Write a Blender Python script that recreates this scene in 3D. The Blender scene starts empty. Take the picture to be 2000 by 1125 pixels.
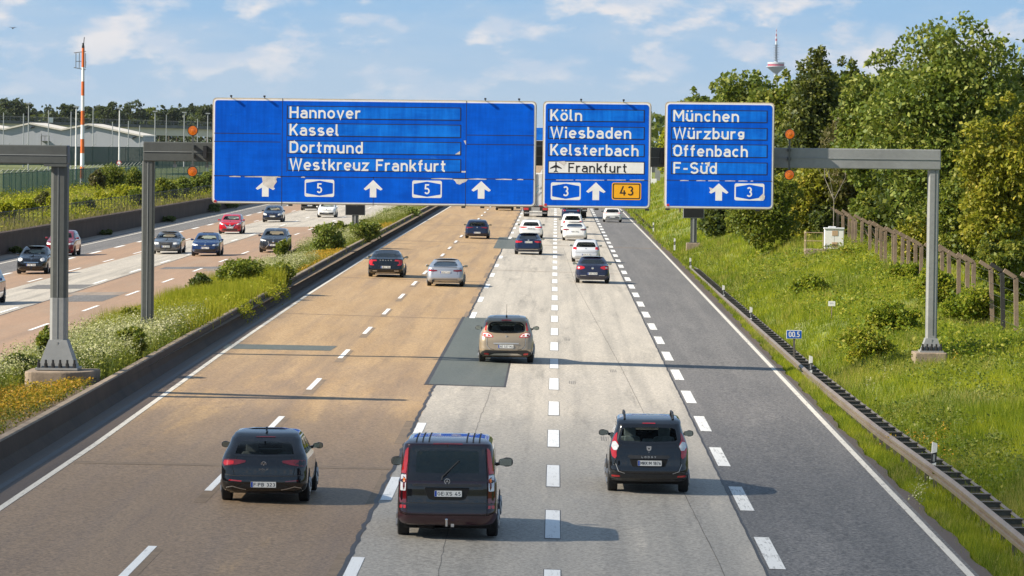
import bpy, bmesh, math, random
import numpy as np
from mathutils import Vector, Matrix
from mathutils.bvhtree import BVHTree

SC = bpy.context.scene
COL = SC.collection
PI = math.pi

# ------------------------------------------------------------------ camera
FPX = 8150.0            # focal length in pixels of a 2000 px wide frame (a long telephoto from an overpass)
CAM_H = 7.65
VP = (1086.0, 275.0)    # where the road vanishes
ROLL = 0.012
def _n(v):
    return v / np.linalg.norm(v)
_Y = _n(np.array([VP[0] - 1000.0, 562.5 - VP[1], FPX]))
_Z = np.array([ROLL, 1.0, 0.0]); _Z = _n(_Z - _Y * _Z.dot(_Y))
_X = -np.cross(_Y, _Z)
CM = np.stack([_X, _Y, _Z], 1)      # world -> camera (right, up, forward)
cam_d = bpy.data.cameras.new("camera")
cam = bpy.data.objects.new("camera", cam_d)
COL.objects.link(cam)
cam_d.sensor_width = 36.0
cam_d.lens = 36.0 * FPX / 2000.0
cam_d.clip_start = 1.0
cam_d.clip_end = 40000.0
_r, _u, _b = CM[0], CM[1], -CM[2]
cam.matrix_world = Matrix(((_r[0], _u[0], _b[0], 0), (_r[1], _u[1], _b[1], 0), (_r[2], _u[2], _b[2], CAM_H), (0, 0, 0, 1)))
SC.camera = cam

def ray(px, py):
    return CM.T @ np.array([px - 1000.0, 562.5 - py, FPX])
def at_y(px, py, Y):                 # point on the vertical plane Y metres down the road
    d = ray(px, py); t = Y / d[1]
    return Vector((t * d[0], Y, CAM_H + t * d[2]))
def at_x(px, py, X):
    d = ray(px, py); t = X / d[0]
    return Vector((X, t * d[1], CAM_H + t * d[2]))

# ------------------------------------------------------------------ sun, sky, exposure
SUN_DIR = Vector((1.0, 0.29, -0.76)).normalized()       # the way the light travels
sun_d = bpy.data.lights.new("sun", 'SUN')
sun_d.energy = 4.7
sun_d.angle = math.radians(0.5)
sun_d.color = (1.0, 0.91, 0.77)
sun = bpy.data.objects.new("sun", sun_d)
COL.objects.link(sun)
sun.rotation_euler = SUN_DIR.to_track_quat('-Z', 'Y').to_euler()
sun.location = (-60, -20, 60)

W = bpy.data.worlds.new("World")
SC.world = W
W.use_nodes = True
nt = W.node_tree; N = nt.nodes; Lk = nt.links
N.clear()
def wn(t, **k):
    n = N.new(t)
    for a, b in k.items():
        setattr(n, a, b)
    return n
def wmath(op, a, b=None, clamp=False):
    n = wn('ShaderNodeMath', operation=op); n.use_clamp = clamp
    for i, v in enumerate((a, b)):
        if v is None: continue
        if isinstance(v, (int, float)): n.inputs[i].default_value = v
        else: Lk.new(v, n.inputs[i])
    return n.outputs[0]
tc = wn('ShaderNodeTexCoord')
sep = wn('ShaderNodeSeparateXYZ'); Lk.new(tc.outputs['Generated'], sep.inputs[0])
zup = wmath('MAXIMUM', sep.outputs[2], 0.0)
zl = wmath('ADD', wmath('MULTIPLY', zup, 3.0), 0.16)
comb = wn('ShaderNodeCombineXYZ')
Lk.new(sep.outputs[0], comb.inputs[0]); Lk.new(sep.outputs[1], comb.inputs[1]); Lk.new(zl, comb.inputs[2])
vn = wn('ShaderNodeVectorMath', operation='NORMALIZE'); Lk.new(comb.outputs[0], vn.inputs[0])
sky = wn('ShaderNodeTexSky', sky_type='NISHITA')
sky.sun_disc = False
sky.sun_elevation = math.asin(-SUN_DIR.z)
sky.sun_rotation = math.atan2(-SUN_DIR.x, -SUN_DIR.y)
sky.altitude = 100.0; sky.air_density = 1.0; sky.dust_density = 0.6; sky.ozone_density = 1.2
Lk.new(vn.outputs[0], sky.inputs[0])
# clouds: fair-weather heaps, sitting in (azimuth, elevation)
az = wmath('ARCTAN2', sep.outputs[0], sep.outputs[1])
el = wmath('ARCSINE', sep.outputs[2])
def cloud_noise(sx, sy, ox, oy, detail, rough, dist=0.0):
    c = wn('ShaderNodeCombineXYZ')
    Lk.new(wmath('ADD', wmath('MULTIPLY', az, sx), ox), c.inputs[0])
    Lk.new(wmath('ADD', wmath('MULTIPLY', el, sy), oy), c.inputs[1])
    n = wn('ShaderNodeTexNoise'); n.inputs['Scale'].default_value = 1.0
    n.inputs['Detail'].default_value = detail; n.inputs['Roughness'].default_value = rough
    n.inputs['Distortion'].default_value = dist
    Lk.new(c.outputs[0], n.inputs['Vector'])
    return n.outputs[0]
big = cloud_noise(44.0, 92.0, 3.1, 7.7, 10.0, 0.56, 0.12)
veil = cloud_noise(11.0, 50.0, 11.3, 2.2, 6.0, 0.6, 0.2)
shade = cloud_noise(44.0, 92.0, 3.28, 8.05, 6.0, 0.55, 0.12)
def ramp(v, a, b, lo=0.0, hi=1.0):
    m = wn('ShaderNodeMapRange'); m.interpolation_type = 'SMOOTHSTEP'
    m.inputs[1].default_value = a; m.inputs[2].default_value = b; m.inputs[3].default_value = lo; m.inputs[4].default_value = hi
    Lk.new(v, m.inputs[0]); return m.outputs[0]
def wmix(f, a, b):
    m = wn('ShaderNodeMixRGB')
    for i, v in enumerate((f, a, b)):
        if isinstance(v, (int, float)): m.inputs[i].default_value = v
        elif isinstance(v, tuple): m.inputs[i].default_value = v + (1,)
        else: Lk.new(v, m.inputs[i])
    return m.outputs[0]
pale = wmix(ramp(el, 0.0, 0.034), (4.8, 6.1, 7.5), (3.0, 5.25, 7.9))
base = wmix(ramp(el, 0.05, 0.20), pale, (2.1, 3.7, 6.0))
base = wmix(ramp(el, 0.10, 1.1, 0.9, 0.45), sky.outputs[0], base)
base = wmix(wmath('MULTIPLY', ramp(veil, 0.42, 0.70), 0.38), base, (5.7, 6.5, 7.4))
ccol = wmix(ramp(shade, 0.44, 0.62), (5.5, 6.4, 7.7), (8.3, 8.0, 8.0))
elw = wmath('MULTIPLY', ramp(el, 0.004, 0.026, 0.22, 0.95), ramp(el, 0.05, 0.22, 1.0, 0.22))
heaps = wmath('MULTIPLY', ramp(big, 0.47, 0.60), elw)
fin = wmix(heaps, base, ccol)
bg = wn('ShaderNodeBackground'); bg.inputs[1].default_value = 0.052
Lk.new(fin, bg.inputs[0])
wo = wn('ShaderNodeOutputWorld'); Lk.new(bg.outputs[0], wo.inputs[0])

SC.view_settings.view_transform = 'Standard'
SC.view_settings.look = 'None'
SC.view_settings.gamma = 1.0
SC.view_settings.use_curve_mapping = False
SC.view_settings.exposure = 1.0
SC.render.engine = 'CYCLES'
SC.cycles.max_bounces = 8
SC.cycles.transparent_max_bounces = 12
SC.cycles.use_denoising = True

# ------------------------------------------------------------------ materials
MATS = {}
def srgb(*c):
    return tuple((v / 255.0 / 12.92) if v / 255.0 <= 0.04045 else ((v / 255.0 + 0.055) / 1.055) ** 2.4 for v in c)
class NT:
    """tiny node helper for one material"""
    def __init__(s, name):
        s.m = bpy.data.materials.new(name); s.m.use_nodes = True
        s.t = s.m.node_tree; s.t.nodes.clear()
        s.out = s.t.nodes.new('ShaderNodeOutputMaterial')
    def n(s, t, **k):
        x = s.t.nodes.new(t)
        for a, b in k.items(): setattr(x, a, b)
        return x
    def l(s, a, b): s.t.links.new(a, b)
    def put(s, sock, v):
        if isinstance(v, (int, float)): sock.default_value = v
        elif isinstance(v, (tuple, list)): sock.default_value = tuple(v) + ((1.0,) if len(v) == 3 and len(sock.default_value) == 4 else ())
        else: s.l(v, sock)
    def math(s, op, a, b=None, clamp=False):
        x = s.n('ShaderNodeMath', operation=op); x.use_clamp = clamp
        s.put(x.inputs[0], a)
        if b is not None: s.put(x.inputs[1], b)
        return x.outputs[0]
    def mix(s, f, a, b, mode='MIX'):
        x = s.n('ShaderNodeMixRGB', blend_type=mode)
        s.put(x.inputs[0], f); s.put(x.inputs[1], a); s.put(x.inputs[2], b)
        return x.outputs[0]
    def rng(s, v, a, b, c=0.0, d=1.0):
        x = s.n('ShaderNodeMapRange'); x.interpolation_type = 'SMOOTHSTEP'
        s.put(x.inputs[0], v)
        for i, q in enumerate((a, b, c, d)): s.put(x.inputs[i + 1], q)
        return x.outputs[0]
    def coord(s, kind='Object', scale=(1, 1, 1)):
        c = s.n('ShaderNodeTexCoord'); m = s.n('ShaderNodeMapping')
        m.inputs['Scale'].default_value = scale
        s.l(c.outputs[kind], m.inputs[0]); return m.outputs[0]
    def pos(s, scale=(1, 1, 1)):
        c = s.n('ShaderNodeNewGeometry'); m = s.n('ShaderNodeMapping')
        m.inputs['Scale'].default_value = scale
        s.l(c.outputs['Position'], m.inputs[0]); return m.outputs[0]
    def noise(s, vec, scale, detail=4.0, rough=0.55, dist=0.0):
        x = s.n('ShaderNodeTexNoise')
        x.inputs['Scale'].default_value = scale; x.inputs['Detail'].default_value = detail
        x.inputs['Roughness'].default_value = rough; x.inputs['Distortion'].default_value = dist
        s.l(vec, x.inputs['Vector']); return x.outputs[0]
    def bsdf(s, col, rough=0.6, metal=0.0, spec=0.5, coat=0.0, coat_rough=0.03, normal=None, emit=None, emit_s=0.0):
        p = s.n('ShaderNodeBsdfPrincipled')
        s.put(p.inputs['Base Color'], col); s.put(p.inputs['Roughness'], rough); s.put(p.inputs['Metallic'], metal)
        s.put(p.inputs['Specular IOR Level'], spec); s.put(p.inputs['Coat Weight'], coat); s.put(p.inputs['Coat Roughness'], coat_rough); p.inputs['Coat IOR'].default_value = 1.65
        if normal is not None: s.l(normal, p.inputs['Normal'])
        if emit is not None:
            s.put(p.inputs['Emission Color'], emit); p.inputs['Emission Strength'].default_value = emit_s
        return p.outputs[0]
    def bump(s, h, strength=0.3, dist=0.02):
        b = s.n('ShaderNodeBump'); b.inputs['Strength'].default_value = strength; b.inputs['Distance'].default_value = dist
        s.l(h, b.inputs['Height']); return b.outputs[0]
    def done(s, shader):
        s.l(shader, s.out.inputs[0]); return s.m

def pmat(name, col, rough=0.6, metal=0.0, coat=0.0, var=0.15, scale=3.0, spec=0.5, bump=0.0, stretch=(1, 1, 1), dirt=None, dirt_amt=0.0, bscale=None):
    """a procedural painted / mineral / metal surface: base colour with fine and broad variation, optional dirt patches"""
    if name in MATS: return MATS[name]
    s = NT(name)
    v = s.coord('Object', stretch)
    a = s.noise(v, scale, 5.0, 0.6)
    b = s.noise(v, scale * 9.0, 3.0, 0.6)
    f = s.math('ADD', s.math('MULTIPLY', a, 0.65), s.math('MULTIPLY', b, 0.35))
    lo = tuple(c * (1 - var) for c in col); hi = tuple(min(1, c * (1 + var)) for c in col)
    c = s.mix(s.rng(f, 0.3, 0.7), lo, hi)
    if dirt is not None:
        d = s.noise(v, scale * 0.6, 7.0, 0.7, 0.5)
        c = s.mix(s.math('MULTIPLY', s.rng(d, 0.45, 0.75), dirt_amt), c, dirt)
    nrm = s.bump(s.noise(v, bscale or scale * 12.0, 4.0, 0.6), bump) if bump else None
    MATS[name] = s.done(s.bsdf(c, rough, metal, spec, coat, normal=nrm))
    return MATS[name]

def paint(name, col, metal=0.0, rough=0.3):
    """car paint: base, sparse dust towards matt, clear coat"""
    if name in MATS: return MATS[name]
    s = NT(name)
    v = s.coord('Object')
    d = s.noise(v, 2.2, 5.0, 0.6)
    fl = s.noise(v, 160.0, 1.0, 0.5)
    lo = tuple(c * 0.9 for c in col); hi = tuple(min(1, c * 1.1 + 0.002) for c in col)
    c = s.mix(fl, lo, hi)
    c = s.mix(s.math('MULTIPLY', s.rng(d, 0.45, 0.8), 0.025), c, (0.16, 0.14, 0.11))
    MATS[name] = s.done(s.bsdf(c, rough, metal, 0.12, 1.0, 0.03))
    return MATS[name]

def leafmat(name, c1, c2, c3, trans=0.35):
    """foliage: every leaf (mesh island) draws its own colour between three leaf colours"""
    if name in MATS: return MATS[name]
    s = NT(name)
    g = s.n('ShaderNodeNewGeometry')
    r = g.outputs['Random Per Island']
    p = s.noise(s.pos(), 0.45, 3.0, 0.55)
    c = s.mix(s.rng(r, 0.0, 0.75), c1, c2)
    c = s.mix(s.rng(s.math('ADD', s.math('MULTIPLY', r, 0.5), s.math('MULTIPLY', p, 0.9)), 0.62, 1.0), c, c3)
    d = s.n('ShaderNodeBsdfPrincipled'); s.put(d.inputs['Base Color'], c); s.put(d.inputs['Roughness'], 0.55); s.put(d.inputs['Specular IOR Level'], 0.28)
    t = s.n('ShaderNodeBsdfTranslucent'); s.l(s.mix(0.5, c, (0.30, 0.36, 0.03), 'MIX'), t.inputs[0])
    m = s.n('ShaderNodeMixShader'); m.inputs[0].default_value = trans
    s.l(d.outputs[0], m.inputs[1]); s.l(t.outputs[0], m.inputs[2])
    MATS[name] = s.done(m.outputs[0])
    return MATS[name]

def grassmat(name, dark, mid, bright, dry, dry_amt=.6, trans=.5):
    """blades: each draws its own tone; broad patches of darker, yellower and dried growth across the ground"""
    s = NT(name)
    r = s.n('ShaderNodeNewGeometry').outputs['Random Per Island']
    p1 = s.noise(s.pos((1, .45, 0)), 0.55, 4.0, .6, .4); p2 = s.noise(s.pos((1, .4, 0)), 0.16, 4.0, .6, .3); p3 = s.noise(s.pos((1, .3, 0)), 0.30, 5.0, .65, .5)
    f = s.math('ADD', s.math('MULTIPLY', p1, .55), s.math('ADD', s.math('MULTIPLY', p2, .45), s.math('MULTIPLY', s.math('SUBTRACT', r, .5), .22)))
    c = s.mix(s.rng(f, .36, .50), dark, mid); c = s.mix(s.rng(f, .49, .62), c, bright)
    c = s.mix(s.math('MULTIPLY', s.rng(s.math('ADD', p3, s.math('MULTIPLY', s.math('SUBTRACT', r, .5), .3)), .56, .68), dry_amt), c, dry)
    d = s.n('ShaderNodeBsdfPrincipled'); s.put(d.inputs['Base Color'], c); s.put(d.inputs['Roughness'], 0.5); s.put(d.inputs['Specular IOR Level'], 0.3)
    t = s.n('ShaderNodeBsdfTranslucent'); s.l(s.mix(0.35, c, (0.34, 0.40, 0.03)), t.inputs[0])
    m = s.n('ShaderNodeMixShader'); m.inputs[0].default_value = trans
    s.l(d.outputs[0], m.inputs[1]); s.l(t.outputs[0], m.inputs[2])
    MATS[name] = s.done(m.outputs[0]); return MATS[name]

# ------------------------------------------------------------------ object helpers
def tag(o, label=None, cat=None, group=None, kind=None):
    if label: o['label'] = label
    if cat: o['category'] = cat
    if group: o['group'] = group
    if kind: o['kind'] = kind
    return o
def empty(name, loc, rz=0.0, label=None, cat=None, group=None):
    o = bpy.data.objects.new(name, None); COL.objects.link(o)
    o.empty_display_size = 0.3
    o.location = loc; o.rotation_euler = (0, 0, rz)
    return tag(o, label, cat, group)
def copy_tree(o, parent=None):
    c = o.copy(); COL.objects.link(c)
    if parent is not None: c.parent = parent
    for ch in list(o.children): copy_tree(ch, c)
    return c

class MB:
    """collects simple solids; build() links them as one mesh object"""
    def __init__(s): s.v = []; s.f = []
    def add(s, vs, fs):
        k = len(s.v); s.v += [tuple(p) for p in vs]; s.f += [tuple(i + k for i in q) for q in fs]
    def box(s, x0, x1, y0, y1, z0, z1):
        s.add([(x0, y0, z0), (x1, y0, z0), (x1, y1, z0), (x0, y1, z0), (x0, y0, z1), (x1, y0, z1), (x1, y1, z1), (x0, y1, z1)],
              [(3, 2, 1, 0), (4, 5, 6, 7), (0, 1, 5, 4), (1, 2, 6, 5), (2, 3, 7, 6), (3, 0, 4, 7)])
        return s
    def tube(s, p, q, r, r2=None, n=8, cap=True):
        p = Vector(p); q = Vector(q); r2 = r if r2 is None else r2
        d = (q - p).normalized(); a = d.orthogonal().normalized(); b = d.cross(a)
        vs = []
        for c, rr in ((p, r), (q, r2)):
            for i in range(n):
                t = 2 * PI * (i + .5) / n; vs.append(c + a * (math.cos(t) * rr) + b * (math.sin(t) * rr))
        fs = [(i, (i + 1) % n, n + (i + 1) % n, n + i) for i in range(n)]
        if cap: fs += [tuple(range(n))[::-1], tuple(range(n, 2 * n))]
        s.add(vs, fs); return s
    def path(s, pts, r, n=6):
        for a, b in zip(pts[:-1], pts[1:]): s.tube(a, b, r, n=n)
        return s
    def lathe(s, prof, c=(0, 0, 0), n=24, axis='z', cap=True):
        vs = []
        for (r, h) in prof:
            for i in range(n):
                t = 2 * PI * i / n
                p = (math.cos(t) * r, math.sin(t) * r, h) if axis == 'z' else ((h, math.cos(t) * r, math.sin(t) * r) if axis == 'x' else (math.cos(t) * r, h, math.sin(t) * r))
                vs.append((p[0] + c[0], p[1] + c[1], p[2] + c[2]))
        fs = []
        for k in range(len(prof) - 1):
            for i in range(n): fs.append((k * n + i, k * n + (i + 1) % n, (k + 1) * n + (i + 1) % n, (k + 1) * n + i))
        if cap: fs += [tuple(range(n))[::-1], tuple(range((len(prof) - 1) * n, len(prof) * n))]
        s.add(vs, fs); return s
    def prism(s, poly, d0, d1, axis='y'):
        """2-D outline (a, b) pushed between d0 and d1 along an axis: y -> (a, d, b); x -> (d, a, b); z -> (a, b, d)"""
        mk = {'y': lambda a, b, d: (a, d, b), 'x': lambda a, b, d: (d, a, b), 'z': lambda a, b, d: (a, b, d)}[axis]
        n = len(poly)
        s.add([mk(a, b, d0) for a, b in poly] + [mk(a, b, d1) for a, b in poly],
              [tuple(range(n)), tuple(range(n, 2 * n))[::-1]] + [(i, (i + 1) % n + 0, n + (i + 1) % n, n + i) for i in range(n)])
        return s
    def face(s, pts):
        s.add(pts, [tuple(range(len(pts)))]); return s
    def build(s, name, mat, parent=None, smooth=False, bevel=0.0, recalc=True):
        me = bpy.data.meshes.new(name); me.from_pydata(s.v, [], s.f)
        if recalc or bevel:
            bm = bmesh.new(); bm.from_mesh(me)
            if recalc: bmesh.ops.recalc_face_normals(bm, faces=bm.faces)
            if bevel:
                es = [e for e in bm.edges if len(e.link_faces) == 2 and e.calc_face_angle(0) > 0.6]
                bmesh.ops.bevel(bm, geom=es, offset=bevel, segments=2, affect='EDGES', profile=0.6)
            bm.to_mesh(me); bm.free()
        me.materials.append(mat)
        if smooth:
            me.polygons.foreach_set('use_smooth', [True] * len(me.polygons))
        o = bpy.data.objects.new(name, me); COL.objects.link(o)
        if parent is not None: o.parent = parent
        return o

def np_mesh(name, V, F, mat, parent=None, smooth=False):
    """fast mesh from arrays: V (n,3), F (m,k) with constant k"""
    V = np.asarray(V, np.float32); F = np.asarray(F, np.int32)
    me = bpy.data.meshes.new(name)
    me.vertices.add(len(V)); me.vertices.foreach_set('co', V.ravel())
    m, k = F.shape
    me.loops.add(m * k); me.loops.foreach_set('vertex_index', F.ravel())
    me.polygons.add(m); me.polygons.foreach_set('loop_start', np.arange(0, m * k, k, dtype=np.int32))
    try: me.polygons.foreach_set('loop_total', np.full(m, k, np.int32))
    except Exception: pass
    if smooth: me.polygons.foreach_set('use_smooth', np.ones(m, bool))
    me.update(calc_edges=True)
    me.materials.append(mat)
    o = bpy.data.objects.new(name, me); COL.objects.link(o)
    if parent is not None: o.parent = parent
    return o
def rpoly(pts, r, n=4):
    """round the corners of an outline"""
    out = []; m = len(pts)
    for i in range(m):
        p0 = Vector(pts[i - 1]); p = Vector(pts[i]); p1 = Vector(pts[(i + 1) % m])
        a = (p0 - p); b = (p1 - p); rr = min(r, a.length * .45, b.length * .45)
        A = p + a.normalized() * rr; B = p + b.normalized() * rr
        for k in range(n + 1):
            t = k / n; q = A * (1 - t) ** 2 + p * 2 * t * (1 - t) + B * t * t
            out.append((q.x, q.y))
    return out
def rrect(x0, x1, z0, z1, r, n=4):
    return rpoly([(x0, z0), (x1, z0), (x1, z1), (x0, z1)], r, n)
# ------------------------------------------------------------------ road-sign lettering drawn as strokes (cap height 7, stroke 1)
def _arc(cx, cy, rx, ry, a0, a1, n=10):
    return [(cx + rx * math.cos(math.radians(a0 + (a1 - a0) * i / n)), cy + ry * math.sin(math.radians(a0 + (a1 - a0) * i / n))) for i in range(n + 1)]
def _dot(x, y): return [(x, y - .5), (x, y + .5)]
G = {}
G['n'] = (4.0, [[(.5, 0), (.5, 5)], [(.5, 2.9)] + _arc(2, 3, 1.5, 1.5, 180, 0) + [(3.5, 0)]])
G['h'] = (4.0, [[(.5, 0), (.5, 7)], [(.5, 2.9)] + _arc(2, 3, 1.5, 1.5, 180, 0) + [(3.5, 0)]])
G['m'] = (6.2, [[(.5, 0), (.5, 5)], [(.5, 3)] + _arc(1.8, 3.2, 1.3, 1.3, 180, 0) + [(3.1, 0)], [(3.1, 3)] + _arc(4.4, 3.2, 1.3, 1.3, 180, 0) + [(5.7, 0)]])
G['a'] = (4.0, [_arc(2, 3.1, 1.5, 1.4, 150, 0) + [(3.5, 0)], [(3.5, 2.9), (2.0, 2.9)] + _arc(1.8, 1.7, 1.3, 1.2, 90, 270) + [(2.2, .5)] + _arc(2.3, 1.6, 1.2, 1.1, 280, 345)])
G['o'] = (4.2, [_arc(2.1, 2.5, 1.6, 2.0, 0, 360, 20)])
G['e'] = (4.2, [[(.6, 2.5), (3.7, 2.5)], _arc(2.1, 2.5, 1.6, 2.0, 0, 315, 18)])
G['c'] = (3.9, [_arc(2.1, 2.5, 1.6, 2.0, 48, 312, 16)])
G['v'] = (4.0, [[(.35, 5), (2, .2), (3.65, 5)]])
G['r'] = (3.0, [[(.5, 0), (.5, 5)], [(.5, 2.7)] + _arc(2.1, 2.9, 1.6, 1.6, 180, 65, 8)])
G['s'] = (3.9, [_arc(1.95, 3.5, 1.4, 1.0, 30, 270, 12) + _arc(1.95, 1.5, 1.45, 1.0, 90, -150, 12)])
G['l'] = (2.0, [[(.5, 7), (.5, 1.5)] + _arc(1.5, 1.5, 1, 1, 180, 275, 6)])
G['t'] = (3.0, [[(1.2, 6.6), (1.2, 1.5)] + _arc(2.2, 1.5, 1, 1, 180, 280, 6), [(.1, 4.5), (2.7, 4.5)]])
G['u'] = (4.0, [[(.5, 5), (.5, 2)] + _arc(2, 2, 1.5, 1.5, 180, 360), [(3.5, 0), (3.5, 5)]])
G['d'] = (4.0, [_arc(2, 2.5, 1.5, 2, 0, 360, 20), [(3.5, 0), (3.5, 7)]])
G['b'] = (4.0, [_arc(2, 2.5, 1.5, 2, 0, 360, 20), [(.5, 0), (.5, 7)]])
G['k'] = (3.9, [[(.5, 0), (.5, 7)], [(3.4, 5), (.6, 1.9)], [(1.6, 3.0), (3.6, 0)]])
G['z'] = (3.9, [[(.2, 4.5), (3.4, 4.5), (.5, .5), (3.7, .5)]])
G['f'] = (2.9, [[(1.2, 0), (1.2, 5.5)] + _arc(2.2, 5.5, 1, 1, 180, 80, 6), [(.1, 4.5), (2.6, 4.5)]])
G['i'] = (1.2, [[(.6, 0), (.6, 5)], [(.6, 5.9), (.6, 6.9)]])
G['g'] = (3.8, [_arc(1.9, 3.2, 1.3, 1.3, 0, 360, 16), [(3.2, 4.8), (3.2, 1.6)] + _arc(1.9, 1.5, 1.3, 1.0, 0, -150, 8)])
G['ö'] = (4.2, G['o'][1] + [_dot(1.1, 6.4), _dot(3.1, 6.4)])
G['ü'] = (4.0, G['u'][1] + [_dot(1.0, 6.4), _dot(3.0, 6.4)])
G['H'] = (4.9, [[(.5, 0), (.5, 7)], [(4.4, 0), (4.4, 7)], [(.5, 3.6), (4.4, 3.6)]])
G['K'] = (4.7, [[(.5, 0), (.5, 7)], [(4.1, 7), (.5, 2.4)], [(1.9, 4.0), (4.3, 0)]])
G['D'] = (4.7, [[(.5, 0), (.5, 7)], [(.5, 6.5), (2.2, 6.5)] + _arc(2.2, 4.5, 2, 2, 90, 0, 6) + _arc(2.2, 2.5, 2, 2, 0, -90, 6) + [(.5, .5)]])
G['W'] = (7.0, [[(.4, 7), (1.9, .3), (3.5, 6.6), (5.1, .3), (6.6, 7)]])
G['F'] = (4.1, [[(.5, 0), (.5, 7)], [(.5, 6.5), (4, 6.5)], [(.5, 3.6), (3.5, 3.6)]])
G['E'] = (4.1, [[(.5, 0), (.5, 7)], [(.5, 6.5), (4, 6.5)], [(.5, 3.6), (3.5, 3.6)], [(.5, .5), (4, .5)]])
G['M'] = (5.9, [[(.5, 0), (.5, 7)], [(.6, 6.9), (2.95, 2.6), (5.3, 6.9)], [(5.4, 7), (5.4, 0)]])
G['O'] = (4.9, [[(.55, 2.4), (.55, 4.6)] + _arc(2.45, 4.6, 1.9, 1.9, 180, 0, 10) + [(4.35, 2.4)] + _arc(2.45, 2.4, 1.9, 1.9, 0, -180, 10)])
G['S'] = (4.6, [_arc(2.3, 5.0, 1.75, 1.5, 25, 270, 12) + _arc(2.3, 2.0, 1.8, 1.5, 90, -155, 12)])
G['G'] = (4.8, [_arc(2.4, 3.5, 1.9, 3.0, 50, 340, 18) + [(4.3, 3.3), (2.6, 3.3)]])
G['X'] = (4.6, [[(.4, 7), (4.2, 0)], [(4.2, 7), (.4, 0)]])
G['P'] = (4.4, [[(.5, 0), (.5, 7)], [(.5, 6.5), (2.2, 6.5)] + _arc(2.2, 5.0, 1.7, 1.5, 90, -90, 8) + [(.5, 3.5)]])
G['B'] = (4.5, G['P'][1] + [[(2.2, 3.5)] + _arc(2.2, 2.0, 1.9, 1.5, 90, -90, 8) + [(.5, .5)]])
G['A'] = (4.8, [[(.4, 0), (2.4, 6.9), (4.4, 0)], [(1.1, 2.0), (3.7, 2.0)]])
G['L'] = (3.9, [[(.5, 7), (.5, 0)], [(.5, .5), (3.8, .5)]])
G['Y'] = (4.6, [[(.4, 7), (2.3, 3.2), (4.2, 7)], [(2.3, 3.4), (2.3, 0)]])
G['J'] = (3.6, [[(3.1, 7), (3.1, 2)] + _arc(1.7, 2, 1.4, 1.5, 0, -160, 8)])
G['V'] = (4.4, [[(.4, 7), (2.2, .2), (4.0, 7)]])
G['0'] = (4.2, [[(.5, 2.2), (.5, 4.8)] + _arc(2.1, 4.8, 1.6, 1.7, 180, 0, 10) + [(3.7, 2.2)] + _arc(2.1, 2.2, 1.6, 1.7, 0, -180, 10)])
G['1'] = (2.6, [[(.3, 5.2), (1.8, 6.7)], [(1.9, 7), (1.9, 0)]])
G['2'] = (4.0, [_arc(2, 5, 1.5, 1.5, 160, -25, 8) + [(.6, .6), (3.8, .5)]])
G['3'] = (4.0, [_arc(1.9, 5.05, 1.4, 1.45, 150, -80, 10), _arc(1.9, 2.05, 1.6, 1.55, 85, -150, 10)])
G['4'] = (4.4, [[(2.5, 7), (.6, 1.8), (4.3, 1.8)], [(3.1, 3.9), (3.1, 0)]])
G['5'] = (4.0, [[(3.5, 6.5), (1.0, 6.5), (.8, 3.4)], _arc(1.9, 2.25, 1.55, 1.75, 130, -150, 12)])
G['6'] = (4.2, [[(2.9, 7), (.8, 3.2)], _arc(2.1, 2.15, 1.55, 1.65, 0, 360, 18)])
G['7'] = (4.0, [[(.3, 6.5), (3.5, 6.5), (1.4, 0)]])
G['8'] = (4.2, [_arc(2.1, 5.1, 1.35, 1.4, 0, 360, 16), _arc(2.1, 2.1, 1.6, 1.6, 0, 360, 16)])
G['9'] = (4.2, [[(1.3, 0), (3.4, 3.8)], _arc(2.1, 4.85, 1.55, 1.65, 0, 360, 18)])
for _c, _d in (('T', (4.2, [[(.2, 6.5), (4.0, 6.5)], [(2.1, 6.5), (2.1, 0)]])), ('N', (4.9, [[(.5, 0), (.5, 7)], [(.6, 6.8), (4.3, .2)], [(4.4, 0), (4.4, 7)]])), ('R', (4.5, G['P'][1] + [[(2.2, 3.5), (4.1, 0)]])),
               ('U', (4.8, [[(.5, 7), (.5, 2.4)] + _arc(2.4, 2.4, 1.9, 1.9, 180, 360, 10) + [(4.3, 7)]])), ('I', (1.2, [[(.6, 0), (.6, 7)]])), ('C', (4.6, [_arc(2.4, 3.5, 1.9, 3.0, 50, 310, 18)])),
               ('Z', (4.2, [[(.3, 6.5), (3.8, 6.5), (.4, .5), (4.0, .5)]])), ('Q', G['O'])):
    G[_c] = _d
G['.'] = (1.2, [[(.6, 0), (.6, 1)]])
G[':'] = (1.2, [[(.6, 1.2), (.6, 2.2)], [(.6, 4.2), (.6, 5.2)]])
G['-'] = (3.0, [[(.4, 2.9), (2.7, 2.9)]])
G[' '] = (2.2, [])
def _strip(pts, w):
    """outline strip of constant width along a polyline -> verts, quads"""
    P = [Vector(p) for p in pts]
    closed = (P[0] - P[-1]).length < 1e-4 and len(P) > 3
    L, R = [], []
    for i, p in enumerate(P):
        a = P[i - 1] if i > 0 else (P[-2] if closed else None)
        b = P[i + 1] if i < len(P) - 1 else (P[1] if closed else None)
        d0 = (p - a).normalized() if a is not None else None
        d1 = (b - p).normalized() if b is not None else None
        if d0 is None: d0 = d1
        if d1 is None: d1 = d0
        n0 = Vector((-d0.y, d0.x)); n1 = Vector((-d1.y, d1.x)); n = (n0 + n1)
        n = n.normalized() if n.length > 1e-4 else n0
        k = w / 2 / max(0.45, n.dot(n0))
        L.append(p + n * k); R.append(p - n * k)
    return L, R
def text_strokes(txt, gap=0.95):
    x = 0.0; out = []
    for ch in txt:
        w, st = G[ch]
        for s in st: out.append([(a + x, b) for a, b in s])
        x += w + gap
    return out, x - gap
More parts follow.
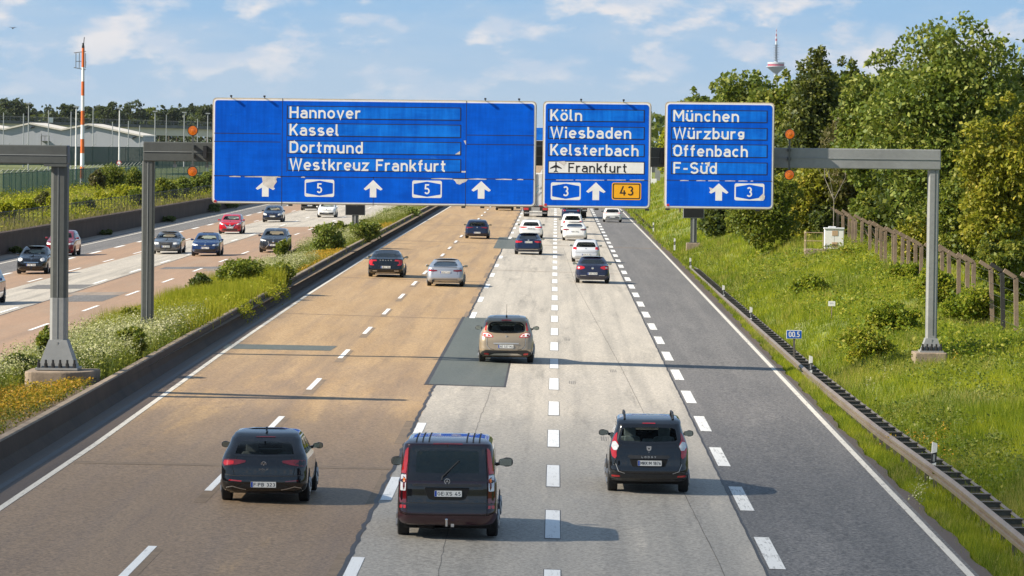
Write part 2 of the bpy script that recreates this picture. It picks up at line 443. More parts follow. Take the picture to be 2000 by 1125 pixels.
def lettering(name, txt, mat, parent, x0, x1, zbase, cap, y, step=0.0008, weight=1.0, gap=0.95, flip=False):
    """text standing on zbase between x0 and x1 (its width is fitted), on the plane y, facing -Y (or +Y when flip)"""
    st, w = text_strokes(txt, gap)
    sx = (x1 - x0) / w; sz = cap / 7.0
    vs = []; fs = []
    for k, s in enumerate(st):
        L, R = _strip([(a * sx, b * sz) for a, b in s], weight * sz)
        yy = y - (k % 6) * step if not flip else y + (k % 6) * step
        base = len(vs)
        for p, q in zip(L, R):
            X0, X1 = (x0 + p.x, x0 + q.x) if not flip else (x1 - p.x, x1 - q.x)
            vs += [(X0, yy, zbase + p.y), (X1, yy, zbase + q.y)]
        for i in range(len(L) - 1): fs.append((base + 2 * i, base + 2 * i + 1, base + 2 * i + 3, base + 2 * i + 2))
    m = MB(); m.add(vs, fs)
    return m.build(name, mat, parent, recalc=False)
# ------------------------------------------------------------------ levels
def zr(X):                       # the two carriageways fall away from the median (drainage)
    return -0.02 * X if X > -15 else 0.57 + 0.02 * X
def interp(x, xs, ys): return float(np.interp(x, xs, ys))

def roadmat(name, c1, c2, c3, stain, stain_amt, grain, spec=0.35, rough=0.62, patch=None, patch_amt=0.0, near_shade=0.0):
    s = NT(name)
    p = s.pos(); ps = s.pos((1.0, 0.07, 1.0)); pl = s.pos((1.0, 0.012, 1.0))
    a = s.noise(ps, 0.9, 5.0, 0.6); b = s.noise(pl, 1.7, 3.0, 0.55); g = s.noise(p, 13.0, 2.0, 0.8); g2 = s.noise(p, 5.0, 4.0, 0.65)
    c = s.mix(s.rng(a, 0.32, 0.68), c1, c2)
    c = s.mix(s.math('MULTIPLY', s.rng(b, 0.45, 0.7), 0.65), c, c3)
    st = s.noise(s.pos((1.0, 0.045, 1.0)), 1.1, 8.0, 0.70, 0.2)
    c = s.mix(s.math('MULTIPLY', s.rng(st, 0.52, 0.74), stain_amt), c, stain)
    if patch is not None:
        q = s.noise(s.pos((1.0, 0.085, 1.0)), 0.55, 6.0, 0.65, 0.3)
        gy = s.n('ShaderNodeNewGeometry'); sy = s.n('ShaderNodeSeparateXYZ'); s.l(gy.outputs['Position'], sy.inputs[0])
        near_shade_mask = s.rng(sy.outputs[1], 80.0, 165.0, near_shade, 0.0)      # cloud shade painted in: the surface darkens towards the camera
        c = s.mix(s.math('MULTIPLY', s.rng(s.math('ADD', q, s.math('MULTIPLY', near_shade_mask, 0.22)), 0.50, 0.66), s.math('ADD', patch_amt, s.math('MULTIPLY', near_shade_mask, 0.45), True)), c, patch)
    c = s.mix(s.rng(g2, 0.3, 0.7, 0.0, 0.12), c, (0.03, 0.03, 0.03))
    f = s.rng(g, 0.34, 0.66, 1.0 - grain, 1.0 + grain)
    x = s.n('ShaderNodeVectorMath', operation='SCALE'); s.l(c, x.inputs[0]); s.l(f, x.inputs['Scale'])
    nrm = s.bump(g, 0.35, 0.012)
    MATS[name] = s.done(s.bsdf(x.outputs[0], rough, 0.0, spec, normal=nrm))
    return MATS[name]
M_BROWN = roadmat('brown_asphalt', (0.420, 0.285, 0.150), (0.365, 0.240, 0.120), (0.290, 0.200, 0.120), (0.12, 0.09, 0.072), 0.45, 0.32, patch=(0.185, 0.140, 0.108), patch_amt=0.2, near_shade=1.0, spec=0.25)
M_RED = roadmat('red_asphalt', (0.36, 0.232, 0.145), (0.315, 0.205, 0.128), (0.28, 0.19, 0.125), (0.15, 0.115, 0.09), 0.35, 0.2, patch=(0.30, 0.23, 0.165), patch_amt=0.4)
M_CONC = roadmat('road_concrete', (0.50, 0.450, 0.375), (0.425, 0.385, 0.325), (0.31, 0.283, 0.24), (0.18, 0.165, 0.14), 0.75, 0.3, spec=0.3, patch=(0.265, 0.248, 0.22), patch_amt=0.12, near_shade=.95)
M_GREY = roadmat('grey_asphalt', (0.165, 0.155, 0.145), (0.138, 0.130, 0.122), (0.19, 0.178, 0.166), (0.09, 0.085, 0.08), 0.35, 0.6, spec=0.25, patch=(0.10, 0.096, 0.092), patch_amt=0.1, near_shade=.7)
M_SHOULDER = roadmat('shoulder_asphalt', (0.105, 0.075, 0.052), (0.085, 0.061, 0.043), (0.07, 0.051, 0.037), (0.05, 0.043, 0.038), 0.5, 0.2)
M_PATCH = roadmat('repair_asphalt', (0.110, 0.122, 0.108), (0.092, 0.104, 0.092), (0.125, 0.132, 0.118), (0.07, 0.075, 0.07), 0.3, 0.22)
M_TAR = pmat('tar_seam', (0.045, 0.040, 0.036), 0.55, var=0.3, scale=2.0)
M_CRACK = pmat('hairline_crack', (0.15, 0.135, 0.115), 0.8, var=0.4, scale=1.5)
M_GRIND = pmat('ground_off_marking', (0.20, 0.145, 0.095), 0.8, var=0.25, scale=3.0)
M_SAND = roadmat('gutter_sand', (0.30, 0.24, 0.185), (0.24, 0.19, 0.145), (0.2, 0.16, 0.12), (0.12, 0.10, 0.08), 0.5, 0.2)
def markmat(name, col, wear):
    s = NT(name); p = s.pos((1, .25, 1))
    w = s.noise(p, 4.5, 7.0, 0.75)
    st = s.noise(s.pos((1, .06, 1)), 22.0, 3.0, 0.7)
    f = s.math('MULTIPLY', s.rng(s.math('ADD', s.math('MULTIPLY', w, .5), s.math('MULTIPLY', st, .5)), 0.50, 0.66), wear)
    c = s.mix(f, col, (0.19, 0.175, 0.155))
    MATS[name] = s.done(s.bsdf(c, 0.55)); return MATS[name]
M_WHITE = markmat('marking_white', (0.80, 0.80, 0.78), 0.35)
M_WORN = markmat('marking_worn', (0.62, 0.58, 0.50), 0.75)
M_BLOCK = markmat('marking_streaked', (0.76, 0.75, 0.71), 0.85)
M_BARRIER = pmat('barrier_shaded_concrete', (0.066, 0.042, 0.026), 0.85, var=0.25, scale=0.8, stretch=(1, .6, 1), dirt=(0.026, 0.018, 0.012), dirt_amt=0.8, bump=0.25)  # darkened tone holds the shade on the sides turned from the sun
M_RETAIN = pmat('retaining_concrete', (0.080, 0.052, 0.035), 0.88, var=0.3, scale=0.7, dirt=(0.045, 0.037, 0.03), dirt_amt=0.8, bump=0.3)
M_PEDESTAL = pmat('pedestal_concrete', (0.265, 0.205, 0.15), 0.88, var=0.25, scale=1.8, dirt=(0.10, 0.08, 0.062), dirt_amt=0.7, bump=0.5)
M_SOIL = pmat('dry_soil', (0.15, 0.105, 0.068), 0.95, var=0.35, scale=1.1, dirt=(0.13, 0.115, 0.045), dirt_amt=0.6, bump=0.5)

def sheet(name, edges, mat, dz=0.0, zf=zr, step=20.0):
    """edges: list of (Y, [x0, x1, ...]); lays a sheet on the road's fall"""
    vs, fs = [], []
    n = len(edges[0][1])
    for Y, xs in edges:
        for x in xs: vs.append((x, Y, zf(x) + dz))
    for i in range(len(edges) - 1):
        for k in range(n - 1):
            a = i * n + k; fs.append((a, a + 1, a + n + 1, a + n))
    m = MB(); m.add(vs, fs); o = m.build(name, mat)
    return tag(o, kind='structure')
YS = [40, 60, 80, 100, 120, 140, 160, 180, 200, 220, 240, 260, 280, 300, 340, 380, 420, 480, 560, 700, 900, 1300, 2000]
def xl_edge(Y): return interp(Y, [70, 95, 145, 200, 290, 460], [-10.95, -10.95, -11.4, -11.67, -11.84, -11.6])
def xbar(Y): return interp(Y, [70, 100, 120, 175, 260, 460], [-12.0, -12.02, -12.1, -12.35, -12.6, -12.6])      # foot of the median barrier
def xpav(Y): return interp(Y, [70, 86, 105, 144, 198, 280, 450], [8.03, 8.02, 7.95, 7.95, 8.12, 8.28, 8.0]) + 0.05 * math.sin(Y * .7) + 0.04 * math.sin(Y * 1.9)
sheet('ground', [(-300, [-16000, 16000]), (20000, [-16000, 16000])], pmat('far_ground', (0.09, 0.10, 0.045), 0.95, var=0.3, scale=0.02), zf=lambda x: -1.6)
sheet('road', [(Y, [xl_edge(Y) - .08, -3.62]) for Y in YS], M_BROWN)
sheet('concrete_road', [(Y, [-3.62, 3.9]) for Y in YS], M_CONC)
YF = [40 + 1.0 * i for i in range(0, 240)] + [300, 340, 380, 420, 480, 560, 700, 900, 1300, 2000]
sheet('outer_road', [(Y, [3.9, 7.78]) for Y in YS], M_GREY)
sheet('shoulder_road', [(Y, [7.78, xpav(Y)]) for Y in YF], M_SHOULDER)
sheet('inner_shoulder', [(Y, [xbar(Y) - .3, xl_edge(Y) - .08]) for Y in YS], M_SHOULDER)  # dark tone also paints in the shadow the barrier throws here
# opposite carriageway
sheet('opposite_road', [(Y, [-34.1, -30.4]) for Y in YS], M_GREY)
YO = [y for y in YS if y <= 340] + [352]
sheet('opposite_road', [(Y, [-30.4, -26.9]) for Y in YS], M_RED)
sheet('opposite_concrete', [(Y, [-26.9, -23.1]) for Y in YS], M_CONC)
sheet('opposite_road', [(Y, [-23.1, -16.8]) for Y in YO], M_RED)
sheet('opposite_concrete', [(Y, [-23.1, -16.8]) for Y in [352, 420, 560, 900, 2000]], M_CONC)
sheet('opposite_gutter', [(Y, [-35.9, -34.1]) for Y in YS], M_SAND, dz=0.0)

def quads(name, rects, mat, dz, zf=zr):
    m = MB()
    for r in rects:
        pts = r if len(r) == 4 and isinstance(r[0], tuple) else [(r[0], r[2]), (r[1], r[2]), (r[1], r[3]), (r[0], r[3])]
        m.face([(x, y, zf(x) + dz) for x, y in pts])
    return tag(m.build(name, mat, recalc=False), kind='structure')
rnd = random.Random(5)
# lane dashes: 6 m long every 18 m; close blocks 6 m every 12 m
dA = [(-7.37, -7.21, 70.2 + 18 * k, 76.1 + 18 * k) for k in range(-2, 60)]
dL = [q for q in [(-3.60, -3.37, 69.3 + 18 * k, 75.3 + 18 * k) for k in range(-2, 60)] if not (126 < q[3] < 179 or 288 < q[3] < 327)]
dM = [(-0.12, 0.17, 80.1 + 12 * k, 86.2 + 12 * k) for k in range(-3, 70)]
dR = [(3.97, 4.27, 75.6 + 12 * k, 81.7 + 12 * k) for k in range(-3, 70)]
quads('road_marking', dA + dL + dM, M_WHITE, 0.008)
quads('road_marking', dR, M_BLOCK, 0.008)
quads('old_marking', [(-7.36, -7.10 + rnd.random() * .06, a[2] - 2.2 - 1.5 * rnd.random(), a[3] - .5) for a in dA] +
      [(-3.84 - .1 * rnd.random(), -3.62, a[2] - 2.0 * rnd.random() - .5, a[3] + .2 + 1.0 * rnd.random()) for a in dL], M_GRIND, 0.004)
quads('old_marking', [(a[0] - .015, a[1] + .015, a[2] - .12, a[3] + .12) for a in dM], M_TAR, 0.004)
def band(name, xf, w, mat, dz, ys=YS, wob=0.0):
    e = []
    for Y in ys:
        c = xf(Y) + (rnd.uniform(-wob, wob) if wob else 0)
        e.append((Y, [c - w / 2, c + w / 2]))
    return sheet(name, e, mat, dz)
band('road_marking', lambda Y: xl_edge(Y), 0.15, M_WORN, 0.008)
band('road_marking', lambda Y: interp(Y, [70, 100, 200, 330, 450], [7.62, 7.6, 7.63, 7.63, 7.5]), 0.15, M_WORN, 0.008)
YN = [60 + .8 * i for i in range(500)]
band('road_seam', lambda Y: -3.66, 0.09, M_TAR, 0.005, YN, 0.035)
band('road_seam', lambda Y: 3.88, 0.05, M_TAR, 0.005, YN, 0.012)
band('road_seam', lambda Y: interp(Y, [60, 75, 143, 223, 300], [3.15, 3.1, 2.3, 1.15, 0.6]), 0.016, M_CRACK, 0.004, YN[:300], 0.008)
band('road_seam', lambda Y: -1.9 + .15 * math.sin(Y * .05), 0.010, M_CRACK, 0.004, YN[:120], 0.02)
band('road_seam', lambda Y: xbar(Y) + 0.42, 0.16, M_TAR, 0.005)
# opposite markings
oD = []
for k in range(0, 34):
    oD += [(-20.13, -19.97, 123.2 + 18 * k, 129.2 + 18 * k), (-23.55, -23.38, 122.2 + 18 * k, 128.4 + 18 * k), (-27.33, -27.17, 125.6 + 18 * k, 131.6 + 18 * k)]
    oD += [(-30.32, -30.05, 119 + 15.2 * k, 125 + 15.2 * k)]
quads('opposite_marking', oD, M_WHITE, 0.008)
band('opposite_marking', lambda Y: -33.2, 0.18, M_WORN, 0.008)
band('opposite_marking', lambda Y: -17.35, 0.12, M_WORN, 0.008)
band('opposite_seam', lambda Y: -34.12, 0.25, M_TAR, 0.006)
band('opposite_seam', lambda Y: -23.1, 0.07, M_TAR, 0.006, [60 + 2 * i for i in range(150)], 0.03)
quads('opposite_patch', [(-26.2, -23.3, 205, 211), (-22.6, -20.4, 188, 196), (-22.4, -19.0, 236, 240), (-33.0, -30.5, 262, 276), (-33.0, -30.6, 306, 330), (-33.1, -30.4, 352, 396), (-26.8, -23.2, 352.5, 353.6)], M_GREY, 0.004)
quads('opposite_patch', [(-23.6, -20.4, 196, 200), (-29.8, -27.4, 300, 306), (-19.6, -17.4, 232, 236)], M_SAND, 0.004)
# repairs, cross joints and a dark line across all lanes
quads('road_patch', [[(-3.92, 129.0), (-1.51, 128.8), (-1.48, 178.0), (-3.86, 177.8)], [(-4.31, 291.6), (-1.3, 291.4), (-1.3, 325.0), (-4.35, 325.8)],
                     [(-11.6, 146.0), (-7.88, 146.9), (-7.80, 150.3), (-11.75, 149.3)]], M_PATCH, 0.006)
quads('road_seam', [[(-3.98, 128.6), (-3.86, 128.6), (-3.80, 178.2), (-3.92, 178.2)], [(-1.53, 128.6), (-1.47, 128.6), (-1.45, 178.2), (-1.5, 178.2)], (-4, -1.45, 128.55, 128.85)], M_TAR, 0.0075)
quads('road_seam', [[(-10.85, 94.3), (-3.66, 95.4), (-3.66, 96.0), (-10.85, 94.95)]], M_GRIND, 0.005)
quads('road_seam', [(-11.5, -3.7, 176.0, 176.35), (-11.6, -3.7, 222.4, 222.9), (-11.8, 8.0, 304.5, 305.4), (-11.6, -3.7, 362, 363), (-3.6, 3.8, 243.2, 243.5)], M_GRIND, 0.005)  # the full-width one is just a dark band over all lanes
# skid marks on the concrete
M_SKID = pmat('tyre_rubber_mark', (0.20, 0.185, 0.165), 0.75, var=0.5, scale=6.0)
quads('tyre_mark', [(x + d, x + d + .03, y, y + 1.6) for x, y in ((1.25, 106.8), (0.42, 160), (1.9, 139), (0.5, 131.5)) for d in (0, .06, .12, .18)], M_SKID, 0.004)

# ------------------------------------------------------------------ verges
TX = [8.0, 8.25, 8.8, 9.6, 11.0, 12.35, 14.0, 17.0, 22.0, 30.0, 60.0, 160.0]
TY = [40, 80, 141, 169, 232, 250, 300, 400, 700, 2000]
TZ = [[-.25, -.18, -.35, -.30, -.1, .1, .3, .5, .6, .8, 1.0, 1.2],
      [-.25, -.18, -.38, -.30, -.1, .1, .3, .5, .6, .8, 1.0, 1.2],
      [-.25, -.18, -.52, -.42, -.02, .22, .42, .55, .8, 1.0, 1.3, 1.6],
      [-.25, -.18, -.62, -.50, .38, .52, .58, .66, .9, 1.2, 1.5, 1.8],
      [-.25, -.18, -.75, -.60, .1, .7, 1.35, 1.85, 2.1, 2.3, 2.5, 2.8],
      [-.25, -.18, -.80, -.60, .1, .75, 1.4, 2.0, 2.2, 2.4, 2.6, 3.0],
      [-.25, -.18, -.85, -.25, .25, .8, 1.3, 1.8, 2.1, 2.4, 2.6, 3.0],
      [-.25, -.18, -.55, -.20, .3, .8, 1.3, 1.8, 2.1, 2.4, 2.6, 3.0],
      [-.25, -.18, -.50, -.20, .2, .4, .8, 1.2, 1.5, 1.8, 2.0, 2.4],
      [-.25, -.18, -.30, -.20, .0, .2, .4, .6, .8, 1.0, 1.2, 1.6]]
TZ = np.array(TZ)
def zv(X, Y):                     # right-hand verge and bank
    X = np.asarray(X, float); Y = np.asarray(Y, float)
    cols = np.stack([np.interp(Y, TY, TZ[:, j]) for j in range(len(TX))], -1)
    i = np.clip(np.searchsorted(TX, X) - 1, 0, len(TX) - 2)
    tx = np.array(TX); t = np.clip((X - tx[i]) / (tx[i + 1] - tx[i]), 0, 1); t = t * t * (3 - 2 * t) * .5 + t * .5
    a = np.take_along_axis(cols, i[..., None], -1)[..., 0]; b = np.take_along_axis(cols, (i + 1)[..., None], -1)[..., 0]
    k = np.clip((X - 9) / 3, 0, 1)
    return a + (b - a) * t + k * (0.10 * np.sin(X * .9 + Y * .13) + 0.12 * np.sin(Y * .31 + X * .4))
M_VERGE = pmat('verge_earth', (0.135, 0.165, 0.028), 0.95, var=0.35, scale=0.9, dirt=(0.20, 0.165, 0.075), dirt_amt=0.5, bump=0.4)
def grid_sheet(name, xs, ys, zf, mat):
    X, Y = np.meshgrid(xs, ys); Z = zf(X, Y)
    V = np.stack([X, Y, Z], -1).reshape(-1, 3); n = len(xs); m = len(ys)
    idx = np.arange(n * m).reshape(m, n)
    F = np.stack([idx[:-1, :-1], idx[:-1, 1:], idx[1:, 1:], idx[1:, :-1]], -1).reshape(-1, 4)
    return tag(np_mesh(name, V, F, mat, smooth=True), kind='structure')
gx = [7.9, 8.0, 8.25, 8.5, 8.8, 9.2, 9.6, 10.3, 11, 11.7, 12.35, 13.2, 14, 15, 16, 17, 19, 22, 26, 30, 45, 60, 100, 160]
gy = list(range(40, 300, 3)) + [310, 330, 360, 400, 450, 550, 700, 1000, 2000]
grid_sheet('embankment', gx, gy, lambda X, Y: np.where(X < 8.05, -.30, zv(X, Y)), M_VERGE)
# median bed
def zmed(X, Y):
    return np.interp(X, [-16.95, -16.6, -14.0, -12.75, -12.3], [.16, .18, .50, .66, .66])
grid_sheet('median_bed', [-16.95, -16.6, -15.5, -14, -13.2, -12.75, -12.3], list(range(40, 480, 10)) + [560, 700, 1000, 2000], zmed, M_SOIL)
# land beyond the left retaining wall
LZX = [-3000, -300, -120, -90, -60, -50, -40, -36.2]; LZZ = [3.6, 3.5, 3.4, 3.0, 1.7, 1.35, 1.2, 1.15]
def zleft(X, Y): return np.interp(X, LZX, LZZ)
grid_sheet('left_ground', [-3000, -800, -300, -160, -120, -90, -75, -60, -50, -45, -40, -38, -36.2], [60, 150, 250, 350, 450, 600, 800, 1100, 1600, 2600], zleft,
           pmat('left_earth', (0.115, 0.135, 0.040), 0.95, var=0.35, scale=0.25, dirt=(0.17, 0.15, 0.06), dirt_amt=0.5))

# ------------------------------------------------------------------ walls
def wall_run(name, prof, ys, mat, label, cat, xf=lambda Y: 0.0):
    """prof: closed outline in (dx, z); swept along the road"""
    n = len(prof); vs = []; fs = []
    for Y in ys:
        for dx, z in prof: vs.append((xf(Y) + dx, Y, z))
    for i in range(len(ys) - 1):
        for k in range(n):
            fs.append((i * n + k, i * n + (k + 1) % n, (i + 1) * n + (k + 1) % n, (i + 1) * n + k))
    fs += [tuple(range(n)), tuple(range((len(ys) - 1) * n, len(ys) * n))]
    m = MB(); m.add(vs, fs); o = m.build(name, mat)
    return tag(o, label, cat)
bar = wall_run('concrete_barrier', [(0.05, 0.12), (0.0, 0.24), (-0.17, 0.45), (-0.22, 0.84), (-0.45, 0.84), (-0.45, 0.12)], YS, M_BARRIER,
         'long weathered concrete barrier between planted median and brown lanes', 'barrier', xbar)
M_BTOP = pmat('barrier_sunlit_concrete', (0.27, 0.21, 0.15), 0.88, var=0.3, scale=1.2, dirt=(0.13, 0.10, 0.075), dirt_amt=0.7)  # same concrete as the sides, painted paler where sun strikes the top
bt_ = wall_run('barrier_lit_top', [(-0.215, 0.84), (-0.25, 0.875), (-0.42, 0.875), (-0.455, 0.84)], YS, M_BTOP, None, None, xbar); bt_.parent = bar
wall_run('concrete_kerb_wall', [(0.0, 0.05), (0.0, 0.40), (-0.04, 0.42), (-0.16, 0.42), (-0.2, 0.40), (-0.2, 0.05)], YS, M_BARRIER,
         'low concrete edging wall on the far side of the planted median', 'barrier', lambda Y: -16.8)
rw = empty('retaining_wall', (-35.7, 60, 0), 0, 'long dark stained retaining wall beside the oncoming lanes', 'wall')
m = MB(); m.box(-.5, 0, 0, 900, -.3, 1.10); m.build('wall', M_RETAIN, rw)
m = MB(); m.box(-.56, .06, 0, 900, 1.10, 1.30); m.build('coping', M_RETAIN, rw)
# ------------------------------------------------------------------ gantries and signs
M_GDARK = pmat('gantry_grey_paint', (0.082, 0.088, 0.083), 0.55, 0.0, var=0.14, scale=0.9, dirt=(0.05, 0.05, 0.046), dirt_amt=0.5)
M_GLIGHT = pmat('gantry_light_grey', (0.27, 0.275, 0.27), 0.5, 0.15, var=0.12, scale=0.9, dirt=(0.18, 0.18, 0.172), dirt_amt=0.5)
M_GSEAM = pmat('weld_seam', (0.26, 0.27, 0.265), 0.5, var=0.1)
M_BLACK = pmat('black_fitting', (0.018, 0.018, 0.019), 0.5, var=0.2)
M_ALU = pmat('sign_edge_aluminium', (0.52, 0.43, 0.31), 0.5, 0.2, var=0.15, scale=1.5, dirt=(0.30, 0.23, 0.15), dirt_amt=0.6)
M_SWHITE = pmat('sign_white_film', (0.80, 0.79, 0.76), 0.45, var=0.06, scale=2.0, dirt=(0.62, 0.58, 0.5), dirt_amt=0.35)
M_SBLACK = pmat('sign_black_film', (0.012, 0.012, 0.013), 0.5, var=0.1)
M_PEEL = pmat('peeled_sign_base', (0.60, 0.55, 0.50), 0.7, var=0.25, scale=5.0)
M_SYELLOW = pmat('sign_yellow_film', (0.85, 0.40, 0.006), 0.45, var=0.06)
M_AMBER = pmat('amber_lens', (0.66, 0.155, 0.005), 0.25, var=0.3, scale=4.0, coat=0.4)
def bluemat(name, lo, hi, wr):
    s = NT(name)
    v = s.coord('Object'); vz = s.coord('Object', (3.5, 1, .22)); vx = s.coord('Object', (.35, 1, 2.6))
    a = s.noise(v, 0.9, 6.0, 0.65); st = s.noise(vz, 2.2, 4.0, 0.6); sx = s.noise(vx, 1.6, 6.0, 0.65, 0.4)
    f = s.math('ADD', s.math('ADD', s.math('MULTIPLY', a, .45), s.math('MULTIPLY', st, .3)), s.math('MULTIPLY', sx, .25))
    c = s.mix(s.rng(f, 0.36, 0.66), lo, hi)
    sc = s.rng(s.noise(s.coord('Object', (1, 1, 2.2)), 3.2, 9.0, 0.72, 1.2), 0.60, 0.70)
    c = s.mix(s.math('MULTIPLY', sc, wr), c, (0.05, 0.22, 0.55))
    nr = s.bump(s.noise(s.coord('Object', (.6, 1, 2.0)), 2.6, 5.0, 0.6, 0.8), 0.12, 0.03)
    return s.done(s.bsdf(c, 0.42, spec=0.12, normal=nr))
M_BLUE = bluemat('sign_blue_film', (0.0008, 0.076, 0.50), (0.0015, 0.122, 0.72), 0.35)
M_BLUE2 = bluemat('sign_bright_blue_film', (0.002, 0.095, 0.52), (0.008, 0.21, 0.80), 0.5)
SY = 141.05                                     # plane of the sign faces
def P(px, py, Y=SY):
    v = at_y(px, py, Y); return v.x, v.z
def frame_ring(outer, inner, y, name, mat, parent):
    n = len(outer); vs = [(a, y, b) for a, b in outer] + [(a, y, b) for a, b in inner]
    m = MB(); m.add(vs, [(i, (i + 1) % n, n + (i + 1) % n, n + i) for i in range(n)])
    return m.build(name, mat, parent, recalc=False)
def flat(name, poly, y, mat, parent):
    m = MB(); m.face([(a, y, b) for a, b in poly]); return m.build(name, mat, parent, recalc=False)

class Sign:
    def __init__(s, x0, y0, x1, y1, name, label):
        ax, az_ = P(x0, y0); bx, bz = P(x1, y1)
        s.cx = (ax + bx) / 2; s.cz = (az_ + bz) / 2
        s.w = bx - ax; s.h = az_ - bz
        s.o = empty(name, (s.cx, SY, s.cz), 0, label, 'road sign', 'blue direction signs on the gantry')
        x, z = s.w / 2, s.h / 2
        s.x, s.z = x, z
        m = MB(); m.prism(rrect(-x, x, -z, z, .16, 5), 0.0, 0.07); m.build('edge_frame', M_ALU, s.o)
        m = MB(); m.prism(rrect(-x + .035, x - .035, -z + .035, z - .035, .14, 5), -0.012, 0.0); m.build('white_border', M_SWHITE, s.o)
        m = MB(); m.prism(rrect(-x + .085, x - .085, -z + .085, z - .085, .11, 5), -0.020, -0.012); m.build('panel', M_BLUE, s.o)
        # stiffener ribs behind
        for k in range(max(2, int(s.w / 1.8))):
            xx = -x + .4 + (s.w - .8) * k / (max(2, int(s.w / 1.8)) - 1)
            m = MB(); m.box(xx - .05, xx + .05, .07, .19, -z + .1, z - .1); m.build('rib', M_GLIGHT, s.o)
    def L(s, px, py):
        a, b = P(px, py); return a - s.cx, b - s.cz
    def seam(s, pts, w=.012):
        q = [s.L(*p) for p in pts]; m = MB()
        for (a, b), (c, d) in zip(q[:-1], q[1:]):
            if abs(a - c) > abs(b - d): b = d = (b + d) / 2; m.face([(a, -.0208, b - w), (c, -.0208, d - w), (c, -.0208, d + w), (a, -.0208, b + w)])
            else: a = c = (a + c) / 2; m.face([(a - w, -.0208, b), (a + w, -.0208, b), (c + w, -.0208, d), (c - w, -.0208, d)])
        return m
    def row(s, x0, x1, yt, yb, txt, tx0, tx1, cap_px, white=False, dz_px=1.2):
        a, z1 = s.L(x0, yt); _, z0 = s.L(x0, yb); b, _z = s.L(x1, yb + (x1 - x0) * .0)
        h = z1 - z0
        strip = MB(); strip.prism([(a, z0), (b, z0), (b, z1), (a, z1)], -0.0245, -0.020)
        so = strip.build('name_strip', M_SBLACK, s.o)
        t = .028
        flat('strip_face', [(a + t, z0 + t), (b - t, z0 + t), (b - t, z1 - t), (a + t, z1 - t)], -0.0262, M_SWHITE if white else M_BLUE2, so)
        l0, _ = s.L(tx0, yb); l1, _ = s.L(tx1, yb)
        cap = cap_px / (FPX / SY)
        zb = z0 + dz_px / (FPX / SY)
        tot = text_strokes(txt)[1]; pos = 0.0
        for wd in txt.split(' '):
            ww = text_strokes(wd)[1]
            lettering('lettering', wd, M_SBLACK if white else M_SWHITE, so, l0 + (l1 - l0) * pos / tot, l0 + (l1 - l0) * (pos + ww) / tot, zb, cap, -0.0285, weight=1.0 if white else 1.12)
            pos += ww + .95 * 2 + G[' '][0]
    def arrow(s, xc, yt, yb, wpx):
        cx, zt = s.L(xc, yt); _, zb = s.L(xc, yb); w = wpx / (FPX / SY); h = zt - zb
        st = .11 * w / .64
        pts = [(cx, zt), (cx + w / 2, zt - h * .52), (cx + w * .40, zt - h * .60), (cx + st, zt - h * .47), (cx + st, zb), (cx - st, zb), (cx - st, zt - h * .47), (cx - w * .40, zt - h * .60), (cx - w / 2, zt - h * .52)]
        return flat('arrow', pts, -0.0225, M_SWHITE, s.o)
    def shield(s, x0, y0, x1, y1, num):
        a, zt = s.L(x0, y0); b, zb = s.L(x1, y1); h = zt - zb; c = (a + b) / 2; w = b - a
        o = flat('route_shield', rrect(a, b, zb, zt, .07, 4), -0.0225, M_SWHITE, s.o)
        t = .045
        flat('shield_face', rpoly([(a + t, zb + h * .20), (c, zb + h * .06), (b - t, zb + h * .20), (b - t, zt - h * .20), (c, zt - h * .06), (a + t, zt - h * .20)], .02, 2), -0.0240, M_BLUE, o)
        d = h * .58; lettering('lettering', num, M_SWHITE, o, c - d * .27, c + d * .27, zb + h * .21, d, -0.0258)
        return o
    def peel(s, pts, y=-0.0212): return flat('peeled_patch', [s.L(*p) for p in pts], y, M_PEEL, s.o)
    def sticker(s, px, py):
        x, z = s.L(px, py); m = MB(); m.prism(rrect(x - .045, x + .045, z - .04, z + .04, .02), -.0225, -.020)
        return m.build('sticker', pmat('red_sticker', (0.45, 0.03, 0.04), .5), s.o)
    def lugs(s, pxs, top):
        for px in pxs:
            x, z = s.L(px, 200 if top else 403)
            m = MB()
            if top: m.tube((x, .03, s.z - .01), (x, -.12, s.z + .06), .016, n=6); m.box(x - .035, x + .035, -.15, -.08, s.z + .03, s.z + .09)
            else: m.box(x - .07, x + .07, .0, .12, -s.z - .06, -s.z)
            m.build('bracket', M_BLACK, s.o)

# --- large left sign
s1 = Sign(415.5, 190.5, 1046, 404.5, 'direction_sign', 'widest blue sign listing Hannover, Kassel, Dortmund, Westkreuz Frankfurt')
for (yt, yb, t, xe) in ((206.2, 231.8, 'Hannover', 704.5), (239.8, 265.7, 'Kassel', 662.5), (273.8, 299.6, 'Dortmund', 708.6), (307.2, 333.2, 'Westkreuz Frankfurt', 871)):
    s1.row(561.5, 900.5, yt, yb, t, 565.7, xe, 22.8)
s1.arrow(518.5, 351, 384, 38); s1.arrow(729, 351.5, 385.5, 37); s1.arrow(940, 353.5, 388, 38)
s1.shield(595.3, 350.3, 652.7, 384.7, '5'); s1.shield(805.3, 352.3, 862.8, 386.8, '5')
s1.peel([(511.5, 345), (542.5, 344.5), (539.5, 350), (541, 355), (536, 361.5), (534, 369), (524, 367), (514, 361)], -.0236)
s1.peel([(884, 349.6), (914, 350), (910, 355), (903, 357.5), (898, 360.5), (892, 359), (889, 354)])
s1.peel([(905.5, 274.5), (910, 274.5), (910, 283.5)]); s1.peel([(901.5, 334), (909.5, 334), (909.5, 337), (901.5, 337)]); s1.peel([(889, 301.5), (898.5, 295), (898.5, 301.5)], -.0290)
sm = s1.seam([(551, 192), (551, 402)], .010); sm2 = s1.seam([(910, 197), (910, 404)], .010)
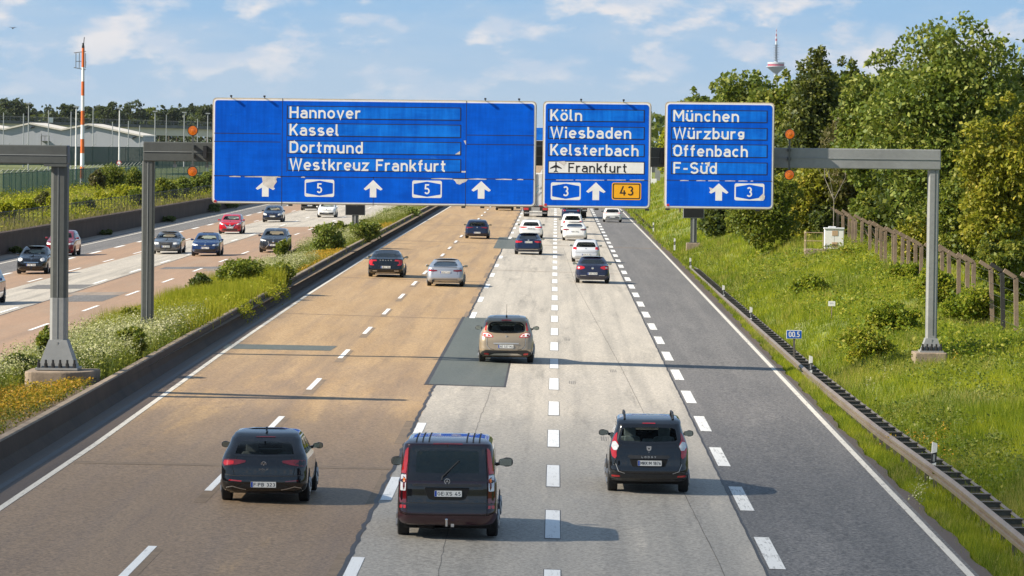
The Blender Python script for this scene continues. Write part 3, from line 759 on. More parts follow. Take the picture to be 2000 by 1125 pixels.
for a in (s1.seam([(418, 260.5), (548, 261)]), s1.seam([(418, 276.5), (548, 277)]), s1.seam([(418, 343.5), (1043, 350)], .014), s1.seam([(912, 264), (1043, 265)]), s1.seam([(912, 282), (1043, 283)]), s1.seam([(729, 345), (729, 403)], .008), s1.seam([(560, 203), (560, 336)], .008)):
    sm.add(a.v, a.f)
sm.add(sm2.v, sm2.f); sm.build('panel_seam', M_SBLACK, s1.o, recalc=False)
sc = MB()
rs = random.Random(3)
for x0, x1 in ((448, 470), (478, 548), (588, 596), (842, 884), (915, 950), (968, 1000), (1010, 1022)):
    a, z = s1.L(x0, 345 + (x0 - 448) * .0105); b, _z = s1.L(x1, 345)
    sc.face([(a, -.0222, z - .008), (b, -.0222, z - .012), (b, -.0222, z + .016), ((a + b) / 2, -.0222, z + .028), (a, -.0222, z + .010)])
sc.build('chipped_edge', M_PEEL, s1.o, recalc=False)
s1.sticker(420.5, 393); s1.lugs((452, 517, 948, 1014), True); s1.lugs((567, 693, 905, 942, 1012), False)
# --- middle sign
s2 = Sign(1061, 197.3, 1270, 408, 'direction_sign', 'blue sign listing Köln, Wiesbaden, Kelsterbach above a white airport row')
for (yt, yb, t, xe, w) in ((212.4, 236.9, 'Köln', 1136.8, 0), (246.0, 270.8, 'Wiesbaden', 1232.8, 0), (279.7, 304.6, 'Kelsterbach', 1247.0, 0)):
    s2.row(1070.6, 1258.8, yt, yb, t, 1074.8, xe, 22.3)
s2.row(1070.6, 1258.8, 313.9, 338.6, 'Frankfurt', 1109.8, 1224.6, 18.6, True, 2.6)
# airport symbol: a plane pointing up
cx, cz = s2.L(1085.8, 326.0); u = .20
pl = [(0, 1), (.11, .8), (.12, .35), (.98, -.18), (.98, -.36), (.12, -.10), (.09, -.62), (.36, -.86), (.36, -.98), (0, -.86)]
pl = [(cx + a * u, cz + b * u * .93) for a, b in pl] + [(cx - a * u, cz + b * u * .93) for a, b in pl[::-1][1:-1]]
flat('airport_symbol', pl, -.0285, M_SBLACK, s2.o)
s2.shield(1076, 356, 1134, 390.8, '3'); s2.arrow(1164, 356, 390.8, 38)
a, zt = s2.L(1195.2, 356.4); b, zb = s2.L(1252, 390.8)
o43 = flat('route_number_plate', rrect(a, b, zb, zt, .08), -.0225, M_SYELLOW, s2.o)
frame_ring(rrect(a + .03, b - .03, zb + .03, zt - .03, .06), rrect(a + .065, b - .065, zb + .065, zt - .065, .04), -.0238, 'plate_border', M_SBLACK, o43)
x0, _q = s2.L(1210, 380); x1, _q = s2.L(1237, 380)
lettering('lettering', '43', M_SBLACK, o43, x0, x1, zb + .15, .315, -.0248)
s2.peel([(1090, 315.2), (1103, 314.6), (1107, 318), (1101, 324), (1096, 320), (1092, 318)], -.0287)
sm = s2.seam([(1064, 351), (1266, 352.5)], .012); sm.build('panel_seam', M_SBLACK, s2.o, recalc=False)
sc = MB()
for x0, x1 in ((1086, 1120), (1124, 1180), (1186, 1222), (1230, 1258)):
    p, z = s2.L(x0, 351.5); q, _z = s2.L(x1, 351.5); sc.face([(p, -.0222, z - .012), (q, -.0222, z - .006), (q, -.0222, z + .016), (p, -.0222, z + .010)])
sc.build('chipped_edge', M_PEEL, s2.o, recalc=False)
s2.sticker(1065.5, 400); s2.lugs((1135, 1218), True); s2.lugs((1165, 1264), False)
# --- right sign
s3 = Sign(1299.3, 198.3, 1510.5, 409.3, 'direction_sign', 'rightmost blue sign listing München, Würzburg, Offenbach and F-Süd')
for (yt, yb, t, xe) in ((213.9, 238.2, 'München', 1443.2), (248, 272.3, 'Würzburg', 1453.9), (280.5, 306.4, 'Offenbach', 1460.4), (315.5, 340, 'F-Süd', 1400)):
    s3.row(1310.7, 1498.7, yt, yb, t, 1314.9, xe, 22.3)
s3.arrow(1404, 358, 391.8, 38); s3.shield(1434.7, 358, 1492.5, 392, '3')
s3.peel([(1385, 365.5), (1391, 368), (1397, 369), (1394, 374), (1388, 377), (1387, 372)]); s3.peel([(1482, 386), (1490, 378), (1494, 383), (1493, 389), (1486, 391)], -.0262)
s3.peel([(1379.5, 318), (1387, 316), (1385, 326), (1381, 324)], -.0292)
sm = s3.seam([(1302, 352), (1508, 354)], .012); sm.build('panel_seam', M_SBLACK, s3.o, recalc=False)
sc = MB()
for x0, x1 in ((1328, 1345), (1360, 1378), (1383, 1405), (1416, 1436), (1442, 1460), (1466, 1471)):
    p, z = s3.L(x0, 352.6 + (x0 - 1328) * .008); q, _z = s3.L(x1, 353); sc.face([(p, -.0222, z - .014), (q, -.0222, z - .010), (q, -.0222, z + .010), ((p + q) / 2, -.0222, z + .02), (p, -.0222, z + .012)])
sc.build('chipped_edge', M_PEEL, s3.o, recalc=False)
s3.sticker(1304.5, 400.5); s3.lugs((1304, 1480), False)

def flare(m, w, d, z0, z1, fl):
    """gusseted foot of a post: widens downwards"""
    a, b = w / 2, d / 2; A, B = a + fl, b + fl * .5
    m.add([(-A, -B, z0), (A, -B, z0), (A, B, z0), (-A, B, z0), (-a - .02, -b - .02, z1), (a + .02, -b - .02, z1), (a + .02, b + .02, z1), (-a - .02, b + .02, z1)],
          [(3, 2, 1, 0), (4, 5, 6, 7), (0, 1, 5, 4), (1, 2, 6, 5), (2, 3, 7, 6), (3, 0, 4, 7)])
def chamfer_post(w, d, z0, z1, c=.05):
    m = MB(); a, b = w / 2, d / 2
    m.prism([(-a + c, -b), (a - c, -b), (a, -b + c), (a, b - c), (a - c, b), (-a + c, b), (-a, b - c), (-a, -b + c)], z0, z1, 'z'); return m
def gantry_foot(parent, x, w, d, zb, fl, mat, nb=6):
    f = MB(); flare(f, w, d, zb + .06, zb + .06 + fl * 2.6, fl); f.box(-.02, .02, -d / 2 - .045, -d / 2 - .02, zb + .08, zb + .06 + fl * 2.4)
    fo = f.build('foot_gusset', mat, parent); fo.location = (x, 0, 0)
    p = MB(); p.box(x - w / 2 - fl - .06, x + w / 2 + fl + .06, -d / 2 - fl, d / 2 + fl, zb, zb + .06); p.build('base_plate', mat, parent)
    for i in range(nb):
        xx = x - w / 2 - fl + .03 + (w + 2 * fl - .06) * i / (nb - 1)
        b = MB(); b.lathe([(.05, zb + .06), (.05, zb + .19), (.032, zb + .19), (.032, zb + .29)], (xx, -d / 2 - fl * .72, 0), 6); b.build('anchor_bolt', M_BLACK, parent)
# --- main gantry
gan = empty('sign_gantry', (-13.85, 141.9, 0), 0, 'long grey sign gantry spanning the right carriageway and carrying three blue signs', 'gantry')
m = MB(); m.box(-.16, 20.2, -.30, .32, 6.80, 7.46); m.build('left_beam', M_GDARK, gan, bevel=.03)
m = MB(); m.box(20.2, 26.9, -.31, .33, 6.82, 7.50); m.build('right_beam', M_GLIGHT, gan, bevel=.03)
m = MB(); m.box(-.15, 20.2, -.318, -.30, 7.115, 7.135); m.box(20.25, 26.88, -.330, -.31, 7.15, 7.17); m.build('beam_seam', M_GSEAM, gan)
p = chamfer_post(.40, .52, .86, 6.80).build('post', M_GDARK, gan)
m = MB(); m.box(-.012, .012, -.272, -.26, 1.4, 6.78); m.build('post_seam', M_GSEAM, p)
gantry_foot(gan, 0.0, .40, .52, .80, .17, M_GDARK)
p = chamfer_post(.36, .50, .70, 6.82).build('post', M_GLIGHT, gan); p.location = (26.68, 0, 0)
m = MB(); m.box(.03, .05, -.262, -.25, 1.2, 6.8); m.build('post_seam', M_GDARK, p)
gantry_foot(gan, 26.68, .36, .50, .62, .16, M_GLIGHT, 5)
m = MB()
for xx in (.9, 1.5, 2.0, 8, 15, 19): m.tube((xx, -.1, 6.8), (xx, -.1, 6.70), .03, n=6); m.box(xx - .06, xx + .06, -.16, -.04, 6.60, 6.70)
m.build('detector', M_GSEAM, gan)
m = MB()
for i in range(12): m.box(1.9 + i * 1.72, 2.02 + i * 1.72, -.62, -.30, 6.92, 7.34)
m.build('sign_hangers', M_BLACK, gan)
ped = MB(); ped.prism(rrect(-.52, .58, -.75, .75, .08), .05, .62, 'z')
o = ped.build('gantry_pedestal', M_PEDESTAL, bevel=.03); o.location = (12.75, 141.9, 0)
tag(o, 'square concrete pedestal under the light grey right gantry post', 'pedestal')
ped = MB(); ped.prism(rrect(-.6, .6, -.9, .9, .2), .35, .80, 'z')
o = ped.build('gantry_pedestal', M_PEDESTAL, bevel=.03); o.location = (-13.85, 141.9, 0)
tag(o, 'concrete pedestal under the farther dark median post, sunk among weeds', 'pedestal')
# --- nearer gantry over the oncoming lanes
g2 = empty('sign_gantry', (-14.02, 118.0, 0), 0, 'nearer grey gantry whose two-tone median post stands at the left edge', 'gantry')
m = MB(); m.box(-23.4, .24, -.33, .33, 6.83, 7.36); m.build('beam', M_GDARK, g2, bevel=.03)
m = MB(); m.box(-23.3, .22, -.342, -.33, 7.07, 7.09); m.build('beam_seam', M_GSEAM, g2)
m = MB(); m.box(-.42, .22, -.40, .40, 6.76, 6.83); m.build('head_plate', M_GDARK, g2)
p = chamfer_post(.46, .60, 3.05, 6.76, .08).build('post', M_GDARK, g2)
m = MB(); m.box(-.03, -.012, -.312, -.30, 3.06, 6.74); m.build('post_seam', M_GSEAM, p)
p = chamfer_post(.47, .61, 1.05, 3.05, .08).build('galvanised_post', M_GLIGHT, g2)
p['label'] = 'bare lighter grey lower half of the post'
m = MB(); m.box(-.03, -.012, -.317, -.305, 1.9, 3.04); m.build('post_seam', M_GSEAM, p)
p = chamfer_post(.46, .60, -.1, 6.83, .08).build('post', M_GDARK, g2); p.location = (-22.6, 0, 0)
gantry_foot(g2, 0.0, .47, .61, 1.02, .30, M_GLIGHT, 6)
ped = MB(); ped.prism(rpoly([(-.85, -1.2), (.55, -1.2), (1.0, -.6), (1.15, .9), (-.85, .9)], .35, 5), .30, 1.0, 'z')
o = ped.build('gantry_pedestal', M_PEDESTAL, bevel=.04); o.location = (-14.02, 118.0, 0)
tag(o, 'large rounded concrete pedestal beside orange flowers at the left', 'pedestal')
# --- amber warning lamps on the main gantry
def lamp_pair(px, py0, py1, label):
    x, z1 = P(px, py0, SY); _x, z0 = P(px, py1, SY)
    o = empty('warning_lamps', (x, 141.25, (z0 + z1) / 2), 0, label, 'warning lamp', 'amber lamp pairs on the gantry')
    dz = (z1 - z0) / 2
    m = MB(); m.box(-.03, .03, -.04, .04, -dz, dz); m.box(-.06, .06, .04, .36, -.2, -.1); m.box(-.06, .06, .04, .36, .1, .2); m.build('mounting_pole', M_GDARK, o)
    for k, zz in enumerate((-dz, dz)):
        h = MB(); h.lathe([(.02, .16), (.15, .14), (.178, .02), (.178, -.035), (.16, -.035), (.16, -.01), (.01, -.01)], (0, -.08, zz), 24, 'y'); ho = h.build('lamp_housing', M_BLACK, o, smooth=False)
        l = MB(); l.lathe([(.158, -.100), (.155, -.110), (.13, -.114), (.125, -.104), (.09, -.116), (.085, -.106), (.045, -.118), (.01, -.119)], (0, 0, zz), 24, 'y')
        l.build('lamp_lens', M_AMBER, ho, smooth=False)
    return o
lamp_pair(376, 255, 335, 'pair of amber warning lamps left of the widest blue sign')
lamp_pair(1543, 262, 341.5, 'pair of amber warning lamps right of the rightmost blue sign')
# --- small variable message signs
M_LED = pmat('dark_matrix_face', (0.012, 0.012, 0.013), 0.35, var=0.3, scale=20.0)
def vms(x, Y, z0, w, h, zbase, label, mat=None):
    o = empty('variable_message_sign', (x, Y, 0), 0, label, 'message sign')
    m = MB(); m.box(-w / 2, w / 2, .0, .28, z0, z0 + h); c = m.build('case', M_GLIGHT, o, bevel=.02)
    m = MB(); m.box(-w / 2 + .05, w / 2 - .05, -.012, .0, z0 + .05, z0 + h - .05); m.build('matrix_face', M_LED, c)
    m = MB(); m.box(-.21, -.06, .05, .25, zbase, z0); m.box(.06, .25, .05, .25, zbase, z0); m.build('post', M_GDARK, o)
    m = MB(); m.box(-.06, .06, .02, .20, zbase, z0); m.build('post_web', M_GLIGHT, o)
    m = MB(); m.box(-.32, .32, -.05, .35, zbase - .03, zbase + .03); m.build('base_plate', M_GDARK, o)
    return o
vms(-14.2, 296.0, 2.2, 1.42, 1.15, .5, 'dark message board on a post in the planted median')
vms(9.95, 300.0, 2.2, 1.52, 1.15, .45, 'dark message board on the grass bank under the rightmost blue sign')
ped = MB(); ped.box(-.5, .5, -.5, .6, -.6, .43); o = ped.build('sign_pedestal', M_PEDESTAL, bevel=.03); o.location = (9.95, 300, 0)
tag(o, 'brown concrete block under the message board on the bank', 'pedestal')
# ------------------------------------------------------------------ vehicles
def glassmat(name, tint, see):
    s = NT(name)
    lw = s.n('ShaderNodeLayerWeight'); lw.inputs[0].default_value = 0.25
    t = s.n('ShaderNodeBsdfTransparent'); t.inputs[0].default_value = (see * .92, see, see * .96, 1)
    g = s.n('ShaderNodeBsdfPrincipled'); g.inputs['Base Color'].default_value = tint + (1,); g.inputs['Roughness'].default_value = 0.04
    g.inputs['Specular IOR Level'].default_value = 0.7
    v = s.coord('Object'); nz = s.noise(v, 2.5, 3.0, .5)
    b = s.n('ShaderNodeBump'); b.inputs['Strength'].default_value = .05; b.inputs['Distance'].default_value = .02
    s.l(nz, b.inputs['Height']); s.l(b.outputs[0], g.inputs['Normal'])
    m = s.n('ShaderNodeMixShader')
    s.l(s.math('ADD', s.math('MULTIPLY', lw.outputs['Fresnel'], .85), .07, True), m.inputs[0])
    s.l(t.outputs[0], m.inputs[1]); s.l(g.outputs[0], m.inputs[2])
    return s.done(m.outputs[0])
M_GLASS = glassmat('car_glass', (0.010, 0.013, 0.014), 0.94)
M_TINT = glassmat('tinted_car_glass', (0.006, 0.008, 0.009), 0.30)
M_FRIT = pmat('window_surround', (0.008, 0.008, 0.009), 0.12, coat=.5, var=.1)
M_PLASTIC = pmat('grey_black_plastic', (0.030, 0.031, 0.033), 0.55, var=.2, scale=4.0, dirt=(0.07, 0.06, 0.05), dirt_amt=.25)
M_TYRE = pmat('tyre_rubber', (0.014, 0.014, 0.014), 0.8, var=.3, scale=6.0, dirt=(0.05, 0.045, 0.04), dirt_amt=.3)
M_RIM = pmat('alloy_rim', (0.38, 0.38, 0.39), 0.35, 0.8, var=.15)
M_GAP = pmat('panel_gap_black', (0.004, 0.004, 0.004), 0.8, var=.1)
M_CHROME = pmat('chrome_trim', (0.72, 0.72, 0.73), 0.12, 1.0, var=.05)
M_SATIN = pmat('satin_silver_trim', (0.55, 0.53, 0.50), 0.35, 0.6, var=.08)
M_REDL = pmat('red_lamp_lens', (0.50, 0.010, 0.014), 0.14, coat=.8, var=.25, scale=9.0)
M_DREDL = pmat('dark_red_lamp_lens', (0.14, 0.006, 0.010), 0.12, coat=.8, var=.25, scale=9.0)
M_CLEARL = pmat('clear_lamp_lens', (0.74, 0.74, 0.72), 0.12, 0.1, coat=.8, var=.2, scale=14.0)
M_PLATE = pmat('number_plate_white', (0.72, 0.72, 0.69), 0.4, var=.06, scale=6.0)
M_PLATEB = pmat('number_plate_blue', (0.005, 0.055, 0.36), 0.4, var=.1)
M_SEAT = pmat('seat_cloth', (0.13, 0.13, 0.135), 0.9, var=.3, scale=8.0)
M_SEATL = pmat('pale_seat_cloth', (0.30, 0.27, 0.22), 0.9, var=.2, scale=8.0)
M_UNDER = pmat('underbody', (0.010, 0.010, 0.010), 0.9, var=.3)
M_MIRG = pmat('mirror_glass', (0.30, 0.35, 0.34), 0.06, 1.0, var=.02)
M_WHITEP = pmat('small_white_letters', (0.75, 0.75, 0.74), 0.4, 0.3, var=.05)

def pch(xs, ys, q):
    """monotone cubic through control values"""
    xs = np.asarray(xs, float); ys = np.asarray(ys, float)
    h = np.diff(xs); d = np.diff(ys) / h; m = np.zeros_like(ys)
    m[0], m[-1] = d[0], d[-1]
    for i in range(1, len(ys) - 1):
        if d[i - 1] * d[i] > 0: m[i] = 2 * d[i - 1] * d[i] / (d[i - 1] + d[i])
    i = np.clip(np.searchsorted(xs, q) - 1, 0, len(h) - 1); t = (q - xs[i]) / h[i]
    return ((1 + 2 * t) * (1 - t) ** 2 * ys[i] + t * (1 - t) ** 2 * h[i] * m[i] + t * t * (3 - 2 * t) * ys[i + 1] + t * t * (t - 1) * h[i] * m[i + 1])

def in_poly(px, pz, poly):
    r = np.zeros(px.shape, bool); n = len(poly); j = n - 1
    for i in range(n):
        xi, zi = poly[i]; xj, zj = poly[j]
        c = ((zi > pz) != (zj > pz)) & (px < (xj - xi) * (pz - zi) / ((zj - zi) if abs(zj - zi) > 1e-9 else 1e-9) + xi)
        r ^= c; j = i
    return r
def shrink(poly, d):
    """inset an outline by d"""
    n = len(poly); ar = sum(poly[i][0] * poly[(i + 1) % n][1] - poly[(i + 1) % n][0] * poly[i][1] for i in range(n))
    sg = 1 if ar > 0 else -1; out = []
    for i in range(n):
        p0 = Vector(poly[i - 1]); p = Vector(poly[i]); p1 = Vector(poly[(i + 1) % n])
        a = (p - p0); b = (p1 - p)
        if a.length < 1e-6 or b.length < 1e-6: out.append((p.x, p.y)); continue
        a.normalize(); b.normalize()
        na = Vector((-a.y, a.x)) * sg; nb = Vector((-b.y, b.x)) * sg; nn = (na + nb)
        nn = nn.normalized() if nn.length > 1e-4 else na
        k = d / max(.5, nn.dot(na)); q = p + nn * k; out.append((q.x, q.y))
    return out
def mir(poly): return [(-a, b) for a, b in poly][::-1]
def sym(half):
    """half outline from the top centre round to the bottom centre (x >= 0) -> closed symmetric outline"""
    return list(half) + [(-a, b) for a, b in half[::-1] if abs(a) > 1e-6]

class Car:
    def __init__(s, name, label, cat, X, Y, L, W, H, paintm, rings, oncoming=False, group=None, wb=(.78, 2.62), R=.32, nside=90, yaw=0.0, sub=8):
        s.L, s.W, s.H = L, W, H; s.paint = paintm
        z = zr(X)
        s.o = empty(name, (X, Y + (wb[1] if oncoming else -wb[0]), z), (PI if oncoming else 0.0) + yaw, label, cat, group)
        s.rings = rings; s.wb = wb; s.R = R; s.holes = []
        cr = np.array(rings, float)            # yr, zr, yf, zf, wf, rc, Rr, Rf, bow
        k = np.arange(len(cr)); q = np.linspace(0, len(cr) - 1, (len(cr) - 1) * sub + 1)
        C = np.stack([pch(k, cr[:, j], q) for j in range(cr.shape[1])], 1)
        nf, nc, ns = 7, 8, nside
        rows = []
        for yr, z0, yf, z1, wf, rc, Rr, Rf, bow in C:
            w = W / 2 * wf; rc = min(rc, w * .8)
            xf = np.linspace(0, w - rc, nf, endpoint=False)
            t = np.linspace(0, PI / 2, nc, endpoint=False)
            rx = np.concatenate([xf, (w - rc) + rc * np.sin(t)])
            b0 = bow * ((w - rc) / w) ** 2
            ry = np.concatenate([yr + bow * (xf / w) ** 2, yr + b0 + Rr * (1 - np.cos(t))])
            fy = np.concatenate([yf - 1.6 * bow * (xf / w) ** 2, yf - 1.6 * b0 - Rf * (1 - np.cos(t))])
            ya, yb = yr + b0 + Rr, yf - 1.6 * b0 - Rf
            sy = np.linspace(ya, yb, ns)
            sxx = w * np.ones(ns)
            hx = np.concatenate([rx, sxx, rx[::-1]]); hy = np.concatenate([ry, sy, fy[::-1]])
            # narrow a little towards the nose
            u = np.clip((hy - (yr + (yf - yr) * .6)) / max(.1, (yf - yr) * .4), 0, 1); hx = hx * (1 - .07 * u * u)
            S = np.clip((hy - yr) / max(.01, yf - yr), 0, 1)
            hz = z0 + (z1 - z0) * S
            rows.append(np.concatenate([np.stack([hx, hy, hz], 1), np.stack([-hx[::-1][:-1], hy[::-1][:-1], hz[::-1][:-1]], 1)[:-1]]))
        A = np.array(rows); R_, Np = A.shape[:2]; s.A = A
        idx = np.arange(R_ * Np).reshape(R_, Np)
        q0 = idx[:-1, :]; q1 = idx[1:, :]
        F = np.stack([q0, np.roll(q0, -1, 1), np.roll(q1, -1, 1), q1], -1).reshape(-1, 4)
        half = (Np + 2) // 2; caps = []
        for r in (0, R_ - 1):
            for i in range(0, half - 1):
                a, b = i, i + 1; c, d = (Np - b) % Np, (Np - a) % Np
                if len({a, b, c, d}) == 4: caps.append((idx[r, a], idx[r, b], idx[r, c], idx[r, d]))
        s.V = A.reshape(-1, 3); s.F = np.concatenate([F, np.array(caps)])
        s.bvh = BVHTree.FromPolygons([tuple(v) for v in s.V], [tuple(f) for f in s.F])
    # --- projecting outlines on the shell
    def cast(s, a, b, side):
        if side == 'rear': o, d = Vector((a, -3, b)), Vector((0, 1, 0))
        elif side == 'front': o, d = Vector((a, s.L + 3, b)), Vector((0, -1, 0))
        elif side == 'right': o, d = Vector((3, a, b)), Vector((-1, 0, 0))
        elif side == 'left': o, d = Vector((-3, a, b)), Vector((1, 0, 0))
        else: o, d = Vector((a, b, 5)), Vector((0, 0, -1))
        h, n, i, t = s.bvh.ray_cast(o, d)
        if h is None:
            o2 = Vector((a, 0, b)) if side == 'rear' else (Vector((a, s.L, b)) if side == 'front' else (Vector((s.W / 2, a, b)) if side == 'right' else (Vector((-s.W / 2, a, b)) if side == 'left' else Vector((a, b, s.H)))))
            h, n, i, t = s.bvh.find_nearest(o2)
        if n.dot(d) > 0: n = -n
        return h, n
    def patch(s, poly, side, name, mat, parent=None, off=.004, cell=.08, smooth=True):
        bm = bmesh.new()
        vs = [bm.verts.new((a, b, 0)) for a, b in poly]
        try: bm.faces.new(vs)
        except ValueError: bm.free(); return None
        xs = [p[0] for p in poly]; zs = [p[1] for p in poly]
        for lo, hi, ax in ((min(xs), max(xs), 0), (min(zs), max(zs), 1)):
            n = max(1, int((hi - lo) / cell))
            for i in range(1, n):
                c = [0, 0, 0]; c[ax] = lo + (hi - lo) * i / n; no = [0, 0, 0]; no[ax] = 1
                bmesh.ops.bisect_plane(bm, geom=bm.verts[:] + bm.edges[:] + bm.faces[:], plane_co=c, plane_no=no)
        bmesh.ops.triangulate(bm, faces=[f for f in bm.faces if len(f.verts) > 4])
        for v in bm.verts:
            h, n = s.cast(v.co.x, v.co.y, side); v.co = h + n * off
        me = bpy.data.meshes.new(name); bm.to_mesh(me); bm.free()
        me.materials.append(mat)
        if smooth: me.polygons.foreach_set('use_smooth', [True] * len(me.polygons))
        o = bpy.data.objects.new(name, me); COL.objects.link(o); o.parent = parent or s.o
        return o
    def line(s, pts, side, w=.012, name='panel_gap', mat=None, parent=None, off=.0035):
        P2 = []
        for p, q in zip(pts[:-1], pts[1:]):
            n = max(1, int((Vector(p) - Vector(q)).length / .06))
            for i in range(n): P2.append(tuple(Vector(p).lerp(Vector(q), i / n)))
        P2.append(tuple(pts[-1]))
        L, R = _strip(P2, w); m = MB(); vs = []
        for p, q in zip(L, R):
            for c in (p, q):
                h, n = s.cast(c.x, c.y, side); vs.append(h + n * off)
        m.add(vs, [(2 * i, 2 * i + 1, 2 * i + 3, 2 * i + 2) for i in range(len(L) - 1)])
        return m.build(name, mat or M_GAP, parent or s.o, recalc=False)
    def window(s, poly, side, name, frit=.045, mat=None, hole=True):
        P2 = []
        for i in range(len(poly)):
            p, q = Vector(poly[i]), Vector(poly[(i + 1) % len(poly)]); n = max(1, int((q - p).length / .09))
            P2 += [tuple(p.lerp(q, k / n)) for k in range(n)]
        inner2 = shrink(P2, frit); inner = shrink(poly, frit); n = len(P2); vs = []
        for t in (0.0, .5, 1.0):
            for p, q in zip(P2, inner2):
                h, nn = s.cast(p[0] + (q[0] - p[0]) * t, p[1] + (q[1] - p[1]) * t, side); vs.append(h + nn * .003)
        m = MB(); m.add(vs, [(r * n + i, r * n + (i + 1) % n, (r + 1) * n + (i + 1) % n, (r + 1) * n + i) for r in (0, 1) for i in range(n)])
        fr = m.build(name, M_FRIT, s.o, smooth=True, recalc=False)
        s.patch(inner, side, 'pane', mat or M_GLASS, parent=fr, off=.005, cell=.10)
        if hole: s.holes.append((shrink(poly, .02), side))
        return fr
    def finish(s, seats=True, seatmat=None, rows2=True):
        V, F = s.V, s.F
        c = V[F].mean(1); kill = np.zeros(len(F), bool)
        for poly, side in s.holes:
            if side in ('rear', 'front'):
                near = (c[:, 1] < s.L * .45) if side == 'rear' else (c[:, 1] > s.L * .5)
                kill |= in_poly(c[:, 0], c[:, 2], poly) & near
            else:
                sg = 1 if side == 'right' else -1
                kill |= in_poly(c[:, 1], c[:, 2], poly) & (c[:, 0] * sg > s.W * .3)
        np_mesh('body', V, F[~kill], s.paint, s.o, smooth=True)
        m = MB(); w = s.W / 2 - .12; m.box(-w, w, .45, s.L - .5, .19, .34); m.box(-w + .2, w - .2, .3, s.L - .4, .27, .5)
        m.build('underbody', M_UNDER, s.o)
        R = s.R
        for y in s.wb:
            for sx in (-1, 1):
                xo = s.W / 2 - .005
                t = MB(); t.lathe([(R * .62, 0), (R * .9, 0), (R, .025), (R, .19), (R * .9, .215), (R * .62, .215)], (-.2 if sx > 0 else -.015, 0, 0), 28, 'x')
                wo = t.build('wheel', M_TYRE, s.o); wo.location = (sx * xo, y, R)
                r = MB(); r.lathe([(R * .62, 0), (R * .60, .03), (R * .55, .05)], (-.02 if sx > 0 else -.01, 0, 0), 24, 'x')
                for k in range(5):
                    a = 2 * PI * k / 5; r.tube((.015 * sx, 0, 0), (.015 * sx, math.cos(a) * R * .6, math.sin(a) * R * .6), .045, .03, 5)
                r.build('rim', M_RIM, wo)
                arch = [(y + (R + .06) * math.cos(a), max(.22, R + (R + .06) * math.sin(a))) for a in np.linspace(-.35, PI + .35, 22)]
                s.patch(arch, 'right' if sx > 0 else 'left', 'wheel_arch', M_UNDER, off=.002, cell=.12)
        if seats:
            sm = seatmat or M_SEAT; zb = .42; yf = s.L - 2.15 if s.L < 4.6 else s.L - 2.35
            for x in (-.38, .38):
                m = MB(); m.box(x - .24, x + .24, yf, yf + .5, zb, zb + .18); m.prism(rrect(x - .24, x + .24, zb + .1, min(zb + .72, s.H - .55), .1), yf - .12, yf, 'y')
                m.prism(rrect(x - .13, x + .13, s.H - .56, s.H - .34, .06), yf - .16, yf - .07, 'y'); m.tube((x, yf - .1, s.H - .65), (x, yf - .1, s.H - .5), .03, n=5)
                m.build('front_seat', sm, s.o, bevel=.02)
            if rows2:
                yr = yf - .95
                m = MB(); m.prism(rrect(-.62, .62, zb, s.H - .62, .1), yr - .16, yr, 'y'); m.box(-.6, .6, yr, yr + .5, zb, zb + .16)
                for x in (-.40, .0, .40): m.prism(rrect(x - .12, x + .12, s.H - .62, s.H - .47 if x else s.H - .53, .05), yr - .18, yr - .08, 'y')
                m.build('rear_seat', sm, s.o, bevel=.02)
            m = MB(); m.prism(rrect(-.62, .62, .7, .93, .06), s.L - 1.55, s.L - 1.25, 'y'); m.build('dashboard', M_PLASTIC, s.o)
    def mirror(s, y, z, mat=None, size=1.0, glass=True):
        size *= .80
        for sx in (-1, 1):
            x0 = s.W / 2 * .93
            bm = bmesh.new(); bmesh.ops.create_icosphere(bm, subdivisions=3, radius=1.0)
            for v in bm.verts:
                p = v.co; f = lambda c, e: math.copysign(abs(c) ** e, c)
                v.co = Vector((f(p.x, .7) * .135 * size, f(p.y, .7) * .075 * size * (1 if p.y > 0 else .55), f(p.z, .7) * .085 * size))
                if p.x * sx < 0: v.co.z *= .8
            me = bpy.data.meshes.new('side_mirror'); bm.to_mesh(me); bm.free()
            me.materials.append(mat or s.paint); me.polygons.foreach_set('use_smooth', [True] * len(me.polygons))
            o = bpy.data.objects.new('side_mirror', me); COL.objects.link(o); o.parent = s.o; o.location = (sx * (x0 + .17 * size), y, z)
            m = MB(); m.prism(rrect(-.11 * size, .11 * size, -.065 * size, .065 * size, .03), -.046 * size, -.040 * size, 'y'); m.build('mirror_glass', M_MIRG, o)
            m = MB(); m.tube((-sx * .10, .02, -.03), (-sx * .24, .06, -.06), .032, .04, 6); m.build('mirror_arm', M_FRIT, o)
    def plate(s, z, txt, side='rear', x=0.0, w=.52, h=.115, letters=True, band=True):
        ys = [s.cast(x + dx, z + dz, side)[0].y for dx in (-w / 2, 0, w / 2) for dz in (-h / 2, h / 2)]
        y = (min(ys) - .012) if side == 'rear' else (max(ys) + .012)
        sg = 1 if side == 'rear' else -1
        m = MB(); m.prism(rrect(x - w / 2, x + w / 2, z - h / 2, z + h / 2, .012), y, y + .02 * sg)
        o = m.build('number_plate', M_PLATE, s.o)
        if band:
            m = MB(); a = x - w / 2 + .004 if side == 'rear' else x + w / 2 - .044
            m.face([(a, y - .001 * sg, z - h / 2 + .004), (a + .04, y - .001 * sg, z - h / 2 + .004), (a + .04, y - .001 * sg, z + h / 2 - .004), (a, y - .001 * sg, z + h / 2 - .004)])
            m.build('plate_band', M_PLATEB, o, recalc=False)
        if letters:
            lettering('plate_lettering', txt, M_SBLACK, o, x - w / 2 + (.058 if side == 'rear' else .02), x + w / 2 - (.02 if side == 'rear' else .058), z - h / 2 + .022, h - .044, y - .0015 * sg, .0002, 1.05, flip=(side != 'rear'))
        return o
    def both(s, half, side, name, mat, parent=None, **k):
        a = s.patch(half, side, name, mat, **k); b = s.patch(mir(half), side, name, mat, **k); return a, b

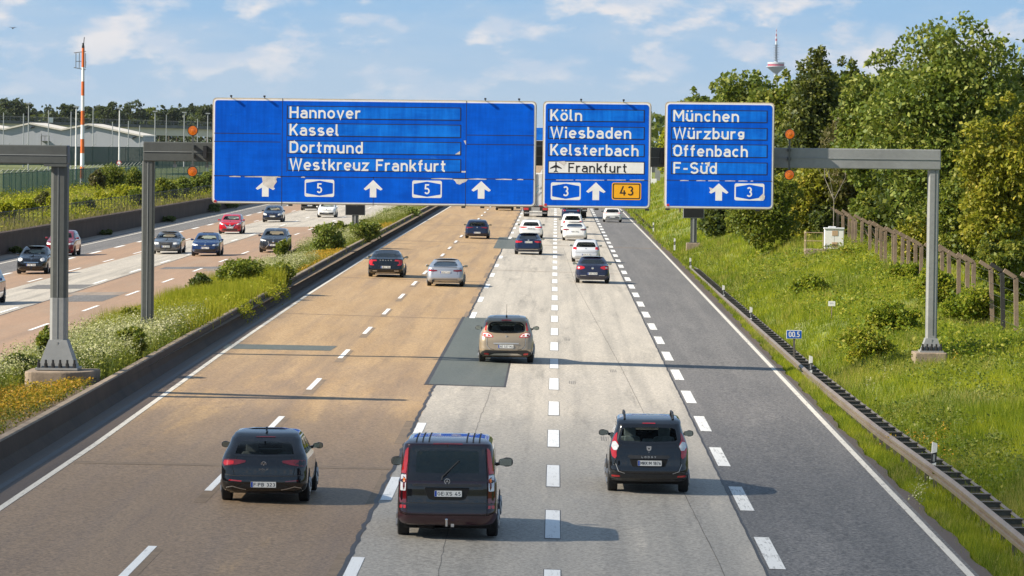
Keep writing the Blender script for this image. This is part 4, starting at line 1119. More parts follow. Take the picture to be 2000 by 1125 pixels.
def R_hatch(L, W, H, belt=None, y_win=.14, y_roof=.50, bz=.24, hood=None, cowl=None, hoodlen=.95, slope=.85, bow=.07, rw=.70):
    zB = belt or H * .645; zt = H - .115; cw = cowl or H * .665; hd = hood or H * .50
    ws = L - hoodlen - .10
    return [(.16, bz - .03, L - .22, bz - .05, .88, .30, .34, .40, bow), (.05, bz + .05, L - .07, bz + .03, .955, .26, .30, .40, bow), (.0, bz + .20, L, .42, .995, .26, .30, .42, bow),
            (.02, .60, L - .01, hd - .12, 1.0, .25, .30, .45, bow), (.035, .76, L - .07, hd, .995, .25, .30, .50, bow), (y_win - .05, zB - .06, L - .32, hd + .13, .985, .24, .30, .55, bow),
            (y_win, zB, ws + .28, cw - .04, .965, .24, .30, .30, bow), (y_win + .05, zB + .06, ws, cw + .03, .94, .22, .28, .25, bow),
            (y_win + (y_roof - y_win) * .55, zB + (zt - zB) * .62, ws - slope * .62, zB + (zt - zB) * .62, .84, .20, .25, .22, bow), (y_roof - .06, zt - .045, ws - slope, zt - .04, .805, .17, .22, .22, bow),
            (y_roof + .02, zt, ws - slope - .14, zt + .01, rw + .065, .16, .2, .22, bow), (y_roof + .18, zt + .055, ws - slope - .34, zt + .06, rw + .025, .15, .18, .2, bow * .7), (y_roof + .50, H - .022, ws - slope - .62, H - .018, .60, .14, .15, .2, .03), (y_roof + .90, H, ws - slope - .95, H, .38, .08, .1, .1, .0)]
def R_sedan(L, W, H, deck=None, y_deck=.62, y_roof=1.45, bz=.24, hood=None, hoodlen=1.15, slope=.95, bow=.08, rw=.66, tail=.10):
    zD = deck or H * .70; zt = H - .10; cw = H * .675; hd = hood or H * .50; ws = L - hoodlen - .12
    return [(.16, bz - .03, L - .22, bz - .05, .88, .30, .34, .40, bow), (.05, bz + .05, L - .07, bz + .03, .955, .26, .30, .40, bow), (.0, bz + .20, L, .42, .995, .26, .30, .42, bow),
            (.03, .62, L - .01, hd - .12, 1.0, .25, .30, .45, bow), (tail * .7, .80, L - .07, hd, .99, .24, .30, .50, bow), (tail, zD - .05, L - .34, hd + .13, .975, .24, .32, .55, bow),
            (tail + .05, zD, ws + .30, cw - .04, .955, .24, .36, .30, bow), (y_deck, zD + .03, ws, cw + .03, .92, .30, .35, .25, bow),
            (y_deck + (y_roof - y_deck) * .55, zD + (zt - zD) * .62, ws - slope * .62, zD + (zt - zD) * .60, .82, .22, .28, .22, bow), (y_roof - .10, zt - .04, ws - slope, zt - .05, .75, .20, .24, .22, bow),
            (y_roof + .02, zt, ws - slope - .14, zt + .01, rw + .055, .17, .2, .22, bow), (y_roof + .18, zt + .05, ws - slope - .32, zt + .055, rw + .01, .16, .18, .2, bow * .7), (y_roof + .42, H - .02, ws - slope - .55, H - .016, .55, .14, .15, .2, .03), (y_roof + .68, H, ws - slope - .78, H, .34, .08, .1, .1, .0)]
def side_glass(c, ya, yb, zb, zt, sa=.32, sb=.75, splits=(.33, .66), mat=None):
    """side windows between the rear pillar and the windscreen, on both flanks"""
    for side in ('right', 'left'):
        ys = [0.0] + list(splits) + [1.0]
        for i in range(len(ys) - 1):
            a0 = ya + (yb - ya) * ys[i]; a1 = ya + (yb - ya) * ys[i + 1]
            t0, t1 = ya + sa, yb - sb
            b0 = max(t0, a0) if i else t0; b1 = min(t1, a1) if i < len(ys) - 2 else t1
            if b1 <= b0 + .05: b1 = b0 + .06
            g = .02
            c.window(rpoly([(a0 + g, zb), (a1 - g, zb), (min(b1 - g, a1 - g) if i < len(ys) - 2 else b1, zt), (b0 + g, zt)], .05, 3), side, 'side_window', frit=.025, mat=mat)
    for side in ('right', 'left'):
        ym = ya + (yb - ya) * (splits[len(splits) // 2] if splits else .5)
        c.line([(ym, zb - .03), (ym, .32)], side, .012); c.line([(yb - .25, zb - .06), (yb - .35, .32)], side, .012)

# ---------------- near vehicles, seen from behind
P_BLACK = paint('paint_black', (0.0035, 0.004, 0.0055)); P_MAROON = paint('paint_dark_maroon', (0.020, 0.0045, 0.008), .3); P_NAVY = paint('paint_navy', (0.006, 0.014, 0.045), .3)
P_BEIGE = paint('paint_beige_metallic', (0.36, 0.285, 0.195), .45, .34); P_SILVER = paint('paint_silver', (0.42, 0.44, 0.48), .6, .34); P_WHITE = paint('paint_white', (0.74, 0.74, 0.72), 0, .4)
P_GREY = paint('paint_grey', (0.13, 0.135, 0.145), .5); P_BLUE = paint('paint_blue', (0.007, 0.030, 0.115), .3); P_RED = paint('paint_red', (0.42, 0.006, 0.014)); P_DRED = paint('paint_dark_red', (0.19, 0.006, 0.014), .2)
P_DGREY = paint('paint_dark_grey', (0.030, 0.033, 0.040), .4)

def car_golf():
    L, W, H = 4.28, 1.79, 1.47
    c = Car('hatchback_car', 'black hatchback driving on the brown lane nearest the camera', 'car', -5.93, 86.3, L, W, H, P_BLACK, R_hatch(L, W, H, belt=.95, y_win=.16, y_roof=.66, bz=.24), wb=(.80, 3.42))
    c.window(rpoly(sym([(0, 1.305), (.50, 1.29), (.585, 1.25), (.665, 1.00), (.63, .965), (0, .95)]), .05), 'rear', 'rear_window', .05)
    c.window(rpoly(sym([(0, 1.32), (.50, 1.30), (.62, 1.04), (0, 1.02)]), .05), 'front', 'windscreen', .05)
    side_glass(c, .55, 3.05, 1.0, 1.29, .30, .80)
    for sx in (1, -1):
        f = (lambda q: q) if sx > 0 else mir
        a = c.patch(f(rpoly([(.84, .90), (.865, .82), (.82, .765), (.56, .80), (.38, .845), (.37, .885), (.60, .905)], .02, 3)), 'rear', 'tail_light', M_DREDL, off=.006)
        if sx < 0: c.patch(f(rpoly([(.82, .88), (.84, .82), (.80, .78), (.62, .81), (.62, .875)], .02, 3)), 'rear', 'painted_lit_segment', M_REDL, parent=a, off=.009)  # left lamp gets a brighter lens: light on it put into colour
        c.patch(f(rpoly([(.72, .475), (.46, .455), (.44, .475), (.70, .50)], .008, 2)), 'rear', 'reflector', M_REDL if sx < 0 else M_DREDL, off=.008)  # left reflector painted brighter in the same way
        c.line([(q[0] * sx, q[1]) for q in [(.80, .265), (.76, .335), (.64, .36), (.48, .315), (.36, .295)]], 'rear', .016, 'bumper_trim', M_SATIN, off=.008)
    c.line([(-.80, .60), (-.62, .575), (.62, .575), (.80, .60)], 'rear', .02, 'bumper_edge', M_PLASTIC, off=.006)
    c.line([(-.56, .96), (-.66, .80), (-.60, .575)], 'rear', .01); c.line([(.56, .96), (.66, .80), (.60, .575)], 'rear', .01)
    c.patch(rpoly(sym([(0, .43), (.42, .40), (.70, .30), (.60, .235), (0, .235)]), .03), 'rear', 'rear_diffuser', M_PLASTIC, off=.005)
    h, n = c.cast(0, .82, 'rear'); m = MB(); m.lathe([(.055, 0), (.055, .012), (.045, .012), (.045, 0)], (0, 0, 0), 20, 'y', cap=False)
    m.prism([(-.03, .028), (-.006, -.03), (.006, -.03), (.03, .028), (.02, .028), (0, -.018), (-.02, .028)], 0, .008); o = m.build('badge', M_CHROME, c.o); o.location = (0, h.y - .02, .82)
    h, n = c.cast(0, .71, 'rear'); lettering('model_lettering', 'GOLF', M_CHROME, c.o, -.10, .10, .695, .032, h.y - .012, .0003)
    c.plate(.40, 'F:PB 323')
    c.mirror(L - 1.62, 1.03)
    m = MB(); m.prism([(0, 0), (.20, 0), (.17, .02), (.06, .085), (.02, .08)], -.02, .02, 'x'); o = m.build('shark_fin_antenna', P_BLACK, c.o); o.location = (0, .86, H - .022)
    c.patch(sym([(0, 1.345), (.20, 1.342), (.20, 1.328), (0, 1.33)]), 'rear', 'high_brake_light', M_DREDL, off=.008)
    c.finish()
def car_van():
    L, W, H = 4.75, 1.90, 1.90
    r = R_hatch(L, W, H, belt=1.16, y_win=.10, y_roof=.30, bz=.30, hood=.95, cowl=1.15, hoodlen=.85, slope=.95, bow=.05, rw=.80)
    r = [list(q) for q in r]
    for i, wf in ((8, .93), (9, .88), (10, .84), (11, .80), (12, .68), (13, .42)): r[i][4] = wf
    for i, zz in ((9, 1.80), (10, 1.835), (11, 1.865), (12, 1.89)): r[i][1] = r[i][3] = zz
    c = Car('delivery_van', 'dark van with maroon rear bumper and tall red tail lights', 'van', -1.99, 80.0, L, W, H, P_MAROON, r, wb=(.95, 4.05), R=.33)
    M_DOOR = paint('paint_van_door', (0.004, 0.004, 0.006), 0, .5)
    c.patch(rpoly(sym([(0, 1.795), (.66, 1.78), (.715, 1.70), (.755, 1.10), (.755, .40), (.72, .375), (0, .375)]), .04), 'rear', 'tailgate', M_DOOR, off=.003)
    c.window(rpoly(sym([(0, 1.745), (.60, 1.73), (.64, 1.68), (.655, 1.26), (.61, 1.215), (0, 1.205)]), .06), 'rear', 'rear_window', .05)
    c.window(rpoly(sym([(0, 1.75), (.60, 1.73), (.74, 1.24), (0, 1.22)]), .06), 'front', 'windscreen', .05)
    side_glass(c, .45, 3.85, 1.2, 1.70, .12, .85, mat=M_TINT)
    for sx in (1, -1):
        f = (lambda q: q) if sx > 0 else mir
        a = c.patch(f(rpoly([(.735, 1.745), (.76, 1.75), (.80, 1.70), (.86, 1.42), (.895, 1.20), (.91, .80), (.90, .70), (.775, .70), (.775, 1.10), (.75, 1.45)], .02, 3)), 'rear', 'tail_light', M_DREDL, off=.006, cell=.06)
        c.patch(f(rpoly([(.745, 1.725), (.765, 1.73), (.80, 1.68), (.875, 1.25), (.785, 1.25), (.76, 1.45)], .015, 3)), 'rear', 'brake_segment', M_REDL, parent=a, off=.010, cell=.06)
        c.patch(f(rpoly([(.783, 1.225), (.878, 1.225), (.888, .93), (.785, .93)], .02, 3)), 'rear', 'clear_segment', M_CLEARL, parent=a, off=.010, cell=.06)
        c.patch(f(rpoly([(.795, 1.155), (.835, 1.16), (.84, 1.10), (.80, 1.09)], .015, 3)), 'rear', 'indicator_bulb', M_AMBER, parent=a, off=.013, cell=.06)
        c.patch(f(rpoly([(.895, .66), (.78, .66), (.78, .60), (.90, .60)], .01, 2)), 'rear', 'reflector', M_REDL, off=.008)
    c.patch(rpoly(sym([(0, .475), (.78, .475), (.925, .53), (.93, .42), (.86, .315), (0, .30)]), .04), 'rear', 'bumper', paint('paint_maroon_bumper', (0.038, 0.007, 0.014), .1), off=.016, cell=.06)
    c.line([(-.90, .705), (.90, .705)], 'rear', .022, 'bumper_edge', M_PLASTIC, off=.006)
    c.patch(rpoly(sym([(0, 1.065), (.66, 1.065), (.66, 1.02), (0, 1.015)]), .015), 'rear', 'tailgate_ledge', M_PLASTIC, off=.02)
    c.patch(rpoly(sym([(0, 1.00), (.43, 1.00), (.36, .79), (.28, .76), (0, .76)]), .03), 'rear', 'plate_recess', M_GAP, off=.005)
    c.line([(-.76, .40), (-.765, 1.10), (-.72, 1.72)], 'rear', .012); c.line([(.76, .40), (.765, 1.10), (.72, 1.72)], 'rear', .012)
    c.plate(.885, 'GE:XS 45', x=.02)
    h, n = c.cast(0, 1.12, 'rear'); m = MB(); m.lathe([(.055, 0), (.055, .014), (.045, .014), (.045, 0)], (0, 0, 0), 22, 'y', cap=False)
    for k in range(3):
        a = PI / 2 + k * 2 * PI / 3; m.prism([(math.cos(a) * .05, math.sin(a) * .05), (math.cos(a + 1.2) * .009, math.sin(a + 1.2) * .009), (math.cos(a - 1.2) * .009, math.sin(a - 1.2) * .009)], .001, .010)
    o = m.build('badge', M_CHROME, c.o); o.location = (0, h.y - .025, 1.12)
    m = MB(); q = [c.cast(a, b, 'rear')[0] + Vector((0, -.03, 0)) for a, b in ((-.10, 1.14), (-.09, 1.20), (.22, 1.50))]
    m.path(q, .014); o = m.build('rear_wiper', M_BLACK, c.o)
    m = MB(); m.tube((0, -.02, .30), (0, -.17, .30), .022, n=8); m.tube((0, -.15, .28), (0, -.15, .40), .02, n=8); m.lathe([(.0, -.028), (.022, -.016), (.028, 0), (.022, .016), (.0, .028)], (0, -.15, .41), 12)
    m.box(.08, .14, -.05, .0, .26, .32); m.build('tow_ball', M_CHROME, c.o)
    for x in (-.60, -.48, -.36, .36, .48, .60):
        c.line([(x, y) for y in np.linspace(.34, 2.6, 12)], 'top', .03, 'roof_groove', M_GAP, off=.004)
    c.patch(sym([(0, 1.825), (.28, 1.82), (.28, 1.80), (0, 1.805)]), 'rear', 'high_brake_light', M_DREDL, off=.010)
    c.mirror(L - 1.05, 1.22, M_PLASTIC, 1.35)
    m = MB(); m.tube((-.55, .5, .26), (-.25, .4, .24), .07, n=8); m.box(-.6, -.1, .45, .9, .2, .3); m.build('exhaust', M_UNDER, c.o)
    c.finish(seats=True)
def car_mpv():
    L, W, H = 4.50, 1.75, 1.66
    c = Car('estate_car', 'black family car with roof rails on the right concrete lane', 'car', 2.11, 91.7, L, W, H, P_BLACK, R_hatch(L, W, H, belt=1.07, y_win=.13, y_roof=.42, bz=.30, bow=.07, rw=.74), wb=(.78, 3.59), R=.315)
    c.window(rpoly(sym([(0, 1.495), (.54, 1.48), (.62, 1.43), (.675, 1.15), (.58, 1.105), (0, 1.085)]), .06), 'rear', 'rear_window', .05)
    c.window(rpoly(sym([(0, 1.51), (.52, 1.49), (.63, 1.16), (0, 1.14)]), .05), 'front', 'windscreen', .05)
    side_glass(c, .42, 3.3, 1.10, 1.46, .22, .85)
    for sx in (1, -1):
        f = (lambda q: q) if sx > 0 else mir
        a = c.patch(f(rpoly([(.685, 1.33), (.735, 1.28), (.80, 1.13), (.83, .95), (.80, .82), (.735, .765), (.70, .82), (.705, .93), (.655, 1.04), (.70, 1.16)], .02, 3)), 'rear', 'tail_light', M_REDL, off=.006, cell=.05)
        c.patch(f(rpoly([(.725, 1.14), (.79, 1.12), (.815, 1.03), (.77, .955), (.70, .95), (.655, 1.04)], .015, 3)), 'rear', 'clear_segment', M_CLEARL, parent=a, off=.010, cell=.05)
        c.patch(f(rpoly([(.80, .42), (.63, .415), (.62, .375), (.80, .38)], .01, 2)), 'rear', 'reflector', M_REDL, off=.014)
        m = MB(); pts = [c.cast(sx * .53, y, 'top')[0] + Vector((0, 0, z)) for y, z in ((.62, .0), (.72, .06), (1.2, .085), (2.2, .08), (2.5, .0))]
        m.path(pts, .026, 8); m.build('roof_rail', M_PLASTIC, c.o)
        c.line([(sx * .60, 1.08), (sx * .70, .95), (sx * .70, .62), (sx * .60, .47), (sx * .48, .445)], 'rear', .012)
        c.line([(sx * .72, .66), (sx * .66, .50), (sx * .52, .452)], 'rear', .012, 'tailgate_highlight', M_SATIN, off=.006)
    c.patch(rpoly(sym([(0, .445), (.82, .455), (.85, .40), (.80, .29), (0, .275)]), .03), 'rear', 'bumper', M_PLASTIC, off=.010, cell=.06)
    c.patch(rpoly(sym([(0, .85), (.44, .85), (.47, .81), (.40, .775), (0, .775)]), .02), 'rear', 'tailgate_grip', M_PLASTIC, off=.016)
    c.patch(rpoly(sym([(0, .77), (.42, .77), (.36, .60), (0, .585)]), .03), 'rear', 'plate_recess', M_GAP, off=.004)
    h, n = c.cast(0, .8, 'rear'); lettering('model_lettering', 'LODGY', M_WHITEP, c.o, -.16, .16, .795, .038, h.y - .024, .0003, .9, 3.2)
    c.plate(.68, 'MKK:M 1876', x=.02)
    h, n = c.cast(0, 1.0, 'rear'); m = MB(); m.prism(rpoly([(-.055, .05), (.055, .05), (.05, -.02), (.02, -.055), (-.02, -.055), (-.05, -.02)], .008, 2), 0, .012); m.prism([(-.03, .02), (.03, .02), (.012, -.025), (-.012, -.025)], -.006, 0)
    o = m.build('badge', M_CHROME, c.o); o.location = (0, h.y - .022, 1.0)
    m = MB(); m.prism([(-.024, .016), (.024, .016), (.009, -.02), (-.009, -.02)], -.009, -.006); m.build('badge_centre', M_BLACK, o)
    m = MB(); m.lathe([(.014, 0), (.014, .012)], (0, 0, 0), 10, 'y'); o = m.build('lock_button', M_CHROME, c.o); o.location = (0, h.y - .02, .905)
    c.patch(sym([(0, 1.535), (.14, 1.533), (.14, 1.515), (0, 1.517)]), 'rear', 'high_brake_light', M_REDL, off=.008)
    c.mirror(L - 1.40, 1.13, M_BLACK, 1.05)
    c.finish(seatmat=pmat('grey_seat_cloth', (0.20, 0.22, 0.23), .9, var=.3, scale=8.0))
def car_beige():
    L, W, H = 4.34, 1.845, 1.60
    c = Car('compact_van_car', 'beige metallic family car crossing the dark repair patch', 'car', -1.62, 143.0, L, W, H, P_BEIGE, R_hatch(L, W, H, belt=1.0, y_win=.16, y_roof=.55, bz=.27, bow=.10, rw=.68), wb=(.82, 3.5), R=.33)
    c.window(rpoly(sym([(0, 1.425), (.50, 1.40), (.62, 1.31), (.65, 1.16), (.60, 1.07), (.40, 1.035), (0, 1.025)]), .08), 'rear', 'rear_window', .045)
    c.window(rpoly(sym([(0, 1.44), (.52, 1.42), (.64, 1.12), (0, 1.10)]), .05), 'front', 'windscreen', .05)
    side_glass(c, .5, 3.1, 1.06, 1.40, .25, .85)
    M_PINK = pmat('pale_red_lens', (0.55, 0.10, 0.11), .15, coat=.8, var=.2, scale=8)
    for sx in (1, -1):
        f = (lambda q: q) if sx > 0 else mir
        c.patch(f(rpoly([(.645, 1.40), (.70, 1.36), (.735, 1.12), (.69, 1.10), (.672, 1.25)], .015, 3)), 'rear', 'upper_tail_light', M_REDL, off=.006)
        a = c.patch(f(rpoly([(.80, 1.04), (.66, 1.05), (.52, 1.00), (.43, .895), (.60, .885), (.79, .90), (.83, .97)], .02, 3)), 'rear', 'tail_light', M_REDL, off=.006, cell=.05)
        c.patch(f(rpoly([(.785, 1.02), (.66, 1.03), (.54, .985), (.47, .91), (.60, .905), (.775, .92), (.805, .97)], .02, 3)), 'rear', 'clear_segment', M_CLEARL, parent=a, off=.010, cell=.05)
        c.patch(f(rpoly([(.63, .99), (.55, .95), (.53, .925), (.62, .92)], .012, 3)), 'rear', 'red_segment', M_REDL, parent=a, off=.013, cell=.05)
        c.patch(f(rpoly([(.78, .985), (.70, .985), (.70, .925), (.77, .93)], .012, 3)), 'rear', 'red_segment', M_REDL if sx < 0 else M_DREDL, parent=a, off=.013, cell=.05)
        c.patch(f(rpoly([(.75, .36), (.60, .355), (.58, .30), (.74, .305)], .02, 3)), 'rear', 'reflector', M_REDL, off=.014)
        c.line([(sx * .655, 1.06), (sx * .655, .88), (sx * .64, .60), (sx * .54, .50), (sx * .40, .475)], 'rear', .012)
        c.line([(sx * .665, .86), (sx * .65, .60), (sx * .55, .485)], 'rear', .012, 'tailgate_edge', M_SATIN, off=.006)
    c.patch(rpoly(sym([(0, .445), (.70, .46), (.84, .40), (.86, .30), (.70, .26), (0, .255)]), .04), 'rear', 'bumper', M_PLASTIC, off=.008, cell=.06)
    c.patch(rpoly(sym([(0, .355), (.40, .345), (.56, .29), (0, .285)]), .02), 'rear', 'skid_plate', M_SATIN, off=.014)
    c.patch(rpoly(sym([(0, .715), (.44, .705), (.42, .665), (0, .67)]), .01), 'rear', 'chrome_bar', M_SATIN, off=.020)
    c.patch(rpoly(sym([(0, .665), (.46, .655), (.40, .50), (0, .49)]), .03), 'rear', 'plate_recess', P_BEIGE, off=.004)
    c.plate(.585, 'AE 527 MJ', x=-.01)
    h, n = c.cast(0, .93, 'rear'); m = MB(); m.prism([(0, .07), (.03, .0), (0, -.07), (-.03, 0)], 0, .014); m.build('badge', M_CHROME, c.o).location = (0, h.y - .022, .93)
    c.patch(sym([(0, 1.475), (.17, 1.47), (.17, 1.435), (0, 1.44)]), 'rear', 'high_brake_light', M_REDL, off=.012)
    m = MB(); m.tube((0, .80, H - .02), (0, .68, H + .40), .008, .005, 6); m.tube((0, .83, H - .05), (0, .79, H + .02), .035, .02, 8); m.build('rod_antenna', M_BLACK, c.o)
    c.patch(rpoly([(-.46, .9), (.46, .9), (.42, 2.0), (-.42, 2.0)], .08), 'top', 'glass_roof', M_FRIT, off=.004, cell=.12)
    c.mirror(L - 1.35, 1.09, M_BLACK, 1.05)
    c.finish()
car_golf(); car_van(); car_mpv(); car_beige()

# ---------------- cars farther off, from behind
def rear_car(name, label, X, Y, L, W, H, pm, kind, lights, plate_z, plate='F:AB 12', win=None, rings=None, lamp=None, bumper=None, extra=None, mirror_m=None, seatm=None, winmat=None, roofpanel=None):
    if rings is None:
        rings = R_hatch(L, W, H, belt=H * .65, y_win=.18, y_roof=.62, bz=.24) if kind == 'hatch' else (R_sedan(L, W, H) if kind == 'sedan' else (R_sedan(L, W, H, deck=H * .72, y_deck=.38, y_roof=1.55, tail=.12) if kind == 'fastback' else R_hatch(L, W, H, belt=H * .655, y_win=.16, y_roof=.52, bz=.28, rw=.72)))
    c = Car(name, label, 'car', X, Y, L, W, H, pm, rings, wb=(.85, L - .88), R=.33, nside=48, sub=6)
    if win is None:
        zb, zt = {'hatch': (H * .67, H - .165), 'sedan': (H * .735, H - .135), 'fastback': (H * .75, H - .135), 'suv': (H * .68, H - .17)}[kind]
        win = rpoly(sym([(0, zt), (.46, zt - .015), (.53, zt - .05), (.63, zb + .04), (.58, zb), (0, zb - .01)]), .05)
    c.window(win, 'rear', 'rear_window', .035, mat=winmat)
    zb, zt = H * .715, H - .155
    c.window(rpoly(sym([(0, zt), (.50, zt - .015), (.62, zb), (0, zb - .01)]), .05), 'front', 'windscreen', .04)
    side_glass(c, .62 if kind in ('hatch', 'suv') else 1.05, L - 1.22, H * .685, H - .175, .30, .85, (.5,))
    for poly, mt in lights:
        c.both(rpoly(poly, .02, 3), 'rear', 'tail_light', mt, off=.008, cell=.07)
    c.patch(rpoly(sym(bumper or [(0, .36), (.62, .36), (.80, .30), (.74, .235), (0, .23)]), .03), 'rear', 'rear_diffuser', M_PLASTIC, off=.006, cell=.09)
    c.line([(-.62, .40 if plate_z > .6 else .62), (.62, .40 if plate_z > .6 else .62)], 'rear', .012)
    c.line([(-.60, H * .66), (-.64, .62)], 'rear', .012); c.line([(.60, H * .66), (.64, .62)], 'rear', .012)
    c.plate(plate_z, plate)
    c.mirror(L - 1.55, H * .70, mirror_m, .95)
    if roofpanel: c.patch(rpoly(roofpanel, .06), 'top', 'glass_roof', M_FRIT, off=.004, cell=.12)
    if extra: extra(c)
    c.finish(seatmat=seatm)
    return c
def badge(c, z, r=.05, mat=None):
    h, n = c.cast(0, z, 'rear'); m = MB(); m.lathe([(r, 0), (r * .95, -.012), (.01, -.015)], (0, 0, 0), 16, 'y'); m.build('badge', mat or M_CHROME, c.o).location = (0, h.y - .006, z)
def ex_volvo(c):
    h, n = c.cast(0, .93, 'rear'); lettering('trunk_lettering', 'VOLVO', M_WHITEP, c.o, -.33, .33, .90, .055, h.y - .03, .0004, 1.1, 3.5)
    c.line([(-.70, .36), (-.46, .36)], 'rear', .05, 'bumper_trim', M_SATIN, off=.012); c.line([(.46, .36), (.70, .36)], 'rear', .05, 'bumper_trim', M_SATIN, off=.012)
    c.line([(-.5, .265), (.5, .265)], 'rear', .03, 'lower_trim', M_SATIN, off=.012)
rear_car('sedan_car', 'black sedan with bracket-shaped red lights beside the median barrier', -9.1, 225.5, 4.96, 1.88, 1.44, P_BLACK, 'sedan',
         [([(.86, .94), (.50, .955), (.48, .88), (.70, .87), (.72, .72), (.62, .68), (.64, .64), (.84, .66), (.90, .80)], M_REDL)], .56, 'HB:V 904', extra=ex_volvo)
def ex_audi(c):
    c.line([(-.66, .31), (.66, .31)], 'rear', .03, 'bumper_trim', M_SATIN, off=.010)
    c.line([(-.60, 1.0), (.60, 1.0)], 'rear', .02, 'spoiler_lip', M_GAP, off=.010)
    m = MB(); m.tube((-.62, -.03, .28), (-.62, .1, .28), .07, n=10); m.build('exhaust_tip', M_BLACK, c.o)
rear_car('coupe_car', 'silver fastback with slim dark red lights on the brown lanes', -5.6, 214.5, 4.73, 1.85, 1.39, P_SILVER, 'fastback',
         [([(.84, .88), (.42, .85), (.40, .79), (.60, .765), (.85, .78)], M_DREDL), ([(.83, .865), (.62, .85), (.62, .785), (.84, .80)], M_REDL)], .74, 'WI:LT 42', extra=ex_audi)
rear_car('hatchback_car', 'navy hatchback alone ahead on the brown lanes', -5.93, 318.5, 4.37, 1.80, 1.45, P_NAVY, 'hatch',
         [([(.84, .90), (.30, .89), (.30, .85), (.62, .80), (.86, .80)], M_DREDL)], .47, 'OF:S 118', extra=lambda c: badge(c, .86, .06))
rear_car('hatchback_car', 'white hatchback directly ahead of the navy sedan', -1.87, 325.8, 4.32, 1.80, 1.43, P_WHITE, 'hatch',
         [([(.86, .92), (.30, .89), (.32, .83), (.60, .80), (.88, .80)], M_REDL)], .76, 'MZ:B 61', extra=lambda c: badge(c, .94, .045), mirror_m=M_BLACK)
rear_car('sedan_car', 'navy sedan following the white hatchback on pale concrete', -1.76, 278.9, 4.46, 1.80, 1.42, P_NAVY, 'sedan',
         [([(.84, .93), (.42, .91), (.40, .85), (.60, .80), (.86, .80)], M_REDL)], .84, 'DA:K 230', extra=lambda c: (badge(c, .97, .06), c.line([(-.66, .36), (.66, .36)], 'rear', .03, 'bumper_trim', M_SATIN, off=.010)))
def ex_tesla(c): c.line([(-.56, 1.02), (.56, 1.02)], 'rear', .02, 'spoiler_lip', M_GAP, off=.010)
rear_car('sedan_car', 'white sedan with dark glass roof, last of a line of cars', 1.52, 322.0, 4.70, 1.85, 1.44, P_WHITE, 'fastback',
         [([(.86, .93), (.46, .90), (.44, .83), (.70, .80), (.88, .82)], M_DREDL), ([(.86, .92), (.66, .905), (.66, .83), (.87, .84)], M_REDL)], .72, 'FB:T 310', extra=ex_tesla, roofpanel=[(-.50, 1.7), (.50, 1.7), (.46, 2.5), (-.46, 2.5)], mirror_m=M_BLACK)
rear_car('suv_car', 'white sport utility car half hidden ahead of the white sedan', 1.42, 345.0, 4.60, 1.86, 1.68, P_WHITE, 'suv',
         [([(.86, 1.10), (.60, 1.08), (.58, .98), (.72, .92), (.88, .95)], M_REDL)], .66, 'GG:K 77', mirror_m=M_BLACK)
rear_car('suv_car', 'navy sport utility car close behind the dark lorry', 1.55, 400.3, 4.50, 1.84, 1.66, P_NAVY, 'suv',
         [([(.86, 1.10), (.56, 1.08), (.56, .98), (.88, .96)], M_REDL)], .74, 'F:N 505', extra=lambda c: c.line([(-.56, 1.04), (.56, 1.04)], 'rear', .05, 'trim_bar', M_CHROME, off=.012))
rear_car('hatchback_car', 'pale silver hatchback just ahead of the dark blue coupe', 1.98, 265.4, 4.05, 1.75, 1.45, paint('paint_pale_silver', (0.62, 0.64, 0.67), .25, .38), 'hatch',
         [([(.84, .98), (.60, .98), (.58, .82), (.80, .80), (.87, .90)], M_REDL), ([(.80, .94), (.68, .94), (.68, .86), (.80, .86)], M_DREDL)], .50, 'MTK:P 8', extra=lambda c: badge(c, .86, .055), seatm=M_SEATL)
rear_car('coupe_car', 'dark blue coupe with large round tail lamps on the right concrete lane', 2.06, 226.3, 4.41, 1.79, 1.43, paint('paint_dusk_blue', (0.016, 0.018, 0.045), .3), 'sedan',
         [([(.86, .93), (.60, .95), (.42, .89), (.42, .83), (.60, .76), (.84, .77), (.89, .85)], M_REDL), ([(.70, .89), (.78, .89), (.80, .84), (.76, .80), (.70, .81), (.68, .85)], M_CLEARL)], .54, 'F:EO 1928',
         extra=lambda c: (badge(c, .84, .07), c.line([(-.66, .44), (-.34, .44)], 'rear', .02, 'bumper_trim', M_CHROME, off=.010), c.line([(.34, .44), (.66, .44)], 'rear', .02, 'bumper_trim', M_CHROME, off=.010)), seatm=M_SEATL, rings=R_sedan(4.41, 1.79, 1.43, deck=.98, y_deck=.55, y_roof=1.25), winmat=None)
rear_car('hatchback_car', 'white hatchback on the grey outer lane', 5.5, 401.5, 4.05, 1.76, 1.43, P_WHITE, 'hatch',
         [([(.84, .93), (.50, .92), (.50, .86), (.86, .84)], M_REDL)], .50, 'KA:P 5', bumper=[(0, .58), (.52, .57), (.66, .48), (.56, .25), (0, .24)],
         extra=lambda c: c.patch(rpoly(sym([(0, .92), (.52, .92), (.52, .865), (0, .865)]), .01), 'rear', 'gloss_black_bar', M_FRIT, off=.008), mirror_m=M_BLACK)
rear_car('suv_car', 'dark car mostly hidden behind the widest sign on the brown lanes', -5.45, 448.5, 4.6, 1.86, 1.62, P_BLACK, 'suv', [([(.86, 1.04), (.56, 1.02), (.56, .95), (.88, .92)], M_DREDL)], .74, 'F:R 21')

